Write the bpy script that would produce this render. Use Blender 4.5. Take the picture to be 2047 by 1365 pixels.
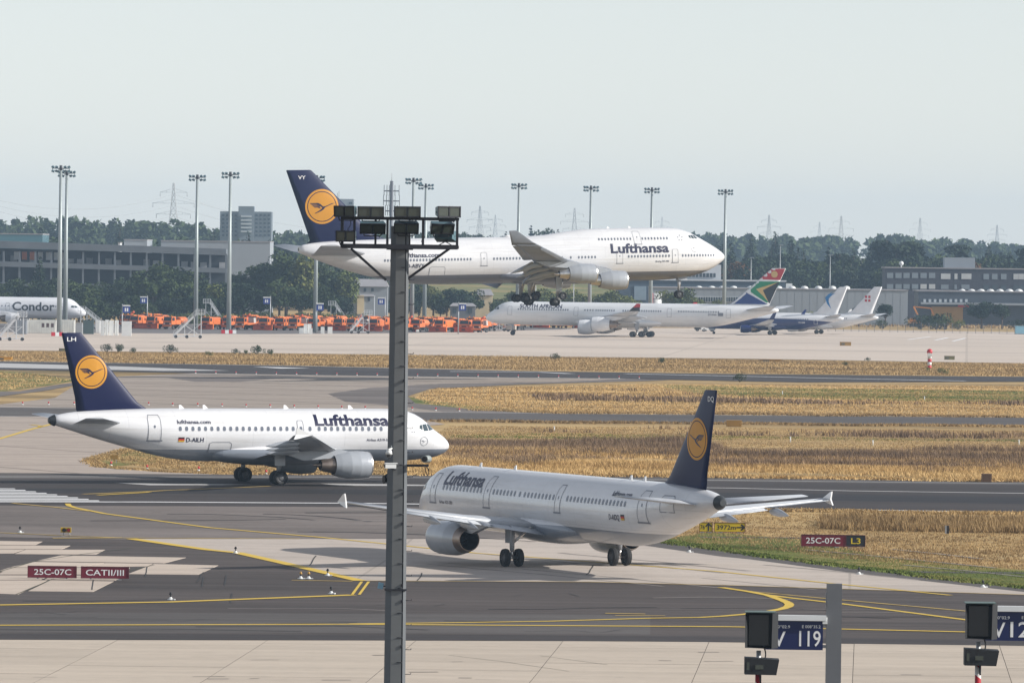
import bpy, bmesh, math, random
import numpy as np
from mathutils import Vector, Matrix
random.seed(7); RNG = np.random.default_rng(11)
for o in list(bpy.data.objects): bpy.data.objects.remove(o)
scene = bpy.context.scene
COL = scene.collection
R = math.radians
PI = math.pi

# ------------------------------------------------------------------ camera
F_PX, Y_HOR, ROLL, CAM_H = 13000.0, 508.0, R(0.7), 19.9      # focal length in px of a 2047 px wide picture
CX, CY = 1023.5, 682.5
pitch = math.atan((Y_HOR - CY) / F_PX)
cf, sf = math.cos(pitch), math.sin(pitch)
fwd, up0, rt0 = Vector((0, cf, sf)), Vector((0, -sf, cf)), Vector((1, 0, 0))
rt = rt0 * math.cos(ROLL) + up0 * math.sin(ROLL)
up = up0 * math.cos(ROLL) - rt0 * math.sin(ROLL)
cam_d = bpy.data.cameras.new('camera')
cam_d.sensor_width = 36; cam_d.sensor_fit = 'HORIZONTAL'; cam_d.lens = 36 * F_PX / 2047
cam_d.clip_start = 1; cam_d.clip_end = 30000
cam = bpy.data.objects.new('camera', cam_d); COL.objects.link(cam)
cam.matrix_world = Matrix(((rt.x, up.x, -fwd.x, 0), (rt.y, up.y, -fwd.y, 0), (rt.z, up.z, -fwd.z, CAM_H), (0, 0, 0, 1)))
scene.camera = cam

# ------------------------------------------------------------------ sky, sun, exposure
SUN_AZ, SUN_EL = R(-10), R(27)                  # azimuth of the sun measured from +X (picture right), negative = towards camera
sun_dir = Vector((math.cos(SUN_AZ) * math.cos(SUN_EL), math.sin(SUN_AZ) * math.cos(SUN_EL), math.sin(SUN_EL)))
world = bpy.data.worlds.new('World'); scene.world = world; world.use_nodes = True
wn = world.node_tree
sky = wn.nodes.new('ShaderNodeTexSky'); sky.sky_type = 'NISHITA'; sky.sun_disc = False
sky.sun_elevation = SUN_EL; sky.sun_rotation = math.atan2(sun_dir.x, sun_dir.y)
sky.altitude = 100; sky.air_density = 0.92; sky.dust_density = 0.16; sky.ozone_density = 3.0
bg = wn.nodes['Background']; bg.inputs[1].default_value = 0.122
hs = wn.nodes.new('ShaderNodeHueSaturation'); hs.inputs['Saturation'].default_value = 0.34      # thin white overcast
wn.links.new(sky.outputs[0], hs.inputs['Color']); wn.links.new(hs.outputs[0], bg.inputs[0])
sun_d = bpy.data.lights.new('sun', 'SUN'); sun_d.energy = 5.0; sun_d.angle = R(0.6); sun_d.color = (1.0, 0.955, 0.89)
sun = bpy.data.objects.new('sun', sun_d); COL.objects.link(sun)
sun.rotation_euler = (-sun_dir).to_track_quat('-Z', 'Y').to_euler()
vs = scene.view_settings; vs.view_transform = 'Standard'; vs.look = 'None'; vs.exposure = 0.28; vs.gamma = 1; vs.use_curve_mapping = False

# ------------------------------------------------------------------ helpers: ground height, picture point -> ground
KN_Y = [-500, 432, 497, 520, 570, 800, 1300, 30000]
KN_Z = [0, 0, 1.5, 1.65, 1.65, 1.1, 0, 0]
def gz(y): return float(np.interp(y, KN_Y, KN_Z))
def ray(px, py):
    a, b = (px - CX) / F_PX, -(py - CY) / F_PX
    d = fwd + rt * a + up * b
    return d
def G(px, py, dz=0.0):
    """the ground point seen at picture position px, py"""
    d = ray(px, py); z = 0.0
    for _ in range(40):
        t = (z + dz - CAM_H) / d.z
        z = 0.6 * z + 0.4 * gz(d.y * t)
    return Vector((d.x * t, d.y * t, gz(d.y * t)))
def AT(px, py, Y):
    """the point at distance Y seen at picture position px, py"""
    d = ray(px, py); t = Y / d.y
    return Vector((d.x * t, Y, CAM_H + d.z * t))
def XG(px, Y):
    """ground point at distance Y under picture column px"""
    x = 0
    py = Y_HOR + F_PX * (CAM_H - gz(Y)) / Y
    for _ in range(4):
        p = AT(px, py + (px - CX) * math.tan(ROLL), Y)
    return Vector((p.x, Y, gz(Y)))

# ------------------------------------------------------------------ helpers: materials
MATS = {}
def principled(name):
    m = bpy.data.materials.new(name); m.use_nodes = True
    return m, m.node_tree, m.node_tree.nodes['Principled BSDF']
def ramp(nt, fac, stops, interp='LINEAR'):
    r = nt.nodes.new('ShaderNodeValToRGB'); r.color_ramp.interpolation = interp
    e = r.color_ramp.elements
    while len(e) < len(stops): e.new(0.5)
    for i, (p, c) in enumerate(stops):
        e[i].position = p; e[i].color = (c[0], c[1], c[2], 1) if len(c) >= 3 else (c[0],) * 3 + (1,)
    nt.links.new(fac, r.inputs[0]); return r.outputs[0]
def coords(nt, scale=(1, 1, 1), kind='Object'):
    t = nt.nodes.new('ShaderNodeTexCoord'); mp = nt.nodes.new('ShaderNodeMapping')
    mp.inputs['Scale'].default_value = scale
    nt.links.new(t.outputs[kind], mp.inputs[0]); return mp.outputs[0]
def noise(nt, vec, scale, detail=4, rough=0.55):
    n = nt.nodes.new('ShaderNodeTexNoise'); n.inputs['Scale'].default_value = scale
    n.inputs['Detail'].default_value = detail; n.inputs['Roughness'].default_value = rough
    nt.links.new(vec, n.inputs['Vector']); return n.outputs[0]
def mix(nt, fac, a, b, mode='MIX'):
    m = nt.nodes.new('ShaderNodeMix'); m.data_type = 'RGBA'; m.blend_type = mode
    for sock, v in ((m.inputs[0], fac), (m.inputs[6], a), (m.inputs[7], b)):
        if hasattr(v, 'is_output') or isinstance(v, bpy.types.NodeSocket): nt.links.new(v, sock)
        elif isinstance(v, (int, float)): sock.default_value = v
        else: sock.default_value = (v[0], v[1], v[2], 1)
    return m.outputs[2]
def mathn(nt, op, a, b=0.0, c=None):
    m = nt.nodes.new('ShaderNodeMath'); m.operation = op
    for i, v in enumerate((a, b) if c is None else (a, b, c)):
        if isinstance(v, bpy.types.NodeSocket): nt.links.new(v, m.inputs[i])
        else: m.inputs[i].default_value = v
    return m.outputs[0]
def mat(name, col, rough=0.5, metal=0.0, var=0.12, scale=0.6, spec=0.5, emit=None):
    """plain painted / metal material with uneven wear"""
    if name in MATS: return MATS[name]
    m, nt, b = principled(name)
    b.inputs['Roughness'].default_value = rough; b.inputs['Metallic'].default_value = metal
    b.inputs['Specular IOR Level'].default_value = spec
    if var:
        n = noise(nt, coords(nt), scale, 6)
        c = ramp(nt, n, [(0.25, [x * (1 - var) for x in col]), (0.75, [min(1, x * (1 + var * 0.6)) for x in col])])
        nt.links.new(c, b.inputs['Base Color'])
    else: b.inputs['Base Color'].default_value = (*col, 1)
    MATS[name] = m; return m
def randmat(name, col, rough=0.6, var=0.25, spread=0.2):
    """material whose tone differs from one object to the next"""
    if name in MATS: return MATS[name]
    m, nt, b = principled(name); b.inputs['Roughness'].default_value = rough
    oi = nt.nodes.new('ShaderNodeObjectInfo')
    n = noise(nt, coords(nt), 0.7, 6)
    c = ramp(nt, n, [(0.25, [x * (1 - var) for x in col]), (0.75, col)])
    f = mathn(nt, 'MULTIPLY_ADD', oi.outputs['Random'], spread, 1 - spread)
    c2 = mix(nt, 1.0, c, f, 'MULTIPLY')
    nt.links.new(c2, b.inputs['Base Color'])
    MATS[name] = m; return m
def glass(name, col=(0.02, 0.025, 0.03), rough=0.12):
    if name in MATS: return MATS[name]
    m, nt, b = principled(name)
    b.inputs['Base Color'].default_value = (*col, 1); b.inputs['Roughness'].default_value = rough
    b.inputs['Specular IOR Level'].default_value = 0.6
    MATS[name] = m; return m

# ------------------------------------------------------------------ helpers: meshes
class MB:
    def __init__(s): s.v = []; s.f = []; s.m = []; s.sm = []
    def add(s, vs_, fs_, mi=0, smooth=False):
        o = len(s.v); s.v.extend([tuple(p) for p in vs_])
        for f in fs_:
            s.f.append(tuple(i + o for i in f)); s.m.append(mi); s.sm.append(smooth)
        return s
    def box(s, c, size, mi=0, rot=None, taper=None):
        x, y, z = [q / 2 for q in size]
        vs_ = [(-x, -y, -z), (x, -y, -z), (x, y, -z), (-x, y, -z), (-x, -y, z), (x, -y, z), (x, y, z), (-x, y, z)]
        if taper: vs_ = vs_[:4] + [(a * taper[0], b * taper[1], c_) for a, b, c_ in vs_[4:]]
        if rot is not None: vs_ = [tuple(rot @ Vector(p)) for p in vs_]
        vs_ = [(p[0] + c[0], p[1] + c[1], p[2] + c[2]) for p in vs_]
        return s.add(vs_, [(0, 3, 2, 1), (4, 5, 6, 7), (0, 1, 5, 4), (1, 2, 6, 5), (2, 3, 7, 6), (3, 0, 4, 7)], mi)
    def bar(s, a, b, w, h=None, mi=0):
        """square bar from a to b"""
        a, b = Vector(a), Vector(b); d = b - a; L = d.length
        if L < 1e-6: return s
        q = d.to_track_quat('Z', 'Y').to_matrix()
        return s.box((a + b) / 2, (w, h or w, L), mi, q)
    def tube(s, a, b, r0, r1=None, n=8, mi=0, smooth=True, caps=True):
        a, b = Vector(a), Vector(b); r1 = r0 if r1 is None else r1
        q = (b - a).to_track_quat('Z', 'Y').to_matrix()
        ring = lambda c, r: [c + q @ Vector((r * math.cos(2 * PI * i / n), r * math.sin(2 * PI * i / n), 0)) for i in range(n)]
        s.add(ring(a, r0) + ring(b, r1), [(i, (i + 1) % n, n + (i + 1) % n, n + i) for i in range(n)], mi, smooth)
        if caps:
            o = len(s.v) - 2 * n
            s.f.append(tuple(o + i for i in reversed(range(n)))); s.m.append(mi); s.sm.append(False)
            s.f.append(tuple(o + n + i for i in range(n))); s.m.append(mi); s.sm.append(False)
        return s
    def loft(s, rings, mi=0, smooth=True, cap0=True, cap1=True, closed=True):
        n = len(rings[0]); vs_ = [p for r in rings for p in r]; fs_ = []
        for k in range(len(rings) - 1):
            for i in range(n if closed else n - 1):
                j = (i + 1) % n
                fs_.append((k * n + i, k * n + j, (k + 1) * n + j, (k + 1) * n + i))
        s.add(vs_, fs_, mi, smooth)
        o = len(s.v) - len(vs_)
        if cap0: s.f.append(tuple(o + i for i in reversed(range(n)))); s.m.append(mi); s.sm.append(False)
        if cap1: s.f.append(tuple(o + (len(rings) - 1) * n + i for i in range(n))); s.m.append(mi); s.sm.append(False)
        return s
    def revolve(s, prof, origin, axis='X', n=20, mi=0, mis=None, smooth=True):
        """prof: list of (along, radius)"""
        O = Vector(origin); rings = []
        for a, r in prof:
            ring = []
            for i in range(n):
                t = 2 * PI * i / n; u, w = r * math.cos(t), r * math.sin(t)
                ring.append(O + (Vector((a, u, w)) if axis == 'X' else Vector((w, a, u)) if axis == 'Y' else Vector((u, w, a))))
            rings.append(ring)
        for k in range(len(rings) - 1):
            s.loft([rings[k], rings[k + 1]], (mis[k] if mis else mi), smooth, False, False)
        return s
    def sphere(s, c, rx, ry=None, rz=None, nu=10, nv=7, mi=0):
        ry = ry or rx; rz = rz or rx; rings = []
        for j in range(nv + 1):
            t = -PI / 2 + PI * j / nv; cz, sz = max(math.cos(t), 0.02), math.sin(t)
            rings.append([(c[0] + rx * cz * math.cos(2 * PI * i / nu), c[1] + ry * cz * math.sin(2 * PI * i / nu), c[2] + rz * sz) for i in range(nu)])
        return s.loft(rings, mi)
    def mesh(s, name, mats):
        me = bpy.data.meshes.new(name)
        me.from_pydata(s.v, [], s.f)
        for m in (mats if isinstance(mats, (list, tuple)) else [mats]): me.materials.append(m)
        me.polygons.foreach_set('material_index', s.m); me.polygons.foreach_set('use_smooth', s.sm)
        me.update(); return me
    def build(s, name, mats, parent=None, loc=None, **kw):
        return link(name, s.mesh(name, mats), parent, loc, **kw)
def link(name, me, parent=None, loc=None, rotz=0, label=None, cat=None, group=None, kind=None):
    o = bpy.data.objects.new(name, me); COL.objects.link(o)
    if parent is not None: o.parent = parent; KIDS.setdefault(parent.name, []).append(o)
    if loc is not None: o.location = loc
    if rotz: o.rotation_euler = (0, 0, rotz)
    return tag(o, label, cat, group, kind)
def tag(o, label=None, cat=None, group=None, kind=None):
    for k, v in (('label', label), ('category', cat), ('group', group), ('kind', kind)):
        if v: o[k] = v
    return o
def thing(name, label, cat, loc=(0, 0, 0), rotz=0, group=None):
    o = bpy.data.objects.new(name, None); COL.objects.link(o); o.empty_display_size = 0.5
    o.location = loc; o.rotation_euler = (0, 0, rotz)
    return tag(o, label, cat, group)
def copy_tree(o, parent=None):
    c = o.copy(); COL.objects.link(c)
    if parent is not None: c.parent = parent; KIDS.setdefault(parent.name, []).append(c)
    for ch in list(KIDS.get(o.name, [])): copy_tree(ch, c)
    return c
KIDS = {}
def place_copy(proto, loc, rotz=0, label=None, scale=None, group=None):
    c = copy_tree(proto); c.location = loc; c.rotation_euler = (0, 0, rotz)
    if scale: c.scale = scale if isinstance(scale, (tuple, list)) else (scale,) * 3
    if label: c['label'] = label
    if group: c['group'] = group
    return c
def fast_mesh(name, V, Fc, mats, matidx=None):
    """large triangle/quad soup from numpy arrays"""
    me = bpy.data.meshes.new(name); k = Fc.shape[1]
    me.vertices.add(len(V)); me.vertices.foreach_set('co', V.astype(np.float32).ravel())
    me.loops.add(Fc.size); me.loops.foreach_set('vertex_index', Fc.astype(np.int32).ravel())
    me.polygons.add(len(Fc)); me.polygons.foreach_set('loop_start', np.arange(0, Fc.size, k, dtype=np.int32))
    for m in (mats if isinstance(mats, (list, tuple)) else [mats]): me.materials.append(m)
    if matidx is not None: me.polygons.foreach_set('material_index', np.asarray(matidx, dtype=np.int32))
    me.update(calc_edges=True); return me

# ------------------------------------------------------------------ lettering (the outlines are made once, while the scene is empty)
TXT = {}
def text_geo(s, bold=0.0, shear=0.0):
    k = (s, bold, shear)
    if k in TXT: return TXT[k]
    c = bpy.data.curves.new('lettering', 'FONT'); c.body = s; c.size = 1; c.offset = bold; c.shear = shear
    c.resolution_u = 3; c.fill_mode = 'FRONT'
    o = bpy.data.objects.new('lettering', c); COL.objects.link(o)
    dg = bpy.context.evaluated_depsgraph_get(); me = bpy.data.meshes.new_from_object(o.evaluated_get(dg))
    V = np.array([v.co[:2] for v in me.vertices]); Fc = [tuple(p.vertices) for p in me.polygons]
    bpy.data.meshes.remove(me); bpy.data.objects.remove(o); bpy.data.curves.remove(c)
    V[:, 0] -= V[:, 0].min(); V[:, 1] -= 0
    TXT[k] = (V, Fc); return TXT[k]
for s_ in ('Lufthansa', 'Condor', 'SOUTH AFRICAN', 'lufthansa.com'): text_geo(s_, 0.032 if s_ == 'Lufthansa' else 0.022)
for s_ in ('lufthansa.com', 'D-AILH', 'D-AIDQ', 'D-ABVY', 'LH', 'VY', 'DQ', 'Airbus A319-100', 'Airbus A321-200', 'Boeing 747-400', '25C-07C', 'CATII/III', 'L3', '3972m', '76', 'V', '119', '120', 'N 50°02.9', 'E 008°35.2', 'YR-BMI', 'ZS-SNA'):
    text_geo(s_, 0.01)
def cut_geo(V2, Fc, dz, du=None):
    """cut flat outlines into strips so that they can follow a curved surface"""
    bm = bmesh.new(); vs_ = [bm.verts.new((p[0], 0, p[1])) for p in V2]
    for f in Fc:
        try: bm.faces.new([vs_[i] for i in f])
        except ValueError: pass
    for ax, d in ((2, dz), (0, du)):
        if not d: continue
        co = [v.co[ax] for v in bm.verts]; a = min(co) + d
        while a < max(co):
            n = [0, 0, 0]; n[ax] = 1; c = [0, 0, 0]; c[ax] = a
            bmesh.ops.bisect_plane(bm, geom=bm.verts[:] + bm.edges[:] + bm.faces[:], plane_co=c, plane_no=n)
            a += d
    bm.verts.ensure_lookup_table()
    V = [(v.co.x, v.co.z) for v in bm.verts]; idx = {v: i for i, v in enumerate(bm.verts)}
    out = [tuple(idx[v] for v in f.verts) for f in bm.faces]; bm.free(); return V, out
def flat_text(mb, s, o, ux, uz, width, height, mi=0, bold=0.01, cap=None):
    """lettering on a flat panel: o = lower left, ux = reading direction, uz = up"""
    V, Fc = text_geo(s, bold)
    w = V[:, 0].max(); h = V[:, 1].max() if cap is None else cap
    o, ux, uz = Vector(o), Vector(ux), Vector(uz)
    mb.add([o + ux * (p[0] / w * width) + uz * (p[1] / h * height) for p in V], Fc, mi)

# ================================================================== GROUND
def ground_mat(name, stops, sc=(0.02, 0.08, 1), s2=(0.25, 0.9, 1), rough=0.95, fine=0.35, bump=0.0):
    m, nt, b = principled(name); b.inputs['Roughness'].default_value = rough; b.inputs['Specular IOR Level'].default_value = 0.15
    n1 = noise(nt, coords(nt, sc), 1.0, 6, 0.6); n2 = noise(nt, coords(nt, s2), 1.0, 6, 0.65)
    f = mathn(nt, 'MULTIPLY_ADD', n2, fine, mathn(nt, 'MULTIPLY', n1, 1 - fine))
    nt.links.new(ramp(nt, f, stops), b.inputs['Base Color'])
    if bump:
        bp = nt.nodes.new('ShaderNodeBump'); bp.inputs['Strength'].default_value = bump; bp.inputs['Distance'].default_value = 0.3
        nt.links.new(n2, bp.inputs['Height']); nt.links.new(bp.outputs[0], b.inputs['Normal'])
    return m
STRAW = ground_mat('dry_grass_ground', [(0.34, (0.13, 0.105, 0.045)), (0.43, (0.27, 0.185, 0.085)), (0.52, (0.41, 0.28, 0.125)), (0.60, (0.48, 0.345, 0.165)), (0.68, (0.22, 0.15, 0.085))], (0.012, 0.05, 1), (0.2, 0.55, 1), bump=0.5)
GREENISH = ground_mat('green_grass_ground', [(0.34, (0.075, 0.11, 0.022)), (0.46, (0.12, 0.14, 0.035)), (0.56, (0.27, 0.21, 0.075)), (0.66, (0.36, 0.25, 0.1))], (0.03, 0.06, 1), (0.25, 0.6, 1), bump=0.5)
def asphalt_mat(name, base, streak=0.45, sx=0.012, sy=0.5):
    m, nt, b = principled(name); b.inputs['Roughness'].default_value = 0.85; b.inputs['Specular IOR Level'].default_value = 0.25
    n1 = noise(nt, coords(nt, (sx, sy, 1)), 1.0, 7, 0.65); n2 = noise(nt, coords(nt, (0.03, 0.05, 1)), 1.0, 4); n3 = noise(nt, coords(nt), 1.6, 5, 0.7)
    f = mathn(nt, 'ADD', mathn(nt, 'MULTIPLY', n1, 0.5), mathn(nt, 'MULTIPLY_ADD', n2, 0.35, mathn(nt, 'MULTIPLY', n3, 0.15)))
    lo = [x * (1 - streak) for x in base]; hi = [x * (1 + streak) for x in base]
    nt.links.new(ramp(nt, f, [(0.36, lo), (0.5, base), (0.64, hi)]), b.inputs['Base Color']); return m
ASPH = asphalt_mat('asphalt', (0.072, 0.059, 0.054))
ASPH_D = asphalt_mat('dark_asphalt', (0.047, 0.040, 0.039), 0.3)
ASPH_G = asphalt_mat('grey_asphalt', (0.092, 0.082, 0.077), 0.3)
ASPH_W = asphalt_mat('worn_asphalt', (0.15, 0.128, 0.116), 0.45, 0.02, 0.16)
def concrete_mat(name, base, joint=(7.5, 7.5), ang=0.0, jw=0.012, var=0.14, jdark=0.55, objvar=False):
    m, nt, b = principled(name); b.inputs['Roughness'].default_value = 0.9; b.inputs['Specular IOR Level'].default_value = 0.2
    n1 = noise(nt, coords(nt, (0.03, 0.35, 1)), 1.0, 6, 0.6); n2 = noise(nt, coords(nt), 0.9, 6, 0.7)
    f = mathn(nt, 'MULTIPLY_ADD', n2, 0.4, mathn(nt, 'MULTIPLY', n1, 0.6))
    c = ramp(nt, f, [(0.33, [x * (1 - var * 1.5) for x in base]), (0.5, base), (0.66, [min(1, x * (1 + var)) for x in base])])
    if joint:
        t = nt.nodes.new('ShaderNodeTexCoord'); mp = nt.nodes.new('ShaderNodeMapping'); mp.inputs['Rotation'].default_value = (0, 0, ang)
        nt.links.new(t.outputs['Object'], mp.inputs[0])
        br = nt.nodes.new('ShaderNodeTexBrick'); br.offset = 0; br.inputs['Scale'].default_value = 1 / joint[0]
        br.inputs['Brick Width'].default_value = 1; br.inputs['Row Height'].default_value = joint[1] / joint[0]
        br.inputs['Mortar Size'].default_value = jw; br.inputs['Mortar Smooth'].default_value = 0.6
        br.inputs['Color1'].default_value = (1, 1, 1, 1); br.inputs['Color2'].default_value = (0.9, 0.9, 0.9, 1); br.inputs['Mortar'].default_value = (jdark,) * 3 + (1,)
        nt.links.new(mp.outputs[0], br.inputs[0])
        c = mix(nt, 1.0, c, br.outputs[0], 'MULTIPLY')
    if objvar:
        oi = nt.nodes.new('ShaderNodeObjectInfo')
        c = mix(nt, 1.0, c, mathn(nt, 'MULTIPLY_ADD', oi.outputs['Random'], 0.1, 0.92), 'MULTIPLY')
    nt.links.new(c, b.inputs['Base Color']); return m
CONC_SLAB = concrete_mat('apron_concrete', (0.48, 0.41, 0.335), None, var=0.1, objvar=True)
CONC_PATCH = concrete_mat('patch_concrete', (0.50, 0.42, 0.35), None, var=0.12, objvar=True)
CONC_TAXI = concrete_mat('taxiway_concrete', (0.47, 0.41, 0.36), (30, 7.5), R(3), 0.004, 0.12, 0.75)
CONC_OLD = concrete_mat('old_concrete', (0.34, 0.285, 0.24), (24, 24), R(-38), 0.03, 0.2, 0.42)
CONC_OLD2 = concrete_mat('old_concrete_left', (0.40, 0.335, 0.285), (26, 26), R(-30), 0.018, 0.16, 0.5)
CONC_FAR = concrete_mat('far_apron_concrete', (0.56, 0.475, 0.40), (60, 30), R(4), 0.006, 0.1, 0.8)
ASPH_FAR = asphalt_mat('far_apron_asphalt', (0.16, 0.145, 0.14), 0.15)
def paint_mat(name, col, wear=0.5, low=0.35):
    m, nt, b = principled(name); b.inputs['Roughness'].default_value = 0.7
    n = noise(nt, coords(nt, (0.4, 1.5, 1)), 1.0, 7, 0.75)
    nt.links.new(ramp(nt, n, [(wear - 0.15, [x * low for x in col]), (wear, col)]), b.inputs['Base Color']); return m
YEL = paint_mat('yellow_marking', (0.62, 0.42, 0.045), 0.42)
YEL_W = paint_mat('worn_yellow_marking', (0.48, 0.33, 0.08), 0.5)
WHT = paint_mat('white_marking', (0.75, 0.75, 0.75), 0.40, 0.5)
WHT_W = paint_mat('worn_white_marking', (0.45, 0.44, 0.43), 0.46, 0.5)
RUBBER = asphalt_mat('rubber_marks', (0.028, 0.027, 0.030), 0.3)

def clip_y(poly, y, keep_above):
    out = []
    for i in range(len(poly)):
        a, b = poly[i], poly[(i + 1) % len(poly)]
        ia, ib = (a[1] >= y) == keep_above, (b[1] >= y) == keep_above
        if ia: out.append(a)
        if ia != ib:
            t = (y - a[1]) / (b[1] - a[1]); out.append((a[0] + (b[0] - a[0]) * t, y))
    return out
def world_sheet(mb, poly, dz, mi=0):
    """a flat outline (list of world x, y) laid on the ground profile"""
    ys = [p[1] for p in poly]
    cuts = [k for k in KN_Y if min(ys) < k < max(ys)]
    lo = min(ys) - 1
    for hi in cuts + [max(ys) + 1]:
        q = clip_y(clip_y(poly, lo, True), hi, False)
        if len(q) >= 3: mb.add([(p[0], p[1], gz(p[1]) + dz) for p in q], [tuple(range(len(q)))], mi)
        lo = hi
def px_poly(pts): return [tuple(G(*p)[:2]) for p in pts]
def sheet(name, pts, m, dz, kind='structure', parent=None):
    mb = MB(); world_sheet(mb, px_poly(pts), dz)
    return mb.build(name, m, parent, kind=kind if parent is None else None)
def strip(mb, pts, w, dz, mi=0, world=False):
    P = [Vector((*p, 0)) if world else Vector((*G(*p)[:2], 0)) for p in pts]
    Q = []
    for a, b in zip(P, P[1:]):
        n = max(1, int((b - a).length / 12)); Q += [a.lerp(b, i / n) for i in range(n)]
    Q.append(P[-1])
    L, Rr = [], []
    for i, p in enumerate(Q):
        t = (Q[min(i + 1, len(Q) - 1)] - Q[max(i - 1, 0)]).normalized(); nrm = Vector((-t.y, t.x, 0)) * w / 2
        L.append(p + nrm); Rr.append(p - nrm)
    for i in range(len(Q) - 1):
        quad = [L[i], L[i + 1], Rr[i + 1], Rr[i]]
        world_sheet(mb, [(q.x, q.y) for q in quad], dz, mi)
def line(name, pts, w, m, dz=0.06, parent=None):
    mb = MB(); strip(mb, pts, w, dz); return mb.build(name, m, parent, kind=None if parent else 'structure')

# the ground as one sheet to the horizon
mb = MB()
world_sheet(mb, [(-4500, -300), (4500, -300), (4500, 14000), (-4500, 14000)], -0.04)
ground = mb.build('ground', STRAW, kind='structure')

# --- paved areas, near to far
apron = MB(); world_sheet(apron, [(-140, 120), (140, 120)] + px_poly([(2700, 1300), (2047, 1291), (1400, 1283), (1000, 1280.5), (0, 1278.5), (-700, 1277)]), 0.0)
apron = apron.build('apron', mat('joint_filler', (0.10, 0.085, 0.07), 0.9), kind='structure')
edge = px_poly([(-700, 1277), (0, 1278.5), (1000, 1280.5), (1400, 1283), (2047, 1291), (2700, 1300)])
def edge_y(x): return float(np.interp(x, [e[0] for e in edge], [e[1] for e in edge]))
SLX, SLY, SK = 7.5, 6.4, 0.055
slab_cache = {}
for i in range(-6, 7):
    for j in range(8):
        y1 = 336 - j * SLY; y0 = y1 - SLY
        x0 = i * SLX + 2.0; x1 = x0 + SLX
        xs = lambda x, y: x + (y - 320) * SK
        yt0, yt1 = (edge_y(x0), edge_y(x1)) if j == 0 else (y1, y1)
        if j == 0: y0 = 336 - SLY
        g = 0.014
        b4 = [(xs(x0, y0) + g, y0 + g), (xs(x1, y0) - g, y0 + g), (xs(x1, yt1) - g, yt1 - g), (xs(x0, yt0) + g, yt0 - g)]
        q = MB(); h = 0.02 + random.uniform(-0.004, 0.004)
        V8 = [(x, y, -0.1) for x, y in b4] + [(x, y, h) for x, y in b4]
        q.add(V8, [(4, 5, 6, 7)]); q.add(V8, [(0, 1, 5, 4), (1, 2, 6, 5), (2, 3, 7, 6), (3, 0, 4, 7)], 1)
        q.build('slab', [CONC_SLAB, MATS['joint_filler']], apron)
# weeds and dark repair lines in the joints of the apron
for k, pts in enumerate([[(897, 1310), (1000, 1322), (1138, 1342)], [(1080, 1311), (1215, 1329)]]):
    line('crack', pts, 0.05, mat('weedy_joint', (0.05, 0.055, 0.03), 0.95), 0.03, apron)

taxi = sheet('taxiway', [(-900, 1276), (0, 1278), (1000, 1280), (1400, 1282.5), (2047, 1290.5), (2800, 1300), (2800, 1210), (2047, 1189), (1800, 1181), (1450, 1170), (1180, 1163), (720, 1160), (475, 1105), (262, 1077), (0, 1072), (-900, 1062)], ASPH, 0.006)
sheet('taxiway_shoulder', [(-900, 1276), (0, 1278), (1000, 1280), (1400, 1282.5), (2047, 1290.5), (2800, 1300), (2800, 1290), (2047, 1279), (1400, 1271), (1000, 1268.5), (0, 1266), (-900, 1263)], ASPH_D, 0.012)
sheet('taxiway_lane', [(-900, 1222), (0, 1224), (700, 1226), (1300, 1229), (1300, 1268), (700, 1265), (0, 1264), (-900, 1261)], ASPH_G, 0.011)
conc = sheet('concrete_taxiway', [(262, 1077), (475, 1105), (720, 1160), (1180, 1163), (1450, 1170), (1800, 1181), (2047, 1189), (2800, 1212), (2800, 1206), (2047, 1183), (1720, 1147), (1500, 1118), (1300, 1092), (1150, 1077), (700, 1077)], CONC_TAXI, 0.014)
sheet('taxiway_edge', [(2800, 1212), (2800, 1200), (2047, 1175), (1720, 1136), (1500, 1106), (1300, 1080), (1230, 1068), (1150, 1060), (1080, 1060), (1150, 1077), (1300, 1092), (1500, 1118), (1720, 1147), (2047, 1183)], ASPH_G, 0.010)
# runway with its turn-off
runway = sheet('runway', [(-900, 951), (0, 957), (700, 955.5), (1300, 960), (2047, 969), (2800, 980), (2800, 1038), (2047, 1026), (1450, 1020), (1300, 1020), (1000, 1014), (0, 1010), (-900, 1005)], ASPH_D, 0.004)
sheet('runway_turnoff', [(-900, 1005), (0, 1010), (1000, 1014), (1450, 1020), (1380, 1050), (1300, 1082), (1230, 1072), (1150, 1078), (262, 1078), (0, 1073), (-900, 1064)], ASPH_W, 0.007)
sheet('rubber_band', [(-200, 985), (0, 986), (600, 986), (1400, 996), (2047, 1007), (2800, 1015), (2800, 1003), (2047, 994), (1400, 984), (600, 977), (0, 976), (-200, 976)], RUBBER, 0.010)
sheet('runway_shoulder', [(-900, 940), (0, 945), (440, 948), (700, 949), (1300, 953), (2047, 963), (2800, 974), (2800, 980), (2047, 969), (1300, 960), (700, 955.5), (0, 957), (-900, 951)], ASPH_G, 0.003)
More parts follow.
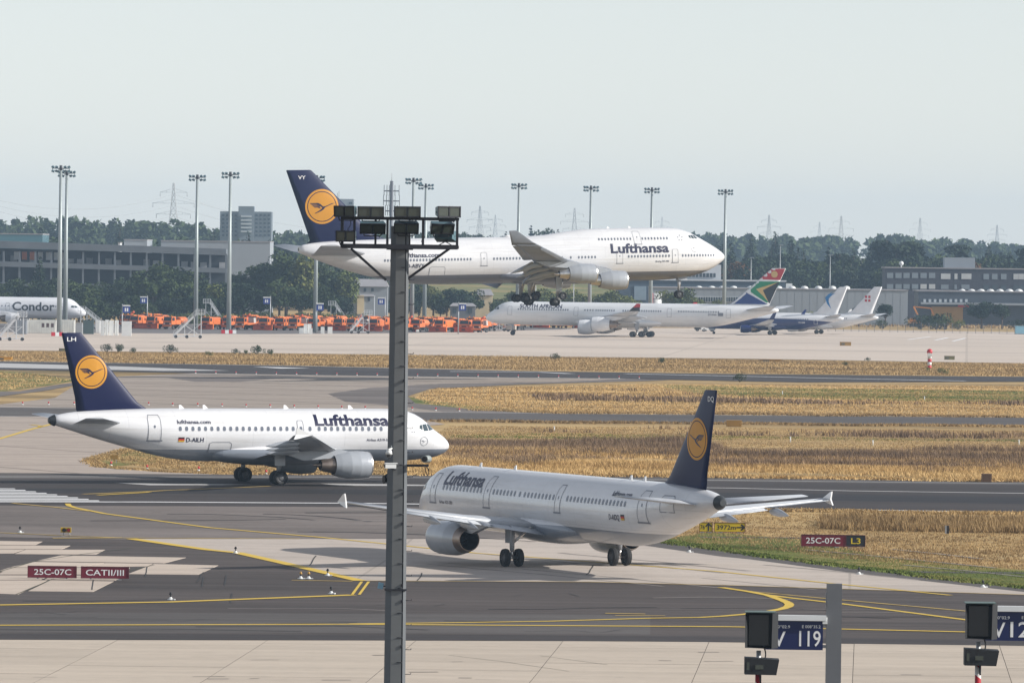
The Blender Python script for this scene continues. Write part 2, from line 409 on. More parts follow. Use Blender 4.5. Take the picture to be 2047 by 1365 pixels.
# parallel taxiway and the old concrete left of the grass
old = sheet('old_taxiway', [(-900, 838), (0, 832), (300, 834), (860, 841), (890, 848), (700, 862), (430, 880), (262, 897), (180, 920), (200, 934), (330, 944), (440, 948), (0, 945), (-900, 940)], CONC_OLD2, 0.006)
sheet('taxiway_strip', [(-900, 806), (0, 814), (1024, 826), (2047, 835), (2800, 842), (2800, 860), (2047, 852), (1024, 842.5), (0, 832), (-900, 822)], ASPH_G, 0.009)
old2 = sheet('old_apron', [(-300, 814), (0, 808), (110, 795), (150, 770), (240, 752), (385, 746), (1250, 757), (1100, 764), (880, 767), (740, 775), (655, 787), (690, 803), (800, 812), (900, 825), (0, 814)], CONC_OLD, 0.006)
sheet('asphalt_fillet', [(655, 787), (740, 775), (880, 767), (1100, 764), (1250, 757), (1340, 760), (1050, 768), (860, 777), (815, 792), (830, 806), (960, 820), (1100, 827), (900, 825), (800, 812), (690, 803)], ASPH_W, 0.010)
sheet('asphalt_fillet', [(-400, 800), (0, 792), (90, 781), (150, 770), (185, 760), (120, 768), (40, 782), (-400, 788)], ASPH_W, 0.010)
sheet('asphalt_patch', [(330, 754), (520, 753), (575, 755), (480, 763), (390, 763)], ASPH_W, 0.012)
far_rwy = sheet('far_runway', [(-900, 714), (0, 722), (600, 731), (1024, 741), (1500, 748), (2047, 753), (2800, 760), (2800, 770), (2047, 763), (1600, 764), (1250, 757), (800, 752), (385, 746), (240, 743), (0, 739), (-900, 732)], ASPH_D, 0.008)
far_apron = sheet('far_apron', [(-1600, 640), (0, 652), (1024, 655), (1500, 656), (2047, 664), (3600, 684), (3600, 745), (2047, 726), (1500, 717), (1024, 712), (400, 704), (0, 700), (-1600, 682)], CONC_FAR, 0.010)
sheet('equipment_stand', [(-1600, 632), (0, 646), (500, 650), (1024, 650), (1150, 658), (800, 666), (500, 668), (0, 664), (-1600, 648)], ASPH_FAR, 0.020)
for pts in ([(1300, 664), (2047, 681)], [(300, 684), (900, 690), (2047, 706)], [(0, 693), (1000, 702)], [(500, 672), (1100, 677), (2047, 693)]):
    line('tyre_track', pts, 2.0, ASPH_FAR, 0.018)
# narrow track through the near grass and small paved ways
sheet('track', [(1735, 1139), (1850, 1141), (2047, 1143), (2800, 1150), (2800, 1153), (2047, 1146.5), (1850, 1144.5), (1760, 1142)], ASPH_G, 0.0)
line('track', [(1400, 1073), (1600, 1074.5), (1700, 1075.5)], 0.9, ASPH_G, 0.0)

# concrete slabs left lying in the asphalt
zz = lambda x, y: (x / 2.693, 940 + y / 2.693)
for poly in ([(-200, 378), (228, 384), (190, 402), (-200, 401)], [(-200, 404), (378, 406), (330, 424), (-200, 423)], [(-200, 426), (130, 427), (70, 447), (-200, 447)], [(140, 427), (565, 428), (515, 454), (80, 450)],
             [(330, 458), (1000, 470), (880, 501), (190, 489)], [(185, 493), (560, 499), (430, 520), (60, 521)], [(570, 499), (820, 503), (790, 516), (445, 520)], [(830, 504), (1175, 512), (1065, 562), (690, 558)],
             [(50, 524), (700, 524), (660, 560), (-60, 560)], [(-200, 545), (20, 545), (-40, 566), (-200, 566)], [(-100, 565), (270, 566), (220, 588), (-200, 590)], [(282, 566), (690, 567), (620, 593), (240, 588)],
             [(-200, 594), (255, 592), (95, 668), (-200, 656)], [(272, 592), (612, 598), (500, 654), (152, 650)]):
    mb = MB(); pp = px_poly([zz(*p) for p in poly])
    mb.add([(x, y, gz(y) - 0.1) for x, y in pp] + [(x, y, gz(y) + 0.024) for x, y in pp], [(4, 5, 6, 7), (0, 1, 5, 4), (1, 2, 6, 5), (2, 3, 7, 6), (3, 0, 4, 7)])
    mb.build('slab', CONC_PATCH, taxi)
line('crack', [zz(0, 545), zz(190, 490), zz(420, 455), zz(700, 420)], 0.12, mat('weedy_joint', (0.05, 0.055, 0.03), 0.95), 0.034, taxi)
line('crack', [zz(90, 668), zz(280, 588), zz(620, 560), zz(830, 510)], 0.10, MATS['weedy_joint'], 0.034, taxi)

# --- markings
line('yellow_line', [(-300, 1211), (0, 1209.5), (340, 1203.5), (705, 1189.5)], 0.85, YEL, 0.034, taxi)
for x in (704, 718): line('yellow_bar', [(x, 1189), (x + 19, 1163)], 0.17, YEL, 0.038, taxi)
line('yellow_line', [(583, 1160), (705, 1162)], 0.5, YEL_W, 0.034, taxi)
line('yellow_line', [(-300, 1248.5), (0, 1250), (700, 1248), (1460, 1253), (1700, 1258), (2047, 1266), (2400, 1275)], 0.7, YEL, 0.034, taxi)
z2 = lambda x, y: (1400 + x / 3.164, 980 + y / 3.164)
line('yellow_line', [(700, 1247.4), (900, 1245), (1100, 1242), (1300, 1236), z2(0, 805), z2(140, 797), z2(280, 785), z2(440, 765), z2(520, 750), z2(555, 737), z2(565, 725), z2(555, 713), z2(520, 697), z2(430, 665), z2(300, 640), z2(130, 615)], 0.55, YEL, 0.036, taxi)
line('yellow_line', [z2(300, 640), z2(420, 650), z2(770, 683), z2(1665, 763), z2(2047, 800), z2(2400, 838)], 0.4, YEL_W, 0.033, taxi)
line('yellow_line', [z2(430, 663), z2(560, 680), z2(885, 717), z2(1665, 818), z2(2047, 868), z2(2400, 915)], 0.5, YEL, 0.033, taxi)
line('taxi_edge_line', [(262, 1077), (475, 1105), (560, 1124), (720, 1161)], 0.85, YEL, 0.034, taxi)
line('taxi_edge_line', [(720, 1161), (1180, 1163.5), (1450, 1170), (1800, 1181), (2047, 1189), (2400, 1199)], 0.35, YEL_W, 0.036, taxi)
line('yellow_line', [(135, 1007), (138, 1011), (150, 1015), (210, 1027), (420, 1055), (640, 1074), (760, 1086), (1010, 1110), (1430, 1142), (1640, 1164), (1900, 1190)], 0.42, YEL, 0.034, taxi)
line('yellow_line', [(25, 1006), (110, 1014), (180, 1022)], 0.4, YEL_W, 0.034, taxi)
line('yellow_line', [(-300, 1060), (0, 1065), (130, 1071), (250, 1075.5), (600, 1077)], 0.35, YEL_W, 0.034, taxi)
line('yellow_line', [(105, 1076), (245, 1075)], 0.6, YEL_W, 0.036, taxi)
line('yellow_line', [(-200, 920), (0, 877), (60, 859), (110, 846)], 0.5, YEL, 0.034, taxi)
line('yellow_line', [(62, 849), (82, 851.5), (78, 855)], 0.5, YEL, 0.034, taxi)
line('yellow_line', [(185, 917), (178, 922), (190, 930), (240, 938)], 0.5, YEL_W, 0.034, taxi)
line('yellow_line', [(165, 988), (290, 983), (420, 977), (540, 972)], 0.45, YEL_W, 0.034, taxi)
line('yellow_line', [(195, 990), (300, 984)], 0.45, YEL, 0.034, taxi)
line('yellow_line', [(1210, 1226), (1290, 1227.5)], 0.5, YEL_W, 0.034, taxi)
line('yellow_line', [(1230, 1230.5), (1330, 1231)], 0.4, YEL_W, 0.034, taxi)
line('runway_edge_line', [(-500, 1002), (0, 1003), (300, 1003.3), (728, 1006), (1300, 1013.5), (1700, 1019), (2047, 1024), (2500, 1031)], 0.75, WHT, 0.020, runway)
line('runway_edge_line', [(-500, 952.5), (0, 953), (700, 953.5), (1300, 958.5), (2047, 966.5), (2500, 972)], 0.7, WHT_W, 0.020, runway)
line('centre_line', [(1200, 972), (1460, 975.5), (1700, 981), (2047, 986)], 0.9, WHT_W, 0.020, runway)
for i in range(9):                                  # threshold stripes of the runway
    y = 977.0 + i * 3.0
    line('threshold_stripe', [(-320 + i * 20, y - 0.6), (30 + i * 21, y)], 0.95, WHT, 0.022, runway)
sheet('touchdown_mark', [(225, 965), (330, 967), (505, 968.5), (440, 969.8), (300, 970)], WHT_W, 0.022, parent=runway)
sheet('touchdown_mark', [(640, 966.5), (700, 967), (1045, 971.5), (680, 971)], WHT_W, 0.022, parent=runway)
line('taxi_edge_line', [(-500, 808), (0, 813.5), (1024, 825.3), (2047, 834.5), (2500, 839)], 0.9, WHT_W, 0.016, taxi)
line('taxi_edge_line', [(-500, 826), (0, 832), (300, 834), (1024, 843), (2047, 852.5), (2500, 857)], 1.0, WHT_W, 0.016, taxi)
sheet('runway_marking', [(-300, 722), (0, 726), (240, 732.5), (460, 741), (330, 741.5), (0, 735), (-300, 730)], WHT_W, 0.022, parent=far_rwy)
sheet('runway_marking', [(505, 733), (620, 736), (560, 736.5)], WHT, 0.022, parent=far_rwy)
line('runway_edge_line', [(900, 742.5), (1080, 744), (1140, 747)], 2.0, WHT, 0.022, far_rwy)
line('runway_edge_line', [(1250, 747), (1480, 752), (1700, 757), (1930, 761.5)], 1.9, WHT, 0.022, far_rwy)
line('runway_edge_line', [(-300, 718), (0, 722.5), (600, 731.5), (1024, 741.5)], 1.6, WHT_W, 0.022, far_rwy)
line('taxi_edge_line', [(385, 746.5), (800, 752.5), (1250, 757)], 1.2, WHT_W, 0.022, far_rwy)
for a, b in (((1815, 679), (1860, 673)), ((1870, 680), (1895, 675)), ((1905, 682), (1930, 676))): line('stand_line', [a, b], 0.8, WHT, 0.026, far_apron)

# --- green verges
for pts in ([(1290, 1090), (1300, 1081), (1420, 1062), (1600, 1078), (1750, 1108), (2047, 1138), (2800, 1160), (2800, 1200), (2047, 1174), (1720, 1135), (1500, 1105), (1300, 1079)],
            [(815, 792), (830, 806), (960, 820), (1100, 826), (1100, 822), (960, 812), (850, 800)], [(1300, 768), (1500, 775), (2047, 782), (2600, 788), (2600, 810), (2047, 803), (1700, 798), (1400, 787)],
            [(-300, 766), (0, 741), (80, 747), (150, 760), (110, 768), (0, 783), (-300, 790)], [(185, 918), (262, 896), (330, 893), (420, 905), (300, 925), (220, 932)]):
    sheet('grass_verge', pts, GREENISH, -0.01)

# --- tyre marks, sealed cracks and patches on the pavement
SEAL = mat('crack_sealant', (0.025, 0.024, 0.024), .8, 0, .2); TYREM = asphalt_mat('tyre_marks', (0.040, 0.036, 0.036), .3); SCUFF = asphalt_mat('pale_scuffs', (0.19, 0.168, 0.155), .35, .03, .3)
rs = random.Random(3)
for k in range(16):                                  # sweeping turns of aircraft wheels off the runway
    x0, y0 = rs.uniform(-60, 900), rs.uniform(1020, 1066); L_ = rs.uniform(200, 520); b_ = rs.uniform(-14, 20)
    line('tyre_mark' if k % 2 else 'scuff_mark', [(x0 + L_ * t, y0 + b_ * t * t + rs.uniform(-.4, .4)) for t in (0, .25, .5, .75, 1)], rs.uniform(.25, .8), TYREM if k % 2 else SCUFF, 0.012 + k * .0004, taxi)
for k in range(14):
    x0, y0 = rs.uniform(-50, 1700), rs.uniform(1192, 1262); L_ = rs.uniform(250, 700)
    line('tyre_mark' if k % 3 else 'scuff_mark', [(x0 + L_ * t, y0 + rs.uniform(-3, 3) * t + t * t * rs.uniform(-6, 6)) for t in (0, .33, .66, 1)], rs.uniform(.2, .6), TYREM if k % 3 else SCUFF, 0.018 + k * .0004, taxi)
for k in range(10):
    x0, y0 = rs.uniform(760, 1900), rs.uniform(1085, 1170); L_ = rs.uniform(150, 480)
    line('tyre_mark', [(x0 + L_ * t, y0 + 60 * t * L_ / 700 + 4 * t * t) for t in (0, .5, 1)], rs.uniform(.2, .5), mat('faint_tyre_mark', (.25, .215, .19), .9, 0, .3, .4), 0.020 + k * .0004, conc)
for k in range(12):
    x0, y0 = rs.uniform(-40, 1500), rs.uniform(1188, 1270)
    P_ = [(x0 + 28 * i + rs.uniform(-6, 6), y0 + rs.uniform(-1.2, 1.2) + i * rs.uniform(-.6, .6)) for i in range(rs.randint(3, 9))]
    line('sealed_crack', P_, .09, SEAL, 0.028, taxi)
for k in range(9):
    x0, y0 = rs.uniform(200, 1400), rs.uniform(1100, 1158); P_ = [(x0 - 3 * i + rs.uniform(-2, 2), y0 + 5 * i) for i in range(5)]
    if k < 5: P_ = [(p[0] * .3 + 120, p[1] + 30) for p in P_]
    line('sealed_crack', P_, .08, SEAL, 0.028, taxi)
for k in range(18):                                  # oil stains and spalls on the apron slabs
    x0, y0 = rs.uniform(-20, 2060), rs.uniform(1296, 1368)
    line('stain', [(x0, y0), (x0 + rs.uniform(15, 70), y0 + rs.uniform(-.6, .6))], rs.uniform(.06, .35), mat('apron_stain', (.20, .17, .145), .9, 0, .4, 1.5), .03, apron)

# ================================================================== AIRLINERS
def pchip(x, y):
    x, y = np.array(x, float), np.array(y, float); h = np.diff(x); d = np.diff(y) / h; m = np.zeros_like(y)
    for i in range(1, len(x) - 1):
        if d[i - 1] * d[i] > 0:
            w1, w2 = 2 * h[i] + h[i - 1], h[i] + 2 * h[i - 1]; m[i] = (w1 + w2) / (w1 / d[i - 1] + w2 / d[i])
    m[0], m[-1] = d[0], d[-1]
    def f(q):
        q = min(max(q, x[0]), x[-1]); i = min(max(int(np.searchsorted(x, q) - 1), 0), len(h) - 1); t = (q - x[i]) / h[i]
        return float((2 * t**3 - 3 * t**2 + 1) * y[i] + (t**3 - 2 * t**2 + t) * h[i] * m[i] + (-2 * t**3 + 3 * t**2) * y[i + 1] + (t**3 - t**2) * h[i] * m[i + 1])
    return f
def generic_stations(L, zb, zt, hw, nose=6.2, tail=12.5, tip=0.277):
    H = zt - zb; st = []
    T = [0, .004, .024, .08, .16, .26, .355, .48, .645, .8, 1]; W = [0.01, .09, .21, .405, .567, .70, .79, .886, .957, .987, 1]
    U = [tip + .005, tip + .035, .37, .458, .54, .64, .77, .89, .969, .995, 1]; D = [tip - .005, tip - .035, .21, .145, .096, .06, .04, .02, .007, .002, 0]
    for t, w, u, d in zip(T, W, U, D): st.append((t * nose, zb + d * H, zb + u * H, w * hw))
    T = [0, .2, .36, .52, .68, .84, .92, .972, 1]; D = [0, .06, .161, .289, .42, .566, .639, .69, .72]; U = [1, 1, .995, .983, .96, .93, .89, .855, .82]; W = [1, .987, .927, .81, .648, .446, .33, .21, .1]
    for t, w, u, d in zip(T, W, U, D): st.append((L - tail + t * tail, zb + d * H, zb + u * H, w * hw))
    return st
def thick(x): return 5 * (0.2969 * math.sqrt(max(x, 0)) - 0.126 * x - 0.3516 * x**2 + 0.2843 * x**3 - 0.1036 * x**4)
FOIL_X = [1, .85, .68, .5, .34, .2, .1, .04, .01, 0]
def livery(name, top, low, z0, z1=0.0, c2=0.0, rough=0.32, grime=0.1, panels=True):
    m, nt, b = principled(name); b.inputs['Roughness'].default_value = rough; b.inputs['Coat Weight'].default_value = 0.5; b.inputs['Coat Roughness'].default_value = 0.12
    tc = nt.nodes.new('ShaderNodeTexCoord'); sp = nt.nodes.new('ShaderNodeSeparateXYZ'); nt.links.new(tc.outputs['Object'], sp.inputs[0])
    x, z = sp.outputs[0], sp.outputs[2]
    lim = mathn(nt, 'ADD', z0, mathn(nt, 'ADD', mathn(nt, 'MULTIPLY', x, z1), mathn(nt, 'MULTIPLY', mathn(nt, 'MULTIPLY', x, x), c2)))
    f = mathn(nt, 'GREATER_THAN', z, lim)
    n = noise(nt, coords(nt, (0.25, 0.8, 0.8)), 1.0, 7, 0.65)
    n2 = noise(nt, coords(nt, (0.12, 0.8, 3.5)), 1.0, 6, 0.7)
    g = mix(nt, 1.0, ramp(nt, n, [(0.3, (1 - grime,) * 3), (0.62, (1, 1, 1))]), ramp(nt, n2, [(0.28, (0.86, 0.85, 0.83)), (0.5, (1, 1, 1))]), 'MULTIPLY')
    c = mix(nt, 1.0, mix(nt, f, low, top), g, 'MULTIPLY')
    if panels:
        cb = nt.nodes.new('ShaderNodeCombineXYZ'); nt.links.new(x, cb.inputs[0]); nt.links.new(z, cb.inputs[1])
        br = nt.nodes.new('ShaderNodeTexBrick'); br.offset = 0.37; br.inputs['Scale'].default_value = 1
        br.inputs['Brick Width'].default_value = 3.9; br.inputs['Row Height'].default_value = 1.45; br.inputs['Mortar Size'].default_value = 0.014; br.inputs['Mortar Smooth'].default_value = 0.3
        br.inputs['Color1'].default_value = (1, 1, 1, 1); br.inputs['Color2'].default_value = (0.955, 0.955, 0.96, 1); br.inputs['Mortar'].default_value = (0.74, 0.74, 0.76, 1)
        nt.links.new(cb.outputs[0], br.inputs[0]); c = mix(nt, 1.0, c, br.outputs[0], 'MULTIPLY')
    nt.links.new(c, b.inputs['Base Color']); return m
WHITE = (0.72, 0.72, 0.73)
NAVY = mat('navy_paint', (0.003, 0.006, 0.046), 0.45, 0, 0.1, 0.3, spec=0.25)
ORANGE_Y = mat('crane_yellow', (0.58, 0.255, 0.008), 0.5, 0, 0.08)
INK = mat('navy_lettering', (0.006, 0.006, 0.04), 0.4, 0, 0)
INK_W = mat('white_lettering', (0.78, 0.78, 0.78), 0.4, 0, 0)
INK_G = mat('grey_outline', (0.20, 0.21, 0.24), 0.5, 0, 0)
INK_K = mat('black_paint', (0.015, 0.015, 0.018), 0.4, 0, 0)
RED_P = mat('red_paint', (0.48, 0.02, 0.03), 0.4, 0, 0.1)
GOLD_P = mat('gold_paint', (0.62, 0.36, 0.02), 0.4, 0, 0.1)
PANE = glass('cabin_window', (0.14, 0.155, 0.19), 0.15)
PANE_D = glass('cockpit_glass', (0.05, 0.07, 0.08), 0.05)
WINGM = mat('wing_grey', (0.48, 0.50, 0.53), 0.35, 0.1, 0.15, 0.4)
NAC_L = mat('nacelle_grey', (0.36, 0.38, 0.41), 0.28, 0.1, 0.1, 0.5)
METAL = mat('bare_metal', (0.62, 0.60, 0.58), 0.28, 0.9, 0.15)
HOT = mat('exhaust_metal', (0.30, 0.24, 0.20), 0.35, 0.85, 0.3, 1.2)
DARK = mat('dark_interior', (0.012, 0.012, 0.014), 0.8, 0, 0)
TYRE = mat('tyre', (0.017, 0.017, 0.018), 0.85, 0, 0.2, 4)
HUB = mat('wheel_hub', (0.09, 0.09, 0.095), 0.5, 0.3, 0.1)
STRUT = mat('gear_strut', (0.38, 0.39, 0.41), 0.4, 0.2, 0.25, 2)
BLACK = mat('flag_black', (0.01, 0.01, 0.01), 0.5, 0, 0)
WHEELS = {}
def wheel_mesh(r, w):
    k = (r, w)
    if k not in WHEELS:
        mb = MB(); h = w / 2
        pr = [(-h * .55, 0.001), (-h * .55, .2 * r), (-h * .35, .42 * r), (-h * .75, .55 * r), (-h * .96, .78 * r), (-h * .7, .96 * r), (0, r), (h * .7, .96 * r), (h * .96, .78 * r), (h * .75, .55 * r), (h * .35, .42 * r), (h * .55, .2 * r), (h * .55, .001)]
        mb.revolve(pr, (0, 0, 0), 'Y', 18, mis=[1, 1, 1, 0, 0, 0, 0, 0, 0, 1, 1, 1]); WHEELS[k] = mb.mesh('wheel', [TYRE, HUB])
    return WHEELS[k]
CRANE = [[(.80, .20), (.52, .10), (.30, .0), (.18, -.05), (.10, -.16), (-.05, -.26), (-.44, -.42), (-.42, -.37), (-.12, -.20), (.0, -.10), (.06, .0), (.20, .02), (.36, .08), (.56, .17)],
         [(-.74, .20), (-.24, .21), (-.08, .13), (.06, .0), (.02, -.07), (-.16, .06), (-.28, .13), (-.66, .145)], [(-.66, .115), (-.28, .11), (-.10, .02), (-.14, -.0), (-.30, .07), (-.58, .07)], [(-.58, .045), (-.30, .05), (-.12, -.03), (-.15, -.06), (-.30, .01), (-.52, .0)], [(-.50, -.02), (-.30, -.01), (-.05, -.10), (-.09, -.125), (-.28, -.05), (-.44, -.06)]]
def disc(r0, r1, n=40): return [(r1 * math.cos(2 * PI * i / n), r1 * math.sin(2 * PI * i / n)) for i in range(n)], [(r0 * math.cos(2 * PI * i / n), r0 * math.sin(2 * PI * i / n)) for i in range(n)]

class Plane:
    def __init__(s, name, label, loc, yaw, pit, st, smain, body, side, zmid=None, cat='airliner'):
        s.root = thing(name, label, cat, loc); s.root.rotation_euler = (0, -pit, yaw)
        s.sm, s.side, s.body = smain, side, body
        S = [q[0] for q in st]; s.L = S[-1]
        s.zb, s.zt, s.hw = pchip(S, [q[1] for q in st]), pchip(S, [q[2] for q in st]), pchip(S, [q[3] for q in st])
        s.zm = (lambda q: (s.zb(q) + s.zt(q)) / 2) if zmid is None else (lambda q: min(max(zmid, s.zb(q) + 0.35 * (s.zt(q) - s.zb(q))), s.zb(q) + 0.6 * (s.zt(q) - s.zb(q))))
        smp = sorted(set([round(q, 3) for q in list(np.linspace(0, 1, 9)**1.6 * 2.5) + list(np.linspace(2.5, 9, 12)) + list(np.linspace(9, s.L - 16, 16)) + list(np.linspace(s.L - 16, s.L, 22))]))
        rings = []; n = 44
        for q in smp:
            zb, zt, hw, zm = s.zb(q), s.zt(q), s.hw(q), s.zm(q); ring = []
            for i in range(n):
                t = 2 * PI * i / n; c, sn = math.cos(t), math.sin(t)
                ring.append((s.sm - q, hw * c, zm + ((zt - zm) if sn > 0 else (zm - zb)) * sn))
            rings.append(ring)
        mb = MB(); mb.loft(rings); s.fus = mb.build('fuselage', body, s.root)
    def fy(s, q, z):
        zb, zt, hw, zm = s.zb(q), s.zt(q), s.hw(q), s.zm(q); d = (zt - zm) if z > zm else (zm - zb)
        return hw * math.sqrt(max(0.0, 1 - ((z - zm) / max(d, 1e-3))**2))
    def pt(s, q, z, off=0.015, side=None): return (s.sm - q, (side or s.side) * (s.fy(q, z) + off), z)
    def decal(s, name, V2, Fc, s0, z0, m, off=0.02, parent=None, dz=0.22, du=None, mirror=None):
        """flat outline (u reading direction, v up) wrapped on the visible side of the fuselage"""
        V, Fc = cut_geo(V2, Fc, dz, du); mb = MB(); sg = 1 if s.side > 0 else -1
        mb.add([s.pt(s0 + sg * u, z0 + v, off) for u, v in V], Fc)
        return mb.build(name, m, parent or s.fus)
    def text(s, t, s0, z0, width, cap, m=None, bold=0.01, name='lettering', italic=0.0, capsmall=None):
        V, Fc = text_geo(t, bold); w = V[:, 0].max(); h = 0.73
        V2 = [(p[0] / w * width + italic * p[1] / h * cap, p[1] / h * cap) for p in V]
        return s.decal(name, V2, Fc, s0, z0, m or INK)
    def windows(s, spans, z, w=0.24, h=0.36, step=0.533, m=None, skip=()):
        cache = {}
        for a, b in spans:
            n = max(1, round((b - a) / step)); 
            for i in range(n + (1 if b > a else 0)):
                q = a + (b - a) * i / n if b > a else a
                key = (round(s.hw(q), 2), round(s.zt(q), 2)) if abs(s.hw(q - .3) - s.hw(q + .3)) < 0.01 else q
                if key not in cache:
                    mb = MB(); pts = []
                    for k in range(12):
                        t = 2 * PI * k / 12; cu, cv = math.cos(t), math.sin(t)
                        u = w / 2 * math.copysign(abs(cu)**0.7, cu); v = h / 2 * math.copysign(abs(cv)**0.7, cv)
                        p = s.pt(q + u, z + v, 0.022); pts.append((p[0] - (s.sm - q), p[1] - s.side * s.fy(q, z), p[2] - z))
                    mb.add(pts, [tuple(range(12))]); cache[key] = mb.mesh('window', m or PANE)
                link('window', cache[key], s.fus, (s.sm - q, s.side * s.fy(q, z), z))
    def door(s, a, b, z0, z1, lw=0.05, m=None, win=True, sill=True):
        mb = MB(); N = 7
        rows = [[s.pt(a + (b - a) * i / 2, z0 + (z1 - z0) * j / N, 0.008) for i in range(3)] for j in range(N + 1)]
        mb.loft(rows, 0, True, False, False, closed=False); d = mb.build('door', s.body, s.fus)
        per = [(a, z0 + (z1 - z0) * j / N) for j in range(N)] + [(a + .1 * (b - a), z1 + .02), (b - .1 * (b - a), z1 + .02)] + [(b, z1 - (z1 - z0) * j / N) for j in range(1, N + 1)]
        c = ((a + b) / 2, (z0 + z1) / 2); mb = MB(); o, i_ = [], []
        for q, z in per:
            sx, sz = (1 if q > c[0] else -1), (1 if z > c[1] else -1)
            o.append(s.pt(q, z, 0.02)); i_.append(s.pt(q - sx * lw, z - (lw if abs(z - z1) < .1 or abs(z - z0) < .05 else 0) * sz, 0.02))
        n = len(per); mb.add(o + i_, [(k, (k + 1) % n, n + (k + 1) % n, n + k) for k in range(n)])
        if sill: mb.add([s.pt(a - .1, z0 - .06, .03), s.pt(b + .1, z0 - .06, .03), s.pt(b + .1, z0 + .05, .03), s.pt(a - .1, z0 + .05, .03)], [(0, 1, 2, 3)])
        mb.build('door_outline', m or INK_G, s.fus)
        if win: s.windows([((a + b) / 2, (a + b) / 2)], z0 + (z1 - z0) * 0.55, 0.16, 0.22)
    def cockpit(s, quads, m=None):
        for q in quads:
            for sd in (1, -1):
                mb = MB(); N = 4; rows = []
                for j in range(N + 1):
                    t = j / N; A = [q[0][k] + (q[3][k] - q[0][k]) * t for k in (0, 1)]; B = [q[1][k] + (q[2][k] - q[1][k]) * t for k in (0, 1)]
                    rows.append([s.pt(A[0] + (B[0] - A[0]) * i / N, A[1] + (B[1] - A[1]) * i / N, 0.02, sd) for i in range(N + 1)])
                mb.loft(rows, 0, True, False, False, closed=False); mb.build('cockpit_window', m or PANE_D, s.fus)
    def foil_ring(s, p, le, ch, z, t, cut=1.0, tw=0.0):
        up_ = [(x * cut, thick(x * cut) * t) for x in FOIL_X]; lo = [(x * cut, -thick(x * cut) * t * .75) for x in reversed(FOIL_X[:-1])]
        ring = []
        for x, y in up_ + lo:
            dx = x * ch; dz = y * ch + 0.03 * ch * math.sin(PI * min(x, 1)) * 0.5
            ring.append((s.sm - (le + dx), p, z + dz - tw * (dx - 0.3 * ch)))
        return ring
    def at(s, sec, p):
        P = [q[0] for q in sec]; return [float(np.interp(p, P, [q[k] for q in sec])) for k in range(1, 5)]
    def wing(s, name, sec, m, sides=(1, -1), cut=1.0):
        for sd in sides:
            mb = MB(); mb.loft([s.foil_ring(sd * q[0], *q[1:5], cut=cut) for q in sec]); w = mb.build(name, m, s.root)
    def flap(s, name, sec, p0, p1, x0, cf, drop, ang, m, t=0.11, sides=(1, -1), parent=None):
        for sd in sides:
            rings = []
            for p in np.linspace(p0, p1, 4):
                le, ch, z, tt = s.at(sec, p); c = cf * ch; ring = []
                for x, y in [(x, thick(x) * t) for x in FOIL_X] + [(x, -thick(x) * t * .5) for x in reversed(FOIL_X[:-1])]:
                    dx = x * c; dz = y * c
                    ring.append((s.sm - (le + x0 * ch + dx * math.cos(ang) + dz * math.sin(ang)), sd * p, z - drop - dx * math.sin(ang) + dz * math.cos(ang)))
                rings.append(ring)
            MB().loft(rings).build(name, m, s.root)
    def fairings(s, sec, ps, length, w, h, m, x0=0.62, drop=0.35, droop=0.0, sides=(1, -1)):
        for sd in sides:
            for p in ps:
                le, ch, z, t = s.at(sec, p); rings = []; n = 10; a0 = le + x0 * ch
                for k in range(9):
                    f = k / 8; r = max(0.03, math.sin(PI * f**0.75)**0.8)
                    cz = z - drop - droop * max(0, f - .35) * length
                    rings.append([(s.sm - (a0 + f * length), sd * (p + w * r * math.cos(2 * PI * i / n)), cz + h * r * math.sin(2 * PI * i / n)) for i in range(n)])
                MB().loft(rings).build('flap_track_fairing', m, s.root)
    def fin(s, sec, m):
        """sec: (z, sLE, chord, t)"""
        s.fsec = sec; rings = []
        for z, le, ch, t in sec:
            rings.append([(s.sm - (le + x * ch), thick(x) * t * ch, z) for x in FOIL_X] + [(s.sm - (le + x * ch), -thick(x) * t * ch, z) for x in reversed(FOIL_X[1:-1])])
        s.tail = MB().loft(rings).build('tail_fin', m, s.root); return s.tail
    def fin_y(s, q, z):
        Z = [f[0] for f in s.fsec]; le, ch, t = [float(np.interp(z, Z, [f[k] for f in s.fsec])) for k in (1, 2, 3)]
        return thick(min(max((q - le) / ch, 0), 1)) * t * ch
    def fin_decal(s, name, V2, Fc, s0, z0, m, off=0.02, dz=0.6, du=0.5):
        V, Fc = cut_geo(V2, Fc, dz, du); sg = 1 if s.side > 0 else -1
        mb = MB(); mb.add([(s.sm - (s0 + sg * u), s.side * (s.fin_y(s0 + sg * u, z0 + v) + off), z0 + v) for u, v in V], Fc)
        return mb.build(name, m, s.tail)
    def fin_text(s, t, s0, z0, width, cap, m):
        V, Fc = text_geo(t, .01); w = V[:, 0].max()
        return s.fin_decal('fin_lettering', [(p[0] / w * width, p[1] / .73 * cap) for p in V], Fc, s0, z0, m, .03, dz=None, du=None)
    def crane_logo(s, s0, z0, r):
        for nm, r0, r1, m, off in (('logo_disc', 0, r * .83, ORANGE_Y, .02), ('logo_ring', r * .88, r, ORANGE_Y, .02)):
            o, i_ = disc(r0, r1); n = len(o)
            if r0 == 0: s.fin_decal(nm, o, [tuple(range(n))], s0, z0, m, off)
            else: s.fin_decal(nm, o + i_, [(k, (k + 1) % n, n + (k + 1) % n, n + k) for k in range(n)], s0, z0, m, off, dz=None, du=None)
        fl = -1 if s.side > 0 else 1
        for c in CRANE:
            s.fin_decal('crane', [(fl * x * r, y * r) for x, y in c], [tuple(range(len(c)))], s0, z0, INK, .035, dz=None, du=None)
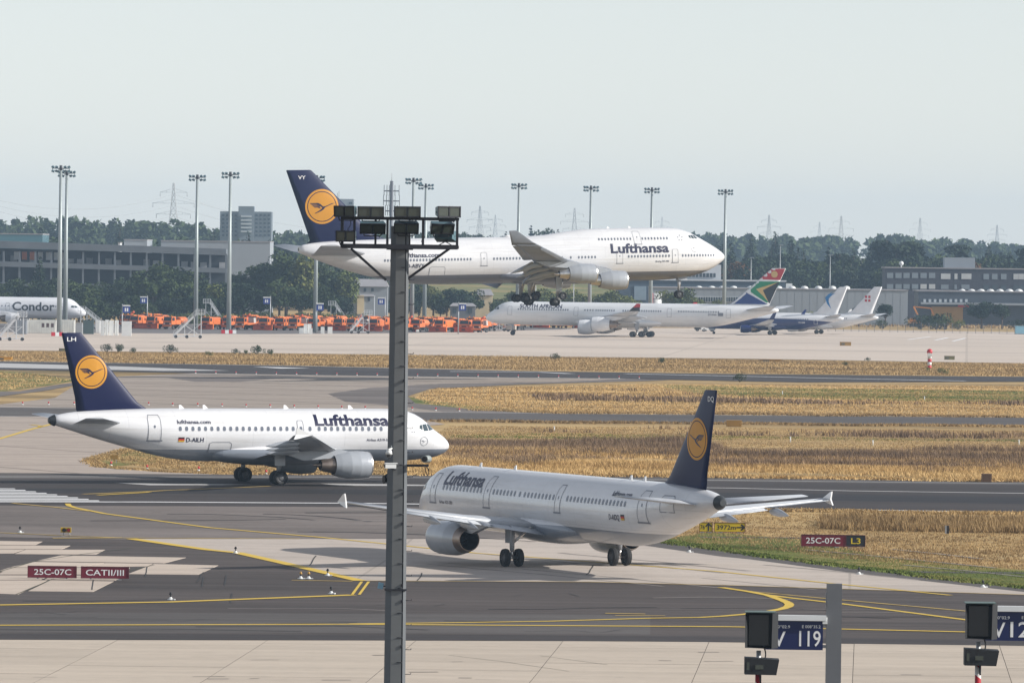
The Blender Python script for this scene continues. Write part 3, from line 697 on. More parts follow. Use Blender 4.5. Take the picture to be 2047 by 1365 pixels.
    def crane_badge(s, s0, z0, r):
        o, i_ = disc(r * .9, r, 24); n = 24; fl = -1 if s.side > 0 else 1
        s.decal('badge_ring', o + i_, [(k, (k + 1) % n, n + (k + 1) % n, n + k) for k in range(n)], s0, z0, INK_G, dz=None)
        for c in CRANE: s.decal('badge_crane', [(fl * x * r, y * r) for x, y in c], [tuple(range(len(c)))], s0, z0, INK_G, dz=None)
    def star_badge(s, s0, z0, r):
        for k in range(5):
            t = PI / 2 + 2 * PI * k / 5; c = (r * math.cos(t), r * math.sin(t)); q = r * .34
            s.decal('star_badge', [(c[0] + q * math.cos(t + a), c[1] + q * math.sin(t + a)) for a in (0, 2.3, PI, -2.3)], [(0, 1, 2, 3)], s0, z0, INK_G, dz=None)
    def german_flag(s, s0, z0, w=.5, h=.33):
        for k, m in enumerate((GOLD_P, RED_P, BLACK)):
            s.decal('flag_stripe', [(0, k * h / 3), (w, k * h / 3), (w, (k + 1) * h / 3), (0, (k + 1) * h / 3)], [(0, 1, 2, 3)], s0, z0, m, dz=None)
    def engine(s, p, lip, zc, r, L, mats, style='core', n=28, pyl=None, tilt=0.0):
        """mats: cowl, lip, core"""
        cowl, lipm, core = mats
        for sd in (1, -1):
            X = s.sm - lip; O = (0, sd * p, zc); A = lambda pr: [(X - a, q) for a, q in pr]
            mb = MB()
            tail_r = .74 if style == 'core' else .66
            mb.revolve(A([(.9 * r, .001), (.9 * r, .80 * r), (.35 * r, .80 * r), (.08 * r, .85 * r), (0, .90 * r), (.03 * r, .935 * r), (.14 * r, .97 * r), (.45 * r, 1.0 * r), (.35 * L, 1.03 * r), (.6 * L, 1.0 * r), (.85 * L, (.86 if style == 'core' else .82) * r), (L, tail_r * r), (L, (tail_r - .05) * r), (L - .5 * r, (tail_r - .1) * r)]), O, 'X', n, mis=[2, 2, 2, 1, 1, 1, 0, 0, 0, 0, 0 if style == 'core' else 3, 3, 2])
            e = mb.build('engine', [cowl, lipm, DARK, core], s.root)
            mb = MB()
            if style == 'core':
                mb.revolve(A([(L - .6 * r, .64 * r), (L - .1 * r, .60 * r), (L + .55 * r, .50 * r), (L + 1.0 * r, .40 * r), (L + 1.0 * r, .34 * r), (L + .7 * r, .30 * r)]), O, 'X', n, mis=[0, 0, 0, 0, 1]); mb.revolve(A([(L + .6 * r, .26 * r), (L + 1.2 * r, .16 * r), (L + 1.6 * r, .02 * r)]), O, 'X', 14)
                mb.build('exhaust_nozzle', [core, DARK], e)
            else:
                mb.revolve(A([(L - .5 * r, .56 * r), (L - 1.6 * r, .55 * r), (L - 1.6 * r, .001)]), O, 'X', n, mi=0); mb.revolve(A([(L - 1.5 * r, .3 * r), (L - .7 * r, .16 * r), (L - .4 * r, .02 * r)]), O, 'X', 12)
                mb.build('exhaust_duct', DARK, e)
            sp = MB().revolve(A([(.25 * r, .01), (.5 * r, .14 * r), (.85 * r, .26 * r)]), O, 'X', 12).build('spinner', STRUT, e)
            if pyl:
                mb = MB(); pr = pyl; w = 0.17 * (r / 1.05)
                a = [(s.sm - q, sd * p - w, z) for q, z in pr]; b = [(s.sm - q, sd * p + w, z) for q, z in pr]; k = len(pr)
                mb.add(a + b, [tuple(range(k)), tuple(reversed(range(k, 2 * k)))] + [(i, k + i, k + (i + 1) % k, (i + 1) % k) for i in range(k)])
                mb.build('pylon', cowl, e)
    def gear(s, q, p, r, w, rows, lat, ztop, z0=0.0, strut=0.14, tilt=0.0, rowgap=1.3, doors=True, name='landing_gear', lean=0.0):
        mb = MB(); top = (s.sm - q + lean, p, ztop); ax = (s.sm - q, p, z0 + r)
        mb.tube(top, (s.sm - q, p, z0 + r + .45), strut * 1.25, strut, 12, 1); mb.tube((s.sm - q, p, z0 + r + .5), ax, strut * .75, strut * .75, 10, 0)
        mb.tube((s.sm - q, p - lat / 2 * .9, z0 + r), (s.sm - q, p + lat / 2 * .9, z0 + r), strut * .7, n=8)
        if abs(p) > .5:
            i = -1 if p > 0 else 1
            mb.tube((s.sm - q, p, z0 + r + .9), (s.sm - q, p + i * 1.3, ztop), strut * .55, n=8)
        mb.tube((s.sm - q + .05, p, z0 + r + .35), (s.sm - q + (1.0 if rows > 1 else .45), p, ztop), strut * .5, n=8)
        if rows > 1: mb.tube((s.sm - q - rowgap / 2 * math.cos(tilt) * (rows - 1), p, z0 + r - math.sin(tilt) * rowgap / 2), (s.sm - q + rowgap / 2 * math.cos(tilt) * (rows - 1), p, z0 + r + math.sin(tilt) * rowgap / 2), strut * .8, n=8)
        g = mb.build(name, [METAL, STRUT], s.root)
        for k in range(rows):
            off = (k - (rows - 1) / 2) * rowgap
            for y in (-lat / 2, lat / 2):
                link('wheel', wheel_mesh(r, w), g, (s.sm - q + off * math.cos(tilt), p + y, z0 + r + off * math.sin(tilt)))
            if rows > 1: MB().tube((s.sm - q + off * math.cos(tilt), p - lat / 2, z0 + r + off * math.sin(tilt)), (s.sm - q + off * math.cos(tilt), p + lat / 2, z0 + r + off * math.sin(tilt)), strut * .5, n=8).build('axle', STRUT, g)
        if doors and abs(p) > .5:
            o = 1 if p > 0 else -1
            MB().box((s.sm - q, p + o * (strut + .12), (ztop + z0 + 2 * r) / 2 + .25), (r * 1.5, .05, max(.6, (ztop - z0 - 2 * r) * .85))).build('gear_door', NAC_L, g)
        elif doors:
            for o in (-1, 1): MB().box((s.sm - q + .5, p + o * .42, ztop - .25), (1.5, .04, .7), rot=Matrix.Rotation(o * .15, 3, 'X')).build('gear_door', NAC_L, g)
    def belly(s, a, b, zb, zt, hw, m):
        rings = []; n = 28
        for k in range(19):
            f = k / 18; e = min(1, (math.sin(PI * f)**0.42) + .02); q = a + (b - a) * f
            rings.append([(s.sm - q, hw * e**.5 * math.cos(2 * PI * i / n), (zb + zt) / 2 + (zt - zb) / 2 * e * math.copysign(abs(math.sin(2 * PI * i / n))**.75, math.sin(2 * PI * i / n))) for i in range(n)])
        MB().loft(rings).build('wing_body_fairing', m, s.root)
    def antennas(s, ss, h=.3, m=None):
        for q in ss:
            z = s.zt(q) - .03
            MB().add([(s.sm - q - .2, 0, z), (s.sm - q + .25, 0, z), (s.sm - q - .05, 0, z + h), (s.sm - q - .22, 0, z + h)] + [(s.sm - q - .2, .05, z), (s.sm - q + .25, .05, z), (s.sm - q - .05, .05, z + h), (s.sm - q - .22, .05, z + h)],
                     [(0, 1, 2, 3), (7, 6, 5, 4), (0, 4, 5, 1), (1, 5, 6, 2), (2, 6, 7, 3), (3, 7, 4, 0)]).build('antenna', m or INK_W, s.root)

def a320_family(name, label, loc, yaw, L, sm, side, style, textset):
    P = Plane(name, label, loc, yaw, 0, generic_stations(L, 1.75, 5.9, 1.975), sm, livery(name + '_paint', WHITE, (0.21, 0.235, 0.275), 2.72), side)
    sec = [(1.6, sm - 6.4, 7.4, 2.35, .13), (6.4, sm - 3.5, 4.5, 2.95, .115), (16.9, sm + 2.5, 1.55, 4.3, .10)]
    P.wing('wing', sec, WINGM, cut=.80)
    P.flap('flap', sec, 2.0, 6.3, .77, .27, .06, R(9), WINGM); P.flap('flap', sec, 6.45, 12.9, .77, .27, .05, R(9), WINGM); P.flap('aileron', sec, 13.0, 16.8, .785, .22, .0, R(2), WINGM)
    P.flap('slat', sec, 2.6, 16.6, -.035, .13, .05, R(14), WINGM, .2)
    P.fairings(sec, (7.3, 10.4, 13.4), 2.9, .19, .27, NAC_L, .62, .32, .10)
    for sd in (1, -1):      # wing tip fence
        mb = MB(); q0 = sm + 2.6
        for o in (0, .09): mb.v.extend([(sm - q0, sd * (16.9 + o), 4.3), (sm - q0 - 1.05, sd * (16.98 + o), 4.80), (sm - q0 - 1.3, sd * (16.98 + o), 4.86), (sm - q0 - 1.3, sd * (16.9 + o), 4.35), (sm - q0 - 1.5, sd * (16.95 + o), 3.98), (sm - q0 - 1.2, sd * (16.95 + o), 4.02)])
        fs_ = [(0, 1, 2, 3, 4, 5), (11, 10, 9, 8, 7, 6)] + [(i, 6 + i, 6 + (i + 1) % 6, (i + 1) % 6) for i in range(6)]
        mb.f += fs_; mb.m += [0] * 8; mb.sm += [False] * 8; mb.build('wingtip_fence', INK_W, P.root)
    P.belly(sm - 7.9, sm + 5.2, 1.42, 3.35, 2.12, P.body)
    hs = [(.5, L - 6.0, 4.1, 4.72, .10), (6.22, L - 2.2, 1.45, 5.28, .09)]
    P.wing('tailplane', hs, WINGM)
    P.fin([(5.55, L - 8.9, 6.6, .035), (5.85, L - 8.1, 5.9, .06), (6.35, L - 7.3, 5.15, .085), (6.7, L - 6.98, 4.87, .09), (11.7, L - 2.62, 1.68, .09), (11.76, L - 2.5, 1.5, .06)], NAVY)
    lipz = 1.62; z_w = 2.55
    if style == 'core': P.engine(5.75, sm - 6.85, lipz, 1.08, 3.05, (NAC_L, METAL, HOT), 'core', pyl=[(sm - 5.6, 2.55), (sm - 4.3, 2.88), (sm + .6, 2.62), (sm - 1.2, 2.0), (sm - 4.2, 2.2)])
    else: P.engine(5.75, sm - 7.05, lipz, 1.08, 4.75, (NAC_L, METAL, HOT), 'duct', pyl=[(sm - 5.9, 2.5), (sm - 4.3, 2.9), (sm + 1.0, 2.7), (sm - 1.6, 2.05), (sm - 4.2, 2.2)])
    for p in (3.795, -3.795): P.gear(sm, p, .585, .42, 1, .93, 2.5, strut=.15)
    P.gear(5.07, 0, .38, .22, 1, .5, 2.0, strut=.09, name='nose_gear')
    P.cockpit([[(1.72, 4.28), (2.28, 4.2), (2.36, 4.72), (1.95, 4.66)], [(2.38, 4.18), (2.86, 4.16), (2.86, 4.70), (2.46, 4.72)], [(2.96, 4.18), (3.3, 4.3), (3.16, 4.64), (2.94, 4.66)]])
    mb = MB().revolve([(-.05, .001), (-.05, .20), (.02, .27), (.20, .36), (.42, .46)], (sm - L, 0, (P.zb(L) + P.zt(L)) / 2), 'X', 18).build('tail_cone', mat('apu_metal', (0.05, 0.055, 0.06), .5, .4), P.root)
    P.antennas((8.5, 14.0, L - 13, L - 11))
    P.crane_logo(L - 3.4, 8.72, 1.30)
    return P

# ---- the narrow-body taxiing to the right across the runway end
P = a320_family('airliner', 'white narrow-body airliner with navy tail and silver engine, nose behind the floodlight mast', (-19.69, 512.4, gz(512.4) + .01), R(23.95), 33.84, 16.11, -1, 'core', 0)
P.fin_text('LH', 32.45, 11.1, .72, .33, INK_W)
P.text('Lufthansa', 12.25, 4.62, 6.35, .86, bold=.032)
P.text('lufthansa.com', 23.85, 4.74, 2.8, .32, bold=.022)
P.text('D-AILH', 23.15, 3.32, 1.45, .36); P.german_flag(23.8, 3.33, .5, .36)
P.text('Airbus A319-100', 7.9, 3.38, 2.1, .22)
P.windows([(6.65, 11.95), (12.72, 12.72), (13.5, 13.5), (14.15, 23.65)], 4.36)
P.door(25.2, 26.28, 3.42, 5.42); P.door(4.55, 5.5, 3.42, 5.3); P.door(13.25, 13.8, 3.75, 5.0, sill=False, win=False)
P.door(19.3, 21.2, 2.45, 3.3, sill=False, win=False)
P.crane_badge(2.85, 3.36, .36); P.star_badge(3.85, 4.26, .2)

# ---- the longer narrow-body seen from behind on the concrete taxiway
P = a320_family('airliner', 'white narrow-body airliner turned away, tail cone facing, wings spread over the concrete taxiway', (3.62, 415.3, gz(415.3) + .02), R(114.36), 44.51, 21.98, 1, 'duct', 1)
P.fin_text('DQ', 42.5, 11.05, .72, .33, INK_W)
P.text('Lufthansa', 6.5, 4.70, 6.2, .86, bold=.032)
P.text('lufthansa.com', 32.3, 4.92, 2.8, .32, bold=.022)
P.text('D-AIDQ', 32.5, 3.45, 1.45, .36); P.german_flag(34.15, 3.47, .5, .36)
P.text('Airbus A321-200', 6.2, 3.42, 2.1, .22)
P.windows([(6.7, 12.75), (14.75, 18.05), (18.85, 18.85), (19.6, 24.0), (26.1, 34.6)], 4.5)
P.door(4.6, 5.55, 3.42, 5.35); P.door(13.3, 14.25, 3.42, 5.45); P.door(24.35, 25.2, 3.55, 5.3); P.door(36.3, 37.4, 3.42, 5.4)
P.door(38.9, 40.4, 4.15, 5.2, sill=False, win=False)

WING_J = mat('jumbo_wing_grey', (0.24, 0.26, 0.30), 0.4, 0.1, 0.2, 0.4)
# ---- the four-engined wide-body coming in to land
st = [(0, 5.38, 5.42, .02), (.08, 5.15, 5.65, .28), (.3, 4.9, 5.95, .6), (1, 4.4, 6.5, 1.2), (2, 3.8, 7.15, 1.75), (3.5, 3.15, 8.0, 2.3), (5, 2.72, 8.82, 2.65), (6.3, 2.46, 9.45, 2.85), (8, 2.25, 9.88, 3.05), (10, 2.1, 10.03, 3.18), (13, 2.05, 10.07, 3.25), (22, 2.05, 10.05, 3.25), (25, 2.05, 9.82, 3.25), (28, 2.05, 9.38, 3.25), (31, 2.05, 9.08, 3.25), (34, 2.05, 9.0, 3.25),
      (47, 2.05, 9.0, 3.25), (51, 2.2, 9.0, 3.2), (55, 2.85, 8.98, 3.0), (59, 3.8, 8.93, 2.6), (63, 5.0, 8.8, 2.0), (66.3, 6.2, 8.55, 1.3), (67.8, 6.8, 8.3, .8), (68.6, 7.2, 8.0, .4)]
P = Plane('jumbo_jet', 'white four-engined jumbo jet with navy tail and lowered wheels, flying low over the airfield', (3.4, 981.3, 13.6), R(20.74), R(1.55), st, 31.0, livery('jumbo_paint', WHITE, (0.17, 0.18, 0.21), 3.45), -1, zmid=5.5)
sm = 31.0
sec = [(2.6, 19.2, 15.6, 3.4, .125), (12.2, 26.9, 10.0, 4.4, .11), (22.0, 34.6, 6.6, 5.8, .10), (31.9, 42.6, 4.1, 8.0, .09)]
P.wing('wing', sec, WING_J, cut=.80)
for nm, a, b in (('flap', 4.2, 11.0), ('flap', 12.6, 21.5)):
    P.flap(nm, sec, a, b, .79, .15, .25, R(24), WING_J, .16); P.flap(nm, sec, a, b, .915, .15, .95 if a < 9 else .62, R(40), WING_J, .12)
P.flap('aileron', sec, 11.1, 12.5, .785, .2, .05, R(6), WING_J); P.flap('aileron', sec, 21.7, 31.6, .785, .21, .0, R(3), WING_J)
P.flap('slat', sec, 4.5, 30.5, -.04, .12, .12, R(28), WING_J, .2)
P.fairings(sec, (6.2, 10.2, 15.4, 19.8), 5.6, .32, .48, NAC_L, .55, .55, .34)
for sd in (1, -1):
    rings = [P.foil_ring(sd * p, le, ch, z, t) for p, le, ch, z, t in ((31.85, 42.6, 4.1, 8.0, .09), (32.2, 43.6, 3.3, 8.45, .08), (32.9, 46.2, 1.3, 10.1, .07))]
    MB().loft(rings).build('winglet', WING_J, P.root)
P.wing('tailplane', [(.8, 57.6, 9.2, 6.6, .10), (11.08, 66.2, 2.7, 8.2, .09)], NAC_L)
P.fin([(8.3, 53.0, 14.5, .03), (8.9, 54.6, 12.2, .08), (9.6, 56.6, 10.4, .09), (19.3, 66.35, 4.0, .09), (19.42, 66.6, 3.7, .06)], NAVY)
P.crane_logo(64.9, 13.95, 2.6); P.fin_text('VY', 68.55, 18.05, 1.15, .55, INK_W)
P.engine(20.8, 29.4, 3.55, 1.42, 4.3, (NAC_L, METAL, METAL), 'core', pyl=[(30.6, 4.7), (33.0, 5.4), (39.0, 5.5), (37, 4.7), (33.5, 4.4)])
P.engine(11.7, 20.9, 2.35, 1.42, 4.3, (NAC_L, METAL, METAL), 'core', pyl=[(22.2, 3.6), (25.0, 4.3), (33, 4.3), (30, 3.4), (25.2, 3.2)])
P.belly(17.5, 38.5, 1.7, 4.6, 3.6, P.body)
for p, q in ((5.5, 29.4), (-5.5, 29.4), (1.9, 32.6), (-1.9, 32.6)): P.gear(q, p, .62, .48, 2, 1.12, 3.2, z0=-1.0 if abs(p) > 3 else -.8, strut=.27, tilt=R(40) if abs(p) > 3 else R(8), rowgap=1.48, doors=abs(p) > 3)
P.gear(7.6, 0, .62, .45, 1, .92, 2.6, z0=-.75, strut=.16, name='nose_gear')
P.text('Lufthansa', 19.85, 6.35, 9.5, 1.42, bold=.032); P.text('lufthansa.com', 53.1, 6.18, 5.7, .66, bold=.022); P.text('D-ABVY', 52.6, 4.62, 2.75, .62); P.german_flag(53.7, 4.62, .8, .55)
P.text('Boeing 747-400', 12.6, 4.85, 2.2, .26)
P.windows([(10.4, 14.45), (16.4, 21.5)], 8.45, .26, .36, .508); P.windows([(2.6, 8.1), (10.4, 17.0), (22.45, 25.1), (26.4, 26.4), (27.8, 27.8), (31.0, 38.75), (42.5, 52.5), (53.2, 56.0)], 5.78, .27, .40, .508)
P.door(8.85, 9.85, 4.75, 6.75); P.door(17.95, 18.95, 4.75, 6.75); P.door(39.85, 40.85, 4.75, 6.75); P.door(14.7, 15.9, 7.6, 9.55); P.door(46.5, 49.0, 3.4, 4.7, sill=False, win=False)
P.cockpit([[(4.95, 8.28), (5.5, 8.32), (5.75, 8.86), (5.35, 8.78)], [(5.62, 8.3), (6.1, 8.36), (6.22, 8.85), (5.86, 8.86)], [(6.22, 8.38), (6.6, 8.5), (6.6, 8.8), (6.32, 8.85)]])
P.crane_badge(5.95, 6.9, .62); P.star_badge(8.2, 8.45, .42)
MB().revolve([(-.03, .001), (-.03, .24), (.35, .34), (.6, .45)], (sm - 68.6, 0, 7.6), 'X', 16).build('tail_cone', MATS['apu_metal'], P.root)
P.antennas((15.5, 19.0)); MB().sphere((sm - 35, 0, 9.05), 1.0, .5, .25).build('antenna_dome', INK_W, P.root)

# ---- parked four-engined wide-body with the flag tail
L = 73.46; sm = 39.5
P = Plane('parked_airliner', 'long white four-engined airliner with multicoloured flag tail, parked beside orange snow ploughs', (31.8, 1591.1, gz(1591) + .012), R(166.04), 0, generic_stations(L, 2.55, 8.3, 2.82, 8.5, 19, .43), sm, livery('long_airliner_paint', (0.78, 0.79, 0.80), (0.78, 0.79, 0.80), -9, grime=.08), 1)
sec = [(2.2, 24.3, 14.5, 3.7, .125), (10.5, 30.3, 9.3, 4.5, .11), (31.2, 43.3, 2.6, 6.6, .10)]
P.wing('wing', sec, WINGM, cut=.85); P.flap('flap', sec, 3.4, 10.3, .83, .18, .03, R(5), WINGM); P.flap('flap', sec, 10.6, 23, .83, .18, .02, R(5), WINGM); P.flap('aileron', sec, 23.2, 30.8, .835, .16, 0, R(2), WINGM)
P.fairings(sec, (7.0, 13.5, 17.5, 21.5), 5.0, .3, .42, WINGM, .6, .45, .06)
for sd in (1, -1):
    for nm, m, a, b in (('winglet', RED_P, .5, 1), ('winglet_base', INK_K, 0, .5)):
        R2 = [P.foil_ring(sd * (31.2 + .75 * t), 43.3 + 2.0 * t, 2.6 - 1.6 * t, 6.6 + 1.75 * t, .08) for t in (a, (a + b) / 2, b)]
        MB().loft(R2).build(nm, m, P.root)
P.wing('tailplane', [(1.0, 65.2, 6.6, 6.9, .10), (10.75, 72.6, 2.5, 8.0, .09)], WINGM)
P.fin([(7.7, 60.3, 10.5, .04), (8.3, 61.3, 9.9, .08), (9.2, 62.6, 9.0, .09), (17.1, 71.6, 3.5, .09), (17.22, 71.8, 3.3, .06)], mat('white_fin', (.75, .75, .75), .35))
def fin_le(z): return float(np.interp(z, [8.3, 9.2, 17.2], [61.3, 62.6, 71.7]))
def fin_te(z): return float(np.interp(z, [8.3, 17.2], [71.2, 75.15]))
E_ = .06
GREEN_P = mat('green_paint', (0.0, 0.23, 0.09), .4); BLUE_P = mat('blue_paint', (0.004, 0.035, 0.19), .4); GOLDEN = mat('golden_paint', (0.62, 0.42, 0.16), .4)
def fpoly(nm, pts, m, off): P.fin_decal(nm, [(a - 61, b - 8) for a, b in pts], [tuple(range(len(pts)))], 61, 8, m, off, dz=.8, du=1.0)
fpoly('fin_red_panel', [(fin_le(14.5) + E_, 14.5), (fin_te(14.35) - E_, 14.35), (fin_te(17.15) - E_, 17.15), (fin_le(17.15) + E_, 17.15)], RED_P, .02)
fpoly('fin_green_panel', [(fin_le(11.9) + E_, 11.9), (70.6, 8.75), (71.2, 9.2), (73.9, 14.0), (fin_le(14.0) + E_, 14.0)], GREEN_P, .02)
fpoly('fin_blue_panel', [(fin_le(8.4) + E_, 8.4), (fin_te(8.4) - E_, 8.4), (70.5, 8.6), (fin_le(11.4) + E_, 11.4)], BLUE_P, .02)
fpoly('fin_black_panel', [(69.6, 11.9), (fin_te(14.0) - E_, 14.0), (fin_te(8.6) - E_, 8.6), (70.9, 8.9)], INK_K, .035)
fpoly('fin_gold_panel', [(67.9, 12.1), (73.3, 13.85), (69.6, 11.85), (71.0, 8.9), (69.7, 10.4)], GOLDEN, .05)
o, i_ = disc(0, .8, 20); P.fin_decal('fin_sun', o, [tuple(range(20))], 72.4, 15.75, GOLDEN, .05, dz=None, du=None)
for p, lip, zc in ((19.3, 31.4, 3.2), (9.3, 25.8, 2.35)): P.engine(p, lip, zc, 1.75, 4.6, (mat('white_cowl', (.74, .75, .77), .35), NAC_L, HOT), 'core', pyl=[(lip + 1.5, zc + 1.4), (lip + 4.5, zc + 2.0), (lip + 9, zc + 1.8), (lip + 5, zc + .8)])
P.belly(22, 46, 2.1, 4.9, 3.15, P.body)
for p in (5.34, -5.34): P.gear(39.5, p, .72, .55, 2, 1.4, 3.7, strut=.26, rowgap=2.2)
P.gear(40.3, 0, .7, .5, 2, 1.1, 3.0, strut=.24, rowgap=2.0, doors=False); P.gear(6.9, 0, .55, .4, 1, .7, 3.0, strut=.16, name='nose_gear')
P.text('SOUTH AFRICAN', 9.2, 6.74, 10.6, 1.0, bold=.022); P.text('ZS-SNA', 56.5, 5.5, 2.2, .45); P.decal('flag', [(0, 0), (1.3, 0), (1.3, .8), (0, .8)], [(0, 1, 2, 3)], 59.0, 5.4, INK_G)
P.windows([(8.9, 21.4), (25.7, 27.7), (28.5, 33.0), (35.3, 44.7), (49.2, 59.1)], 6.42, .3, .42, .6)
for a in (6.2, 22.9, 46.3, 61.0): P.door(a, a + 1.1, 5.0, 7.1, .06, win=False, sill=False)
P.cockpit([[(2.0, 6.3), (2.9, 6.2), (3.1, 6.95), (2.5, 6.85)], [(3.05, 6.2), (3.9, 6.35), (3.7, 6.95), (3.2, 7.0)]])

# ---- two parked twin jets behind it
def twin(name, label, loc, yaw, L, sm, body, finm, deco):
    P = Plane(name, label, loc, yaw, 0, generic_stations(L, 1.35, 5.4, 1.88, 6.0, 13.0, .36), sm, body, 1)
    sec = [(1.5, sm - 6.2, 7.2, 2.1, .13), (5.5, sm - 3.6, 4.4, 2.5, .115), (16.6, sm + 2.6, 1.6, 4.0, .10)]
    P.wing('wing', sec, WINGM); P.fairings(sec, (6.5, 10), 2.6, .18, .25, WINGM, .6, .3)
    for sd in (1, -1): MB().loft([P.foil_ring(sd * p, q, c, z, .08) for p, q, c, z in ((16.55, sm + 2.6, 1.6, 4.0), (16.95, sm + 3.1, 1.25, 4.5), (17.35, sm + 4.5, .6, 6.4))]).build('winglet', deco, P.root)
    P.wing('tailplane', [(.6, L - 5.0, 3.9, 4.75, .10), (7.17, L - .4, 1.3, 5.5, .09)], WINGM)
    P.fin([(4.9, L - 10.5, 8.6, .02), (5.4, L - 9.0, 7.4, .05), (6.2, L - 7.0, 5.6, .08), (12.4, L - 1.3, 2.2, .09), (12.5, L - 1.1, 2.0, .06)], finm)
    P.engine(4.85, sm - 7.2, 1.5, .98, 2.9, (deco, METAL, HOT), 'core', pyl=[(sm - 5.6, 2.3), (sm - 3.5, 2.5), (sm, 2.2), (sm - 3, 1.9)])
    P.belly(sm - 6.5, sm + 4.5, 1.1, 3.0, 2.0, body)
    for p in (2.86, -2.86): P.gear(sm, p, .56, .42, 1, .86, 2.2, strut=.15)
    P.gear(4.0, 0, .34, .2, 1, .4, 1.6, strut=.09, name='nose_gear')
    P.cockpit([[(1.6, 3.9), (2.2, 3.8), (2.3, 4.3), (1.9, 4.25)]])
    return P
WFIN = mat('white_tail_paint', (.74, .74, .75), .35)
DBLUE = mat('deep_blue_paint', (.008, .02, .12), .35)
g = XG(1544, 1668)
P = twin('parked_airliner', 'small twin jet with deep blue belly and swallow on white tail', g + Vector((0, 0, .012)), R(165), 38.0, 19.4, livery('blue_white_paint', (.75, .76, .78), (.008, .022, .13), 4.25, .0, -.0030, grime=.06), WFIN, DBLUE)
CY_P = mat('cyan_paint', (.0, .16, .42), .4)
for k, c in enumerate(([(-.2, 1.3), (.9, 1.9), (.3, 1.25), (1.5, 1.6), (.4, .9), (-.1, .3), (-.1, -.5), (.55, -2.2), (-.5, -.9), (-1.0, .4), (-.9, .6)],)):
    P.fin_decal('swallow', [(x * 1.1, y * 1.1) for x, y in c], [tuple(range(len(c)))], 34.2, 9.2, CY_P, .03, dz=None, du=None)
P.windows([(6, 29)], 4.15, .25, .35, .6); P.door(30.6, 31.5, 2.9, 4.7, .06, INK_W, sill=False); P.text('YR-BMI', 26.5, 3.1, 1.8, .4, INK_W)
g = XG(1637, 1702)
P = twin('parked_airliner', 'small white twin jet with four red squares on its tail', g + Vector((0, 0, .012)), R(165), 32.2, 16.4, livery('white_twin_paint', (.76, .77, .78), (.76, .77, .78), -9, grime=.06), WFIN, INK_W)
for x in (-.72, .18):
    for y in (-.7, .25): P.fin_decal('fin_square', [(x, y), (x + .6, y), (x + .6, y + .62), (x, y + .62)], [(0, 1, 2, 3)], 29.3, 9.3, RED_P, .03, dz=None, du=None)
P.windows([(6, 24)], 4.15, .25, .35, .6)

# ---- wide-body at the left edge
g = XG(168, 1640)
L = 54.9; sm = 24.5
P = Plane('parked_airliner', 'white twin-aisle airliner with large grey Condor lettering behind white containers', Vector((g.x - 24.4, 1650, gz(1650) + .012)), R(-4), 0, generic_stations(L, 2.1, 7.5, 2.52, 7.5, 16, .38), sm, livery('condor_paint', (.74, .75, .78), (.60, .61, .64), 3.0, grime=.08), -1)
sec = [(2, 17, 11, 3.0, .125), (8, 21.5, 7.2, 3.7, .11), (23.5, 31.5, 2.4, 5.6, .1)]
P.wing('wing', sec, WINGM); P.wing('tailplane', [(1, 46.5, 5.5, 6, .1), (9.3, 52, 2, 7, .09)], WINGM)
P.fin([(6.9, 41, 10, .04), (7.8, 43.5, 8, .09), (15.8, 51, 3.2, .09)], WFIN)
P.engine(7.9, 15.8, 2.1, 1.35, 3.6, (WFIN, METAL, HOT), 'core', pyl=[(17.5, 3.3), (20, 3.8), (25, 3.5), (21, 2.8)])
for p in (4.65, -4.65): P.gear(24.5, p, .58, .45, 2, 1.1, 3.2, strut=.2, rowgap=1.4)
P.gear(5.3, 0, .47, .3, 1, .6, 2.6, strut=.12, name='nose_gear')
P.text('Condor', 18.6, 4.15, 10.8, 2.2, mat('slate_lettering', (.045, .05, .06), .5, 0, 0), bold=.022)
P.windows([(7.5, 8.6), (18.6, 38)], 5.25, .28, .38, .9); P.door(5.4, 6.5, 4.1, 6.0, .06, sill=False); P.door(19.3, 20.3, 4.1, 6.0, .06, sill=False)
P.cockpit([[(2.0, 5.0), (2.8, 4.95), (2.9, 5.5), (2.4, 5.45)], [(2.9, 4.95), (3.7, 5.05), (3.6, 5.5), (3.0, 5.52)]])

# ================================================================== FOREGROUND MAST AND STAND SIGNS
MASTM = mat('mast_grey', (0.115, 0.125, 0.135), .6, .2, .18, .8)
MASTF = mat('mast_face', (0.16, 0.165, 0.165), .6, .2, .15, .8)
STEEL_D = mat('dark_steel', (0.03, 0.03, 0.037), .6, .3, .2)
LAMP_B = mat('lamp_housing', (0.09, 0.16, 0.19), .45, .3, .2)
LAMP_G = glass('lamp_glass', (0.055, 0.065, 0.055), .2)
CABLE = mat('cable', (0.015, 0.015, 0.017), .7, 0, 0)
GALV = mat('galvanised', (0.36, 0.37, 0.38), .5, .4, .15)
WHITE_B = mat('white_casing', (0.70, 0.71, 0.70), .45, 0, .12)
MD = 236.0; PXM = F_PX / MD                      # mast distance, picture pixels per metre there
base = XG(786, MD)
mast = thing('floodlight_mast', 'grey steel floodlight mast with climbing rungs and square lamp frame, in front of airliners', 'mast', base)
def ML(px, py, dy=0.0):                          # picture point at the mast's distance, in mast coordinates
    p = AT(px, py, MD); return Vector((p.x - base.x, dy, p.z - base.z))
ztop = ML(790, 452).z
mb = MB(); w0, w1 = .40, .325
def oct_ring(w, z, d=.30): return [(-w, -d * .55, z), (-w * .45, -d, z), (w * .62, -d, z), (w * .62, -d * .62, z), (w * .74, -d * .62, z), (w * .74, -d, z), (w, -d * .75, z), (w, d * .6, z), (w * .5, d, z), (-w * .5, d, z), (-w, d * .6, z)]
mb.loft([oct_ring(w0, 0, .40), oct_ring(w1, ztop, .32)], 0, False)
mb.build('pole', MASTM, mast)
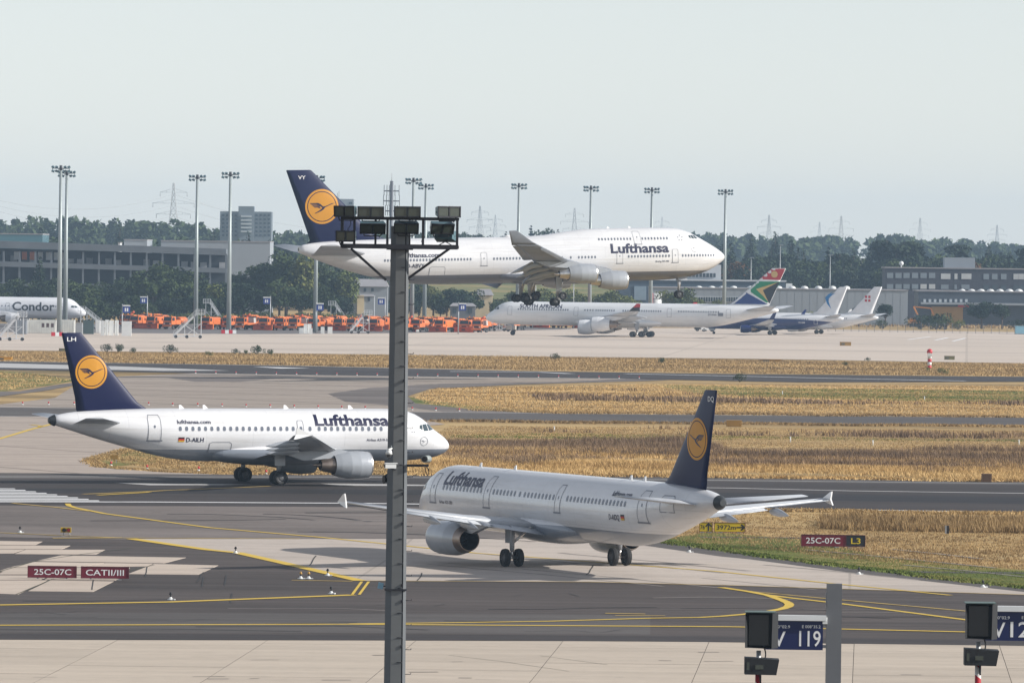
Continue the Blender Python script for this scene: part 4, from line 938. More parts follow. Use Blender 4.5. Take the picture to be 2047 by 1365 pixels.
mb = MB(); mb.loft([[(-w0 * .40, -.404, 0), (w0 * .60, -.404, 0), (w0 * .60, -.39, 0), (-w0 * .40, -.39, 0)], [(-w1 * .40, -.324, ztop), (w1 * .60, -.324, ztop), (w1 * .60, -.31, ztop), (-w1 * .40, -.31, ztop)]], 0, False); mb.build('front_plate', MASTF, mast)
MB().tube((w0 * .68, -.36, 0), (w1 * .68, -.30, ztop), .028, n=8).build('cable', CABLE, mast)
n_r = 44
for k in range(n_r):
    z = .6 + k * (ztop - 1.2) / n_r; w = w0 + (w1 - w0) * z / ztop; d = .40 + (.32 - .40) * z / ztop
    if k % 2: MB().tube((w * .98, -d * .3, z), (w + .20, -d * .3, z), .013, n=6).tube((w + .20, -d * .3, z), (w + .20, -d * .3, z + .05), .013, n=6).build('rung', STEEL_D, mast)
    else: MB().tube((w * .2, -d - .02, z), (w * .75, -d - .02, z), .013, n=6).tube((w * .2, -d - .02, z), (w * .2, -d - .12, z), .011, n=6).build('rung', STEEL_D, mast)
for k, py in enumerate((640, 760, 845, 985, 1045, 1168, 1200, 1290)):
    z = ML(780, py).z; w = w0 + (w1 - w0) * z / ztop
    MB().box((w * .62, -.385 - .0, z), (.07, .06, .10)).build('cable_clamp', STEEL_D, mast)
z = ML(784, 1177).z; MB().box((0, -.03, z), (.80, .82, .06)).build('flange', STEEL_D, mast)
# lamp frame
fr = MB(); D2 = .55
zl, zu = ML(790, 493).z, ML(790, 437).z
xl, xr = ML(684, 470).x, ML(915, 470).x
for d in (-D2, D2):
    fr.box(((xl + xr) / 2, d, zl), (xr - xl, .10, .17)); fr.box(((xl + xr) / 2, d, zu), (xr - xl, .09, .11))
for x in (xl, xr):
    fr.box((x, 0, zl), (.09, 2 * D2, .12)); fr.box((x, 0, zu), (.09, 2 * D2, .1))
for px in (684, 709, 775, 846, 914): fr.box((ML(px, 470).x, -D2, (zl + zu) / 2), (.09, .08, zu - zl))
for px in (684, 750, 818, 914): fr.box((ML(px, 470).x, D2, (zl + zu) / 2), (.08, .08, zu - zl))
fr.box((0, 0, zl - .02), (.95, 2 * D2, .2)); frame = fr.build('lamp_frame', STEEL_D, mast)
for (a, b) in (((702, 497), (772, 560)), ((899, 497), (811, 560))):
    MB().bar(ML(*a, -D2 * .8), ML(*b, -.2), .085, .085).build('brace', STEEL_D, mast)
def floodlight(px, py, w, yaw, tilt, dy):
    """lamp box with framed double glass"""
    c = ML(px, py, dy); M = Matrix.Rotation(yaw, 3, 'Z') @ Matrix.Rotation(tilt, 3, 'X')
    W, H, Dp = w / PXM, .40, .34
    fl = MB(); sh = [(-W / 2, -Dp / 2, -H / 2), (W / 2, -Dp / 2, -H / 2), (W / 2, -Dp / 2, H / 2), (-W / 2, -Dp / 2, H / 2), (-W / 2 * .86, Dp / 2, -H / 2 * .55), (W / 2 * .86, Dp / 2, -H / 2 * .55), (W / 2 * .86, Dp / 2, H / 2 * .8), (-W / 2 * .86, Dp / 2, H / 2 * .8)]
    fl.add([c + M @ Vector(p) for p in sh], [(0, 3, 7, 4), (1, 5, 6, 2), (3, 2, 6, 7), (0, 4, 5, 1), (4, 7, 6, 5), (0, 1, 2, 3)])
    o = fl.build('floodlight', LAMP_B, mast)
    for sgn in (-1, 1):
        q = MB(); q.box((0, 0, 0), (W / 2 - .07, .02, H - .10)); q.v = [tuple(c + M @ (Vector(p) + Vector((sgn * W / 4, -Dp / 2 - .012, 0)))) for p in q.v]; q.build('lamp_glass', LAMP_G, o)
    q = MB()
    for cc, ss in (((0, 0, H / 2 - .02), (W, .05, .045)), ((0, 0, -H / 2 + .02), (W, .05, .045)), ((-W / 2 + .02, 0, 0), (.045, .05, H)), ((W / 2 - .02, 0, 0), (.045, .05, H)), ((0, 0, 0), (.035, .05, H))): q.box(cc, ss)
    q.v = [tuple(c + M @ (Vector(p) + Vector((0, -Dp / 2 - .02, 0)))) for p in q.v]; q.build('rim', STEEL_D, o)
    q = MB()
    for sgn in (-1, 1): q.bar(c + M @ Vector((sgn * W / 2 * .95, 0, 0)), c + Vector((sgn * W * .3, .02, -.34)), .03)
    q.bar(c + Vector((-W * .3, .02, -.34)), c + Vector((W * .3, .02, -.34)), .04); q.build('bracket', STEEL_D, o)
for px, py, w, yaw, tilt, dy in ((693, 422, 44, -.38, .10, -.62), (742, 424, 53, 0, .02, -.62), (815, 424, 53, .02, .02, -.62), (894, 424, 50, .45, .0, -.62),
                                 (744, 453, 52, .08, .42, .50), (812, 453, 50, .08, .42, -.50), (882, 454, 48, .3, .42, .1), (694, 472, 40, -.2, .04, -.66)):
    floodlight(px, py, w, yaw, tilt, dy)
floodlight(890, 472, 46, 2.7, .1, .5)
cb = MB()
for px, py, q in ((699, 440, 22), (762, 462, 14), (846, 470, 14), (905, 442, 16)):
    a = ML(px, py, -.4); pts = [a + Vector((.06 * math.sin(t * 5), .02 * t, -q / PXM * t)) for t in np.linspace(0, 1, 7)]
    for u, v in zip(pts, pts[1:]): cb.tube(u, v, .012, n=5, caps=False)
cb.build('wiring', CABLE, frame)
# surveillance cameras on the mast
cam1 = thing('dome_camera', 'white dome camera on the left side of the grey floodlight mast', 'camera', base)
c = ML(778, 908, -.62); MB().tube(c + Vector((0, 0, .02)), c + Vector((0, 0, .16)), .13, .10, 14).tube(c + Vector((0, 0, .16)), c + Vector((0, 0, .22)), .10, .03, 12).build('housing', WHITE_B, cam1)
MB().sphere(c + Vector((0, 0, .0)), .105, nu=14, nv=8).build('dome', glass('dome_glass', (.05, .05, .055), .1), cam1)
MB().bar(c + Vector((0, 0, .2)), c + Vector((.12, .35, .24)), .05).box(c + Vector((.15, .36, .18)), (.16, .12, .3)).build('bracket', WHITE_B, cam1)
cam2 = thing('bullet_camera', 'white bullet camera below the dome camera on the grey floodlight mast', 'camera', base)
c = ML(781, 930, -.66); M = Matrix.Rotation(.25, 3, 'Z')
MB().box(c, (.40, .17, .16), 0, M).box(c + Vector((.02, 0, .10)), (.46, .20, .03), 0, M).build('housing', WHITE_B, cam2)
MB().tube(c + M @ Vector((-.2, 0, 0)), c + M @ Vector((-.23, 0, 0)), .06, n=12).build('lens', INK_K, cam2); MB().bar(c + Vector((.05, 0, -.08)), c + Vector((.2, .34, -.12)), .06).build('bracket', STEEL_D, cam2)
cam3 = thing('boom_camera', 'grey camera housing on a horizontal boom of the floodlight mast', 'camera', base)
a, b = ML(800, 930, -.1), ML(857, 930, -.1); MB().bar(a, b, .10, .09).build('boom', STEEL_D, cam3)
c = ML(851, 917, -.25); MB().tube(c + Vector((.10, .3, 0)), c + Vector((-.04, -.25, .01)), .13, .13, 16).build('housing', mat('camera_grey', (.26, .29, .28), .5), cam3)
MB().tube(c + Vector((-.042, -.258, .01)), c + Vector((-.046, -.28, .01)), .10, n=14).build('lens', INK_K, cam3)
mb = MB()
for u, v in (((849, 933), (853, 948)), ((858, 933), (856, 948)), ((853, 948), (856, 948)), ((853, 932), (858, 941))): mb.bar(ML(*u, -.1), ML(*v, -.1), .03)
mb.build('hanger', STEEL_D, cam3)
spk = thing('horn_speaker', 'black horn loudspeaker on left side of the grey floodlight mast', 'loudspeaker', base)
c = ML(769, 958, 0); MB().tube(c + Vector((.1, 0, 0)), c + Vector((-.04, -.05, 0)), .05, .16, 14).build('horn', CABLE, spk); MB().bar(c + Vector((.1, 0, 0)), c + Vector((.1, .3, .0)), .05).bar(c + Vector((.05, 0, 0)), c + Vector((.25, 0, .1)), .05).build('bracket', STEEL_D, spk)
jb = thing('junction_box', 'small pale blue box bracketed to left side of the floodlight mast', 'box', base)
c = ML(761, 1170, -.05); MB().box(c, (.20, .16, .22), rot=Matrix.Rotation(.2, 3, 'Y')).build('casing', mat('pale_blue_box', (.20, .36, .46), .5), jb); MB().bar(c, c + Vector((.30, .05, -.03)), .04).build('bracket', STEEL_D, jb)

# stand number signs
SIGN_B = mat('stand_sign_blue', (0.003, 0.010, 0.075), .4, 0, .06)
SD = 216.0; SP = F_PX / SD
def stripe_mat():
    m, nt, b = principled('red_white_stripes'); b.inputs['Roughness'].default_value = .5
    t = nt.nodes.new('ShaderNodeTexCoord'); s = nt.nodes.new('ShaderNodeSeparateXYZ'); nt.links.new(t.outputs['Object'], s.inputs[0])
    f = mathn(nt, 'GREATER_THAN', mathn(nt, 'FRACT', mathn(nt, 'ADD', mathn(nt, 'MULTIPLY', s.outputs[2], 1.6), mathn(nt, 'MULTIPLY', s.outputs[0], 1.2))), .5)
    nt.links.new(mix(nt, f, (.38, .02, .03), (.62, .60, .58)), b.inputs['Base Color']); return m
STRIPES = stripe_mat()
def stand_sign(dx, dy_px, number, label, label2, nx=1597, nw=43):
    b = XG(1661 + dx, SD); q = lambda px, py, d=0.0: (lambda p: Vector((p.x - b.x, d, p.z - b.z)))(AT(px + dx, py + dy_px, SD))
    t = thing('stand_sign', label, 'sign', b)
    top = q(1661, 1166).z
    po = MB(); po.box((0, .06, top / 2), (.50, .36, top)); po = po.build('post', mat('post_grey', (.15, .155, .165), .6, .2, .12), t)
    MB().box((-.262, .06, top - .55), (.03, .12, .5)).box((-.262, .02, top - 3.6), (.03, .16, .16)).build('bracket_plate', GALV, t)
    c0, c1 = q(1530, 1297), q(1645, 1241); W, H = c1.x - c0.x, c1.z - c0.z; cx, cz = (c0.x + c1.x) / 2, (c0.z + c1.z) / 2
    MB().box((cx, -.05, cz), (W, .14, H)).build('panel', SIGN_B, t)
    MB().box((cx - .02, -.10, cz + H / 2 + .11), (W + .25, .34, .17)).box((cx + W / 2 + .06, -.16, cz + H / 2 + .03), (.16, .1, .22)).build('light_hood', WHITE_B, t)
    mb = MB(); y = -.128
    flat_text(mb, number, (q(nx, 1290).x, y, q(nx, 1290).z), (1, 0, 0), (0, 0, 1), nw / SP, (1291 - 1259) / SP, cap=.73); flat_text(mb, 'V', (q(1544, 1290).x, y, q(1544, 1290).z), (1, 0, 0), (0, 0, 1), 26 / SP, 31 / SP, cap=.73)
    flat_text(mb, 'E 008°35.2', (q(1603, 1254).x, y, q(1603, 1254).z), (1, 0, 0), (0, 0, 1), 37 / SP, 6 / SP, cap=.73); flat_text(mb, 'N 50°02.9', (q(1540, 1254).x, y, q(1540, 1254).z), (1, 0, 0), (0, 0, 1), 39 / SP, 6 / SP, cap=.73)
    mb.build('lettering', INK_W, t)
    for zz_ in (-.3, .3): MB().box((cx + W / 2 + .06, .0, cz + zz_ * 1.2), (.14, .1, .1)).build('clamp', GALV, t)
    # docking display on its own striped pole in front
    D3 = 208.0; b3 = XG(1511 + dx, D3); r = lambda px, py, d=0.0: (lambda p: Vector((p.x - b3.x, d, p.z - b3.z)))(AT(px + dx, py + dy_px, D3))
    v = thing('docking_display', label2, 'display', b3)
    zt_ = r(1511, 1300).z; MB().tube((0, .1, 0), (0, .1, r(1511, 1346).z), .10, n=14).build('pole', STRIPES, v); MB().tube((0, .1, r(1511, 1346).z), (0, .1, zt_), .075, n=12).build('pipe', GALV, v)
    a, c = r(1488, 1294), r(1557, 1223); cx, cz, W, H = (a.x + c.x) / 2, (a.z + c.z) / 2, c.x - a.x, c.z - a.z
    mb = MB(); mb.add([(a.x, -.45, a.z + .03), (a.x + W * .78, -.45, a.z), (a.x + W, .35, a.z - .02), (a.x + .08, .35, a.z), (a.x, -.45, c.z - .05), (a.x + W * .80, -.45, c.z), (a.x + W, .35, c.z - .03), (a.x + .08, .35, c.z)], [(0, 3, 2, 1), (4, 5, 6, 7), (1, 2, 6, 5), (3, 0, 4, 7), (2, 3, 7, 6)])
    mb.add([(a.x, -.45, a.z + .03), (a.x + W * .78, -.45, a.z), (a.x + W * .70, -.2, a.z + .06), (a.x + .14, -.2, a.z + .06), (a.x, -.45, c.z - .05), (a.x + W * .80, -.45, c.z), (a.x + W * .70, -.2, c.z - .08), (a.x + .10, -.2, c.z - .08)], [(0, 1, 2, 3), (1, 5, 6, 2), (5, 4, 7, 6), (4, 0, 3, 7)])
    hood = mb.build('hood', mat('display_black', (.010, .011, .013), .6, 0, .2), v)
    MB().box((a.x + W * .41, -.17, cz), (W * .58, .04, H * .84)).build('screen', glass('display_glass', (.016, .017, .020), .35), v)
    MB().box((cx - .05, -.05, c.z + .012), (W * .9, .7, .03)).build('top_sheet', mat('display_top', (.12, .17, .16), .6), v)
    a, c = r(1488, 1346), r(1557, 1313); W, H = c.x - a.x, c.z - a.z
    mb = MB(); mb.add([(a.x, -.35, a.z), (a.x + W * .92, -.35, a.z - .01), (a.x + W * .92, .3, a.z), (a.x, .3, a.z), (a.x, -.35, c.z), (a.x + W, -.35, c.z - .07), (a.x + W, .3, c.z - .05), (a.x, .3, c.z)], [(0, 3, 2, 1), (4, 5, 6, 7), (0, 1, 5, 4), (1, 2, 6, 5), (2, 3, 7, 6), (3, 0, 4, 7)]); mb.build('scanner', MATS['display_black'], v)
    MB().box((a.x + .1, -.36, (a.z + c.z) / 2), (.09, .03, .25)).box((a.x + W * .42, -.36, (a.z + c.z) / 2 - .03), (.26, .04, .14)).build('scanner_window', LAMP_G, v)
    MB().tube((a.x + W * .45, -.1, a.z + .02), (a.x + W * .47, -.1, a.z - .32), .03, n=8).build('antenna', CABLE, v)
    pts = [Vector((.12 + .10 * math.sin(k), -.05, zt_ + .2 - k * .2)) for k in np.linspace(0, 3, 8)]
    mb = MB(); [mb.tube(u, w_, .025, n=6, caps=False) for u, w_ in zip(pts, pts[1:])]; mb.build('cable', CABLE, v)
stand_sign(0, 0, '119', 'blue stand sign reading V 119 on a square grey post', 'black docking display on striped pole overlapping the V 119 sign')
stand_sign(439, -18, '120', 'blue stand sign reading V 12, cut by the picture edge', 'black docking display on striped pole, V 12 sign beside it cut by picture edge', 1580, 62)

# ================================================================== AIRFIELD SIGNS, LIGHTS, SMALL THINGS
SIGN_R = mat('sign_maroon', (0.16, 0.008, 0.025), .45, 0, .08)
SIGN_Y = mat('sign_yellow', (0.58, 0.42, 0.006), .45, 0, .08)
SIGN_K = mat('sign_black', (0.012, 0.014, 0.02), .45, 0, 0)
def airfield_sign(px0, px1, py_top, py_bot, py_ground, panels, label, name='runway_sign'):
    """panels: list of (x0 fraction, x1 fraction, material, text, text material, text x0, x1 fraction)"""
    g = G((px0 + px1) / 2, py_ground); Y = g.y; k = F_PX / Y; W = (px1 - px0) / k; H = (py_bot - py_top) / k; leg = (py_ground - py_bot) / k
    t = thing(name, label, 'sign', g)
    for a, b, m, tx, tm, ta, tb in panels:
        x0, x1 = (a - .5) * W, (b - .5) * W
        p = MB().box(((x0 + x1) / 2, 0, leg + H / 2), (x1 - x0, .16, H)).build('panel', m, t)
        mb = MB(); e = .035
        for c, s in ((((x0 + x1) / 2, -.06, leg + H + .012), (x1 - x0, .10, e)), (((x0 + x1) / 2, -.06, leg - .012), (x1 - x0, .10, e)), ((x0 - .01, -.06, leg + H / 2), (e, .10, H + .06)), ((x1 + .01, -.06, leg + H / 2), (e, .10, H + .06))): mb.box(c, s)
        mb.build('rim', mat('sign_rim', (.10, .02, .03), .5), p)
        if tx:
            q = MB(); flat_text(q, tx, ((ta - .5) * W, -.09, leg + H * .24), (1, 0, 0), (0, 0, 1), (tb - ta) * W, H * .54, bold=.01, cap=.73); q.build('lettering', tm, p)
        for f in (.2, .8): MB().box((x0 + (x1 - x0) * f, 0, leg / 2), (.08, .08, leg + .02)).box((x0 + (x1 - x0) * f, 0, .02), (.28, .28, .04)).build('leg', GALV, t)
    return t
INK_Y = mat('yellow_lettering', (.62, .48, .01), .5, 0, 0)
airfield_sign(56, 257, 1132, 1154, 1158, [(0, .48, SIGN_R, '25C-07C', INK_W, .06, .43), (.53, 1, SIGN_R, 'CATII/III', INK_W, .575, .955)], 'maroon runway sign reading 25C-07C and CATII/III on concrete slabs')
airfield_sign(1602, 1729, 1069, 1091, 1094, [(0, .695, SIGN_R, '25C-07C', INK_W, .07, .61), (.705, 1, SIGN_K, 'L3', INK_Y, .78, .93)], 'maroon and black runway sign reading 25C-07C and L3 in dry grass')
ts = airfield_sign(1398, 1489, 1044.5, 1062, 1064.5, [(0, .28, SIGN_Y, '76', SIGN_K, .02, .12), (.33, 1, SIGN_Y, '3972m', SIGN_K, .38, .80)], 'yellow distance sign reading 3972m with black arrows', 'distance_sign')
gk = F_PX / G(1443, 1064.5).y; W = 91 / gk; H = 17.5 / gk; lg = 2.5 / gk
mb = MB(); c = (.895 - .5) * W; zc = lg + H * .5
mb.box((c - .05, -.09, zc), (.42, .012, .09)); mb.add([(c + .1, -.092, zc + .24), (c + .36, -.092, zc), (c + .1, -.092, zc - .24), (c + .02, -.092, zc - .17), (c + .18, -.092, zc), (c + .02, -.092, zc + .17)], [(0, 1, 2, 3, 4, 5)])
c = (.20 - .5) * W; mb.box((c, -.09, zc - .05), (.09, .012, .42)); mb.add([(c - .24, -.092, zc + .06), (c, -.092, zc + .32), (c + .24, -.092, zc + .06), (c + .17, -.092, zc - .0), (c, -.092, zc + .17), (c - .17, -.092, zc)], [(0, 1, 2, 3, 4, 5)])
mb.build('arrow', SIGN_K, ts)
# runway guard lights
g = G(133, 1071); t = thing('guard_light', 'yellow double guard light, one lens red, standing on asphalt beside yellow line', 'light', g)
MB().box((0, 0, .42), (.62, .2, .34)).box((-.36, -.02, .42), (.08, .3, .34)).build('casing', mat('guard_yellow', (.55, .36, .02), .5), t)
for x, m in ((-.15, INK_K), (.15, mat('red_lens', (.5, .03, .02), .3))): MB().tube((x, -.11, .42), (x, -.16, .42), .12, n=16).build('lens', m, t); MB().tube((x, -.10, .42), (x, -.20, .42), .135, .14, 16, caps=False).build('visor', INK_K, t)
for x in (-.2, .2): MB().tube((x, 0, 0), (x, 0, .26), .035, n=8).build('leg', GALV, t)
MB().box((0, 0, .015), (.7, .4, .03)).build('base', GALV, t)
# taxiway edge lights: far ones with red caps, near ones dark on white cones
def edge_light(kind):
    t = thing('edge_light', '', 'light')
    if kind == 0:
        MB().tube((0, 0, 0), (0, 0, .14), .20, .08, 12).build('base_cone', WHITE_B, t); MB().tube((0, 0, .12), (0, 0, .28), .05, n=8).build('stem', STEEL_D, t)
        MB().tube((0, 0, .26), (0, 0, .36), .13, .14, 12).sphere((0, 0, .37), .125, None, .12, 10, 6).build('lamp', mat('red_lamp', (.55, .02, .025), .35), t)
    else:
        MB().tube((0, 0, 0), (0, 0, .05), .20, .17, 12).tube((0, 0, .05), (0, 0, .16), .13, .06, 12).box((.16, -.04, .03), (.22, .16, .06)).build('base_cone', WHITE_B, t)
        MB().tube((0, 0, .14), (0, 0, .30), .035, n=8).build('stem', STEEL_D, t); MB().tube((0, 0, .29), (0, 0, .34), .10, .09, 12).tube((0, 0, .34), (0, 0, .44), .085, .05, 12).build('lamp', INK_K if kind == 1 else mat('amber_lamp', (.45, .25, .05), .3), t)
    return t
far_pts = [(391 + 40.3 * i, 746.2 + .48 * i) for i in range(23)]
mid_pts = [(45, 809), (97, 809), (148, 809), (297, 809.5), (345, 811), (395, 811.5), (444, 812.5), (492, 813.5), (540, 814), (588, 815), (636, 816), (683, 817), (730, 817.5), (824, 819.5), (871, 821), (918, 822)]
grass_pts = [(222, 931), (294, 938), (397, 941), (532, 948)]
near_pts = [(40, 1065), (471, 1106), (341, 1199), (662, 1187), (655, 1151), (1378, 1104), (1717, 1148), (1965, 1174)]
p0 = edge_light(0); p0.scale = (.75, .75, .75); first = True
for pts, lab, gr in ((far_pts, 'small red-capped edge light in the far row along the runway', 'edge lights in the far row'), (mid_pts, 'small red-capped edge light in the row behind the tail of taxiing airliner', 'edge lights in the middle row'), (grass_pts, 'small red-capped edge light beside the grass wedge under taxiing airliner', 'edge lights by the grass wedge')):
    for px, py in pts:
        g = G(px, py) + Vector((0, 0, .02))
        if first: p0.location = g; p0['label'] = lab; p0['group'] = gr; first = False
        else: place_copy(p0, g, 0, lab, group=gr)
p1_ = edge_light(1); first = True
for px, py in near_pts:
    g = G(px, py) + Vector((0, 0, .02)); gr = 'dark edge lights along the near taxiways'; lab = 'dark edge light on a white foot beside the near taxiway'
    if first: p1_.location = g; p1_['label'] = lab; p1_['group'] = gr; first = False
    else: place_copy(p1_, g, random.uniform(-.4, .4), lab, group=gr)
p2_ = edge_light(2)
for i, (px, py) in enumerate(((601, 1157), (617, 1157))):
    g = G(px, py) + Vector((0, 0, .02)); lab = 'amber clearance light of a close pair beside the double yellow bars'; gr = 'amber pair by the yellow bars'
    if i == 0: p2_.location = g; p2_['label'] = lab; p2_['group'] = gr
    else: place_copy(p2_, g, 0, lab, group=gr)
# equipment boxes
def crate(px, py, w, h, col, label, cat='box', slats=0):
    g = G(px, py); k = F_PX / g.y; W, H = w / k, h / k; t = thing('equipment_box', label, cat, g)
    MB().box((0, 0, H / 2), (W, W * .6, H)).build('body', col, t); MB().box((0, 0, H + .03), (W * 1.04, W * .64, .07)).build('lid', col, t)
    for i in range(slats): MB().box((-W / 2 + W * (i + .5) / slats, -W * .3 - .02, H / 2), (W / slats * .72, .04, H * .9)).build('slat', col, t)
    MB().box((-W * .22, -W * .3 - .02, H * .5), (W * .3, .03, H * .5)).build('hatch', mat('hatch_grey', (.12, .12, .1), .6), t) if not slats else None
CR_Y = mat('box_ochre', (.33, .19, .045), .7, 0, .25); CR_O = mat('box_olive', (.16, .14, .06), .7, 0, .3); CR_B = mat('box_brown', (.15, .085, .05), .7, 0, .25)
crate(1467, 852, 30, 11, CR_Y, 'slatted ochre box in grass beside the parallel taxiway', slats=7)
crate(1972, 963, 20, 15, CR_B, 'brown slatted box in the tall dry grass beside the runway', slats=5)
crate(1690, 691, 22, 7, CR_Y, 'ochre and black box standing on the far apron')
crate(1898, 719, 20, 7, CR_O, 'olive box on the far apron beside red and white marker post')
crate(1540, 723, 42, 4.5, CR_Y, 'long low ochre box at the edge of the far apron')
crate(10, 720, 28, 6, mat('box_orange', (.55, .27, .02), .6), 'long orange box on the dry grass strip at the picture edge')
crate(126, 702, 16, 5, CR_O, 'dark box at far apron edge behind navy tail')
g = G(228, 925); t = thing('taxi_board', 'small blank ochre board on legs beside the grass wedge', 'sign', g); MB().box((0, 0, .5), (.65, .08, .36)).build('panel', CR_Y, t); MB().box((-.2, 0, .18), (.05, .05, .36)).box((.2, 0, .18), (.05, .05, .36)).build('leg', GALV, t)
# striped beacon post
g = G(1858, 737); t = thing('marker_post', 'red and white banded marker post with round head in far grass strip', 'post', g); k = F_PX / g.y
hh = 33 / k
for i in range(5): MB().tube((0, 0, hh * i / 5), (0, 0, hh * (i + 1) / 5), .36, n=14).build('band', RED_P if i % 2 == 0 else WHITE_B, t)
MB().sphere((0, 0, hh + .1), .52, nu=14, nv=8).build('head', RED_P, t); MB().box((0, -.3, hh - .45), (.7, .5, .6)).build('lamp', WHITE_B, t)
g = G(1893, 1066); t = thing('distance_post', 'small grey and black post in grass behind maroon runway sign', 'post', g); MB().box((-.08, 0, .28), (.12, .2, .56)).build('panel', GALV, t); MB().box((.06, 0, .28), (.15, .22, .56)).build('dark_panel', INK_K, t)
for px, py in ((1108, 862), (1564, 789), (1580, 883), (1848, 800), (1745, 890), (2037, 889), (1406, 847)):
    g = G(px, py); t = thing('marker_peg', 'short white peg standing in the dry grass', 'post', g, group='white pegs in the dry grass'); MB().tube((0, 0, -.05), (0, 0, .45), .05, n=8).build('shaft', WHITE_B, t); MB().box((0, 0, .48), (.16, .08, .12)).build('cap', WHITE_B, t)

# ================================================================== FAR APRON: LAMP MASTS, SNOW PLOUGHS, STAIRS, CONTAINERS
ORANGE = randmat('snow_plough_orange', (0.76, 0.185, 0.04), .45, .18, .22)
ORANGE_D = mat('plough_blade', (0.50, 0.07, 0.015), .5, .1, .3, 1.5)
TRUCK_G = glass('truck_glass', (.02, .03, .04), .08)
CHASSIS = mat('chassis', (.035, .035, .038), .7, .2, .2)
POLE_G = mat('mast_pole_grey', (.30, .34, .34), .5, .3, .12)
def lamp_mast(px, Y, H=38.3, label='', yaw=0.0):
    g = XG(px, Y); t = thing('apron_light_mast', label, 'mast', g, yaw, 'tall apron light masts')
    MB().tube((0, 0, 0), (0, 0, H), .62, .30, 14).build('pole', POLE_G, t)
    mb = MB(); mb.box((0, 0, H - .2), (3.9, .18, .18)); mb.tube((0, 0, H - .6), (0, 0, H + .5), .4, .3, 10)
    for sx in (-1, 1): mb.box((sx * 1.35, 0, H - .75), (1.6, .12, .12)); mb.box((sx * .55, 0, H - .5), (.10, .10, .6)); mb.box((sx * 1.95, 0, H - .5), (.10, .10, .6))
    mb.build('cross_arm', STEEL_D, t)
    for sx in (-1, 1):
        for zz_ in (0, 1):
            for k in (0, 1):
                c = Vector((sx * (.95 + k * .85), -.25 if k else .25, H + .12 - zz_ * .95)); M = Matrix.Rotation(-sx * .35, 3, 'Y') @ Matrix.Rotation(.5, 3, 'X')
                MB().box(c, (.72, .5, .38), 0, M, (.8, .8)).build('lamp', LAMP_B, t)
    return t
where = {118: 'beside white airliner with Condor lettering, taller of a pair', 130: 'just behind another mast beside the Condor airliner', 391: 'above white stairs and orange snow ploughs', 457: 'with banded foot between orange snow ploughs', 630: 'rising behind tail of flying jumbo jet', 823: 'with banded foot just beside the floodlight mast', 848: 'thinner one beside the mast with banded foot', 1034: 'above wing tip of flying jumbo jet', 1178: 'above hump of flying jumbo jet', 1300: 'above front fuselage of flying jumbo jet', 1447: 'right beside nose of flying jumbo jet'}
for px, Y in ((118, 1479), (130, 1574), (391, 1627), (457, 1560), (630, 1610), (823, 1640), (848, 1773), (1034, 1733), (1178, 1773), (1300, 1800), (1447, 1823)):
    t = lamp_mast(px, Y, label='tall grey apron light mast ' + where[px], yaw=random.uniform(-.3, .3))
    if px in (118, 457, 823):
        for i in range(4): MB().box((-1.35 + .9 * i, -.1, .45), (.88, 1.6, .9), taper=(.97, .8)).build('foot_block', WHITE_B if i % 2 else RED_P, t)
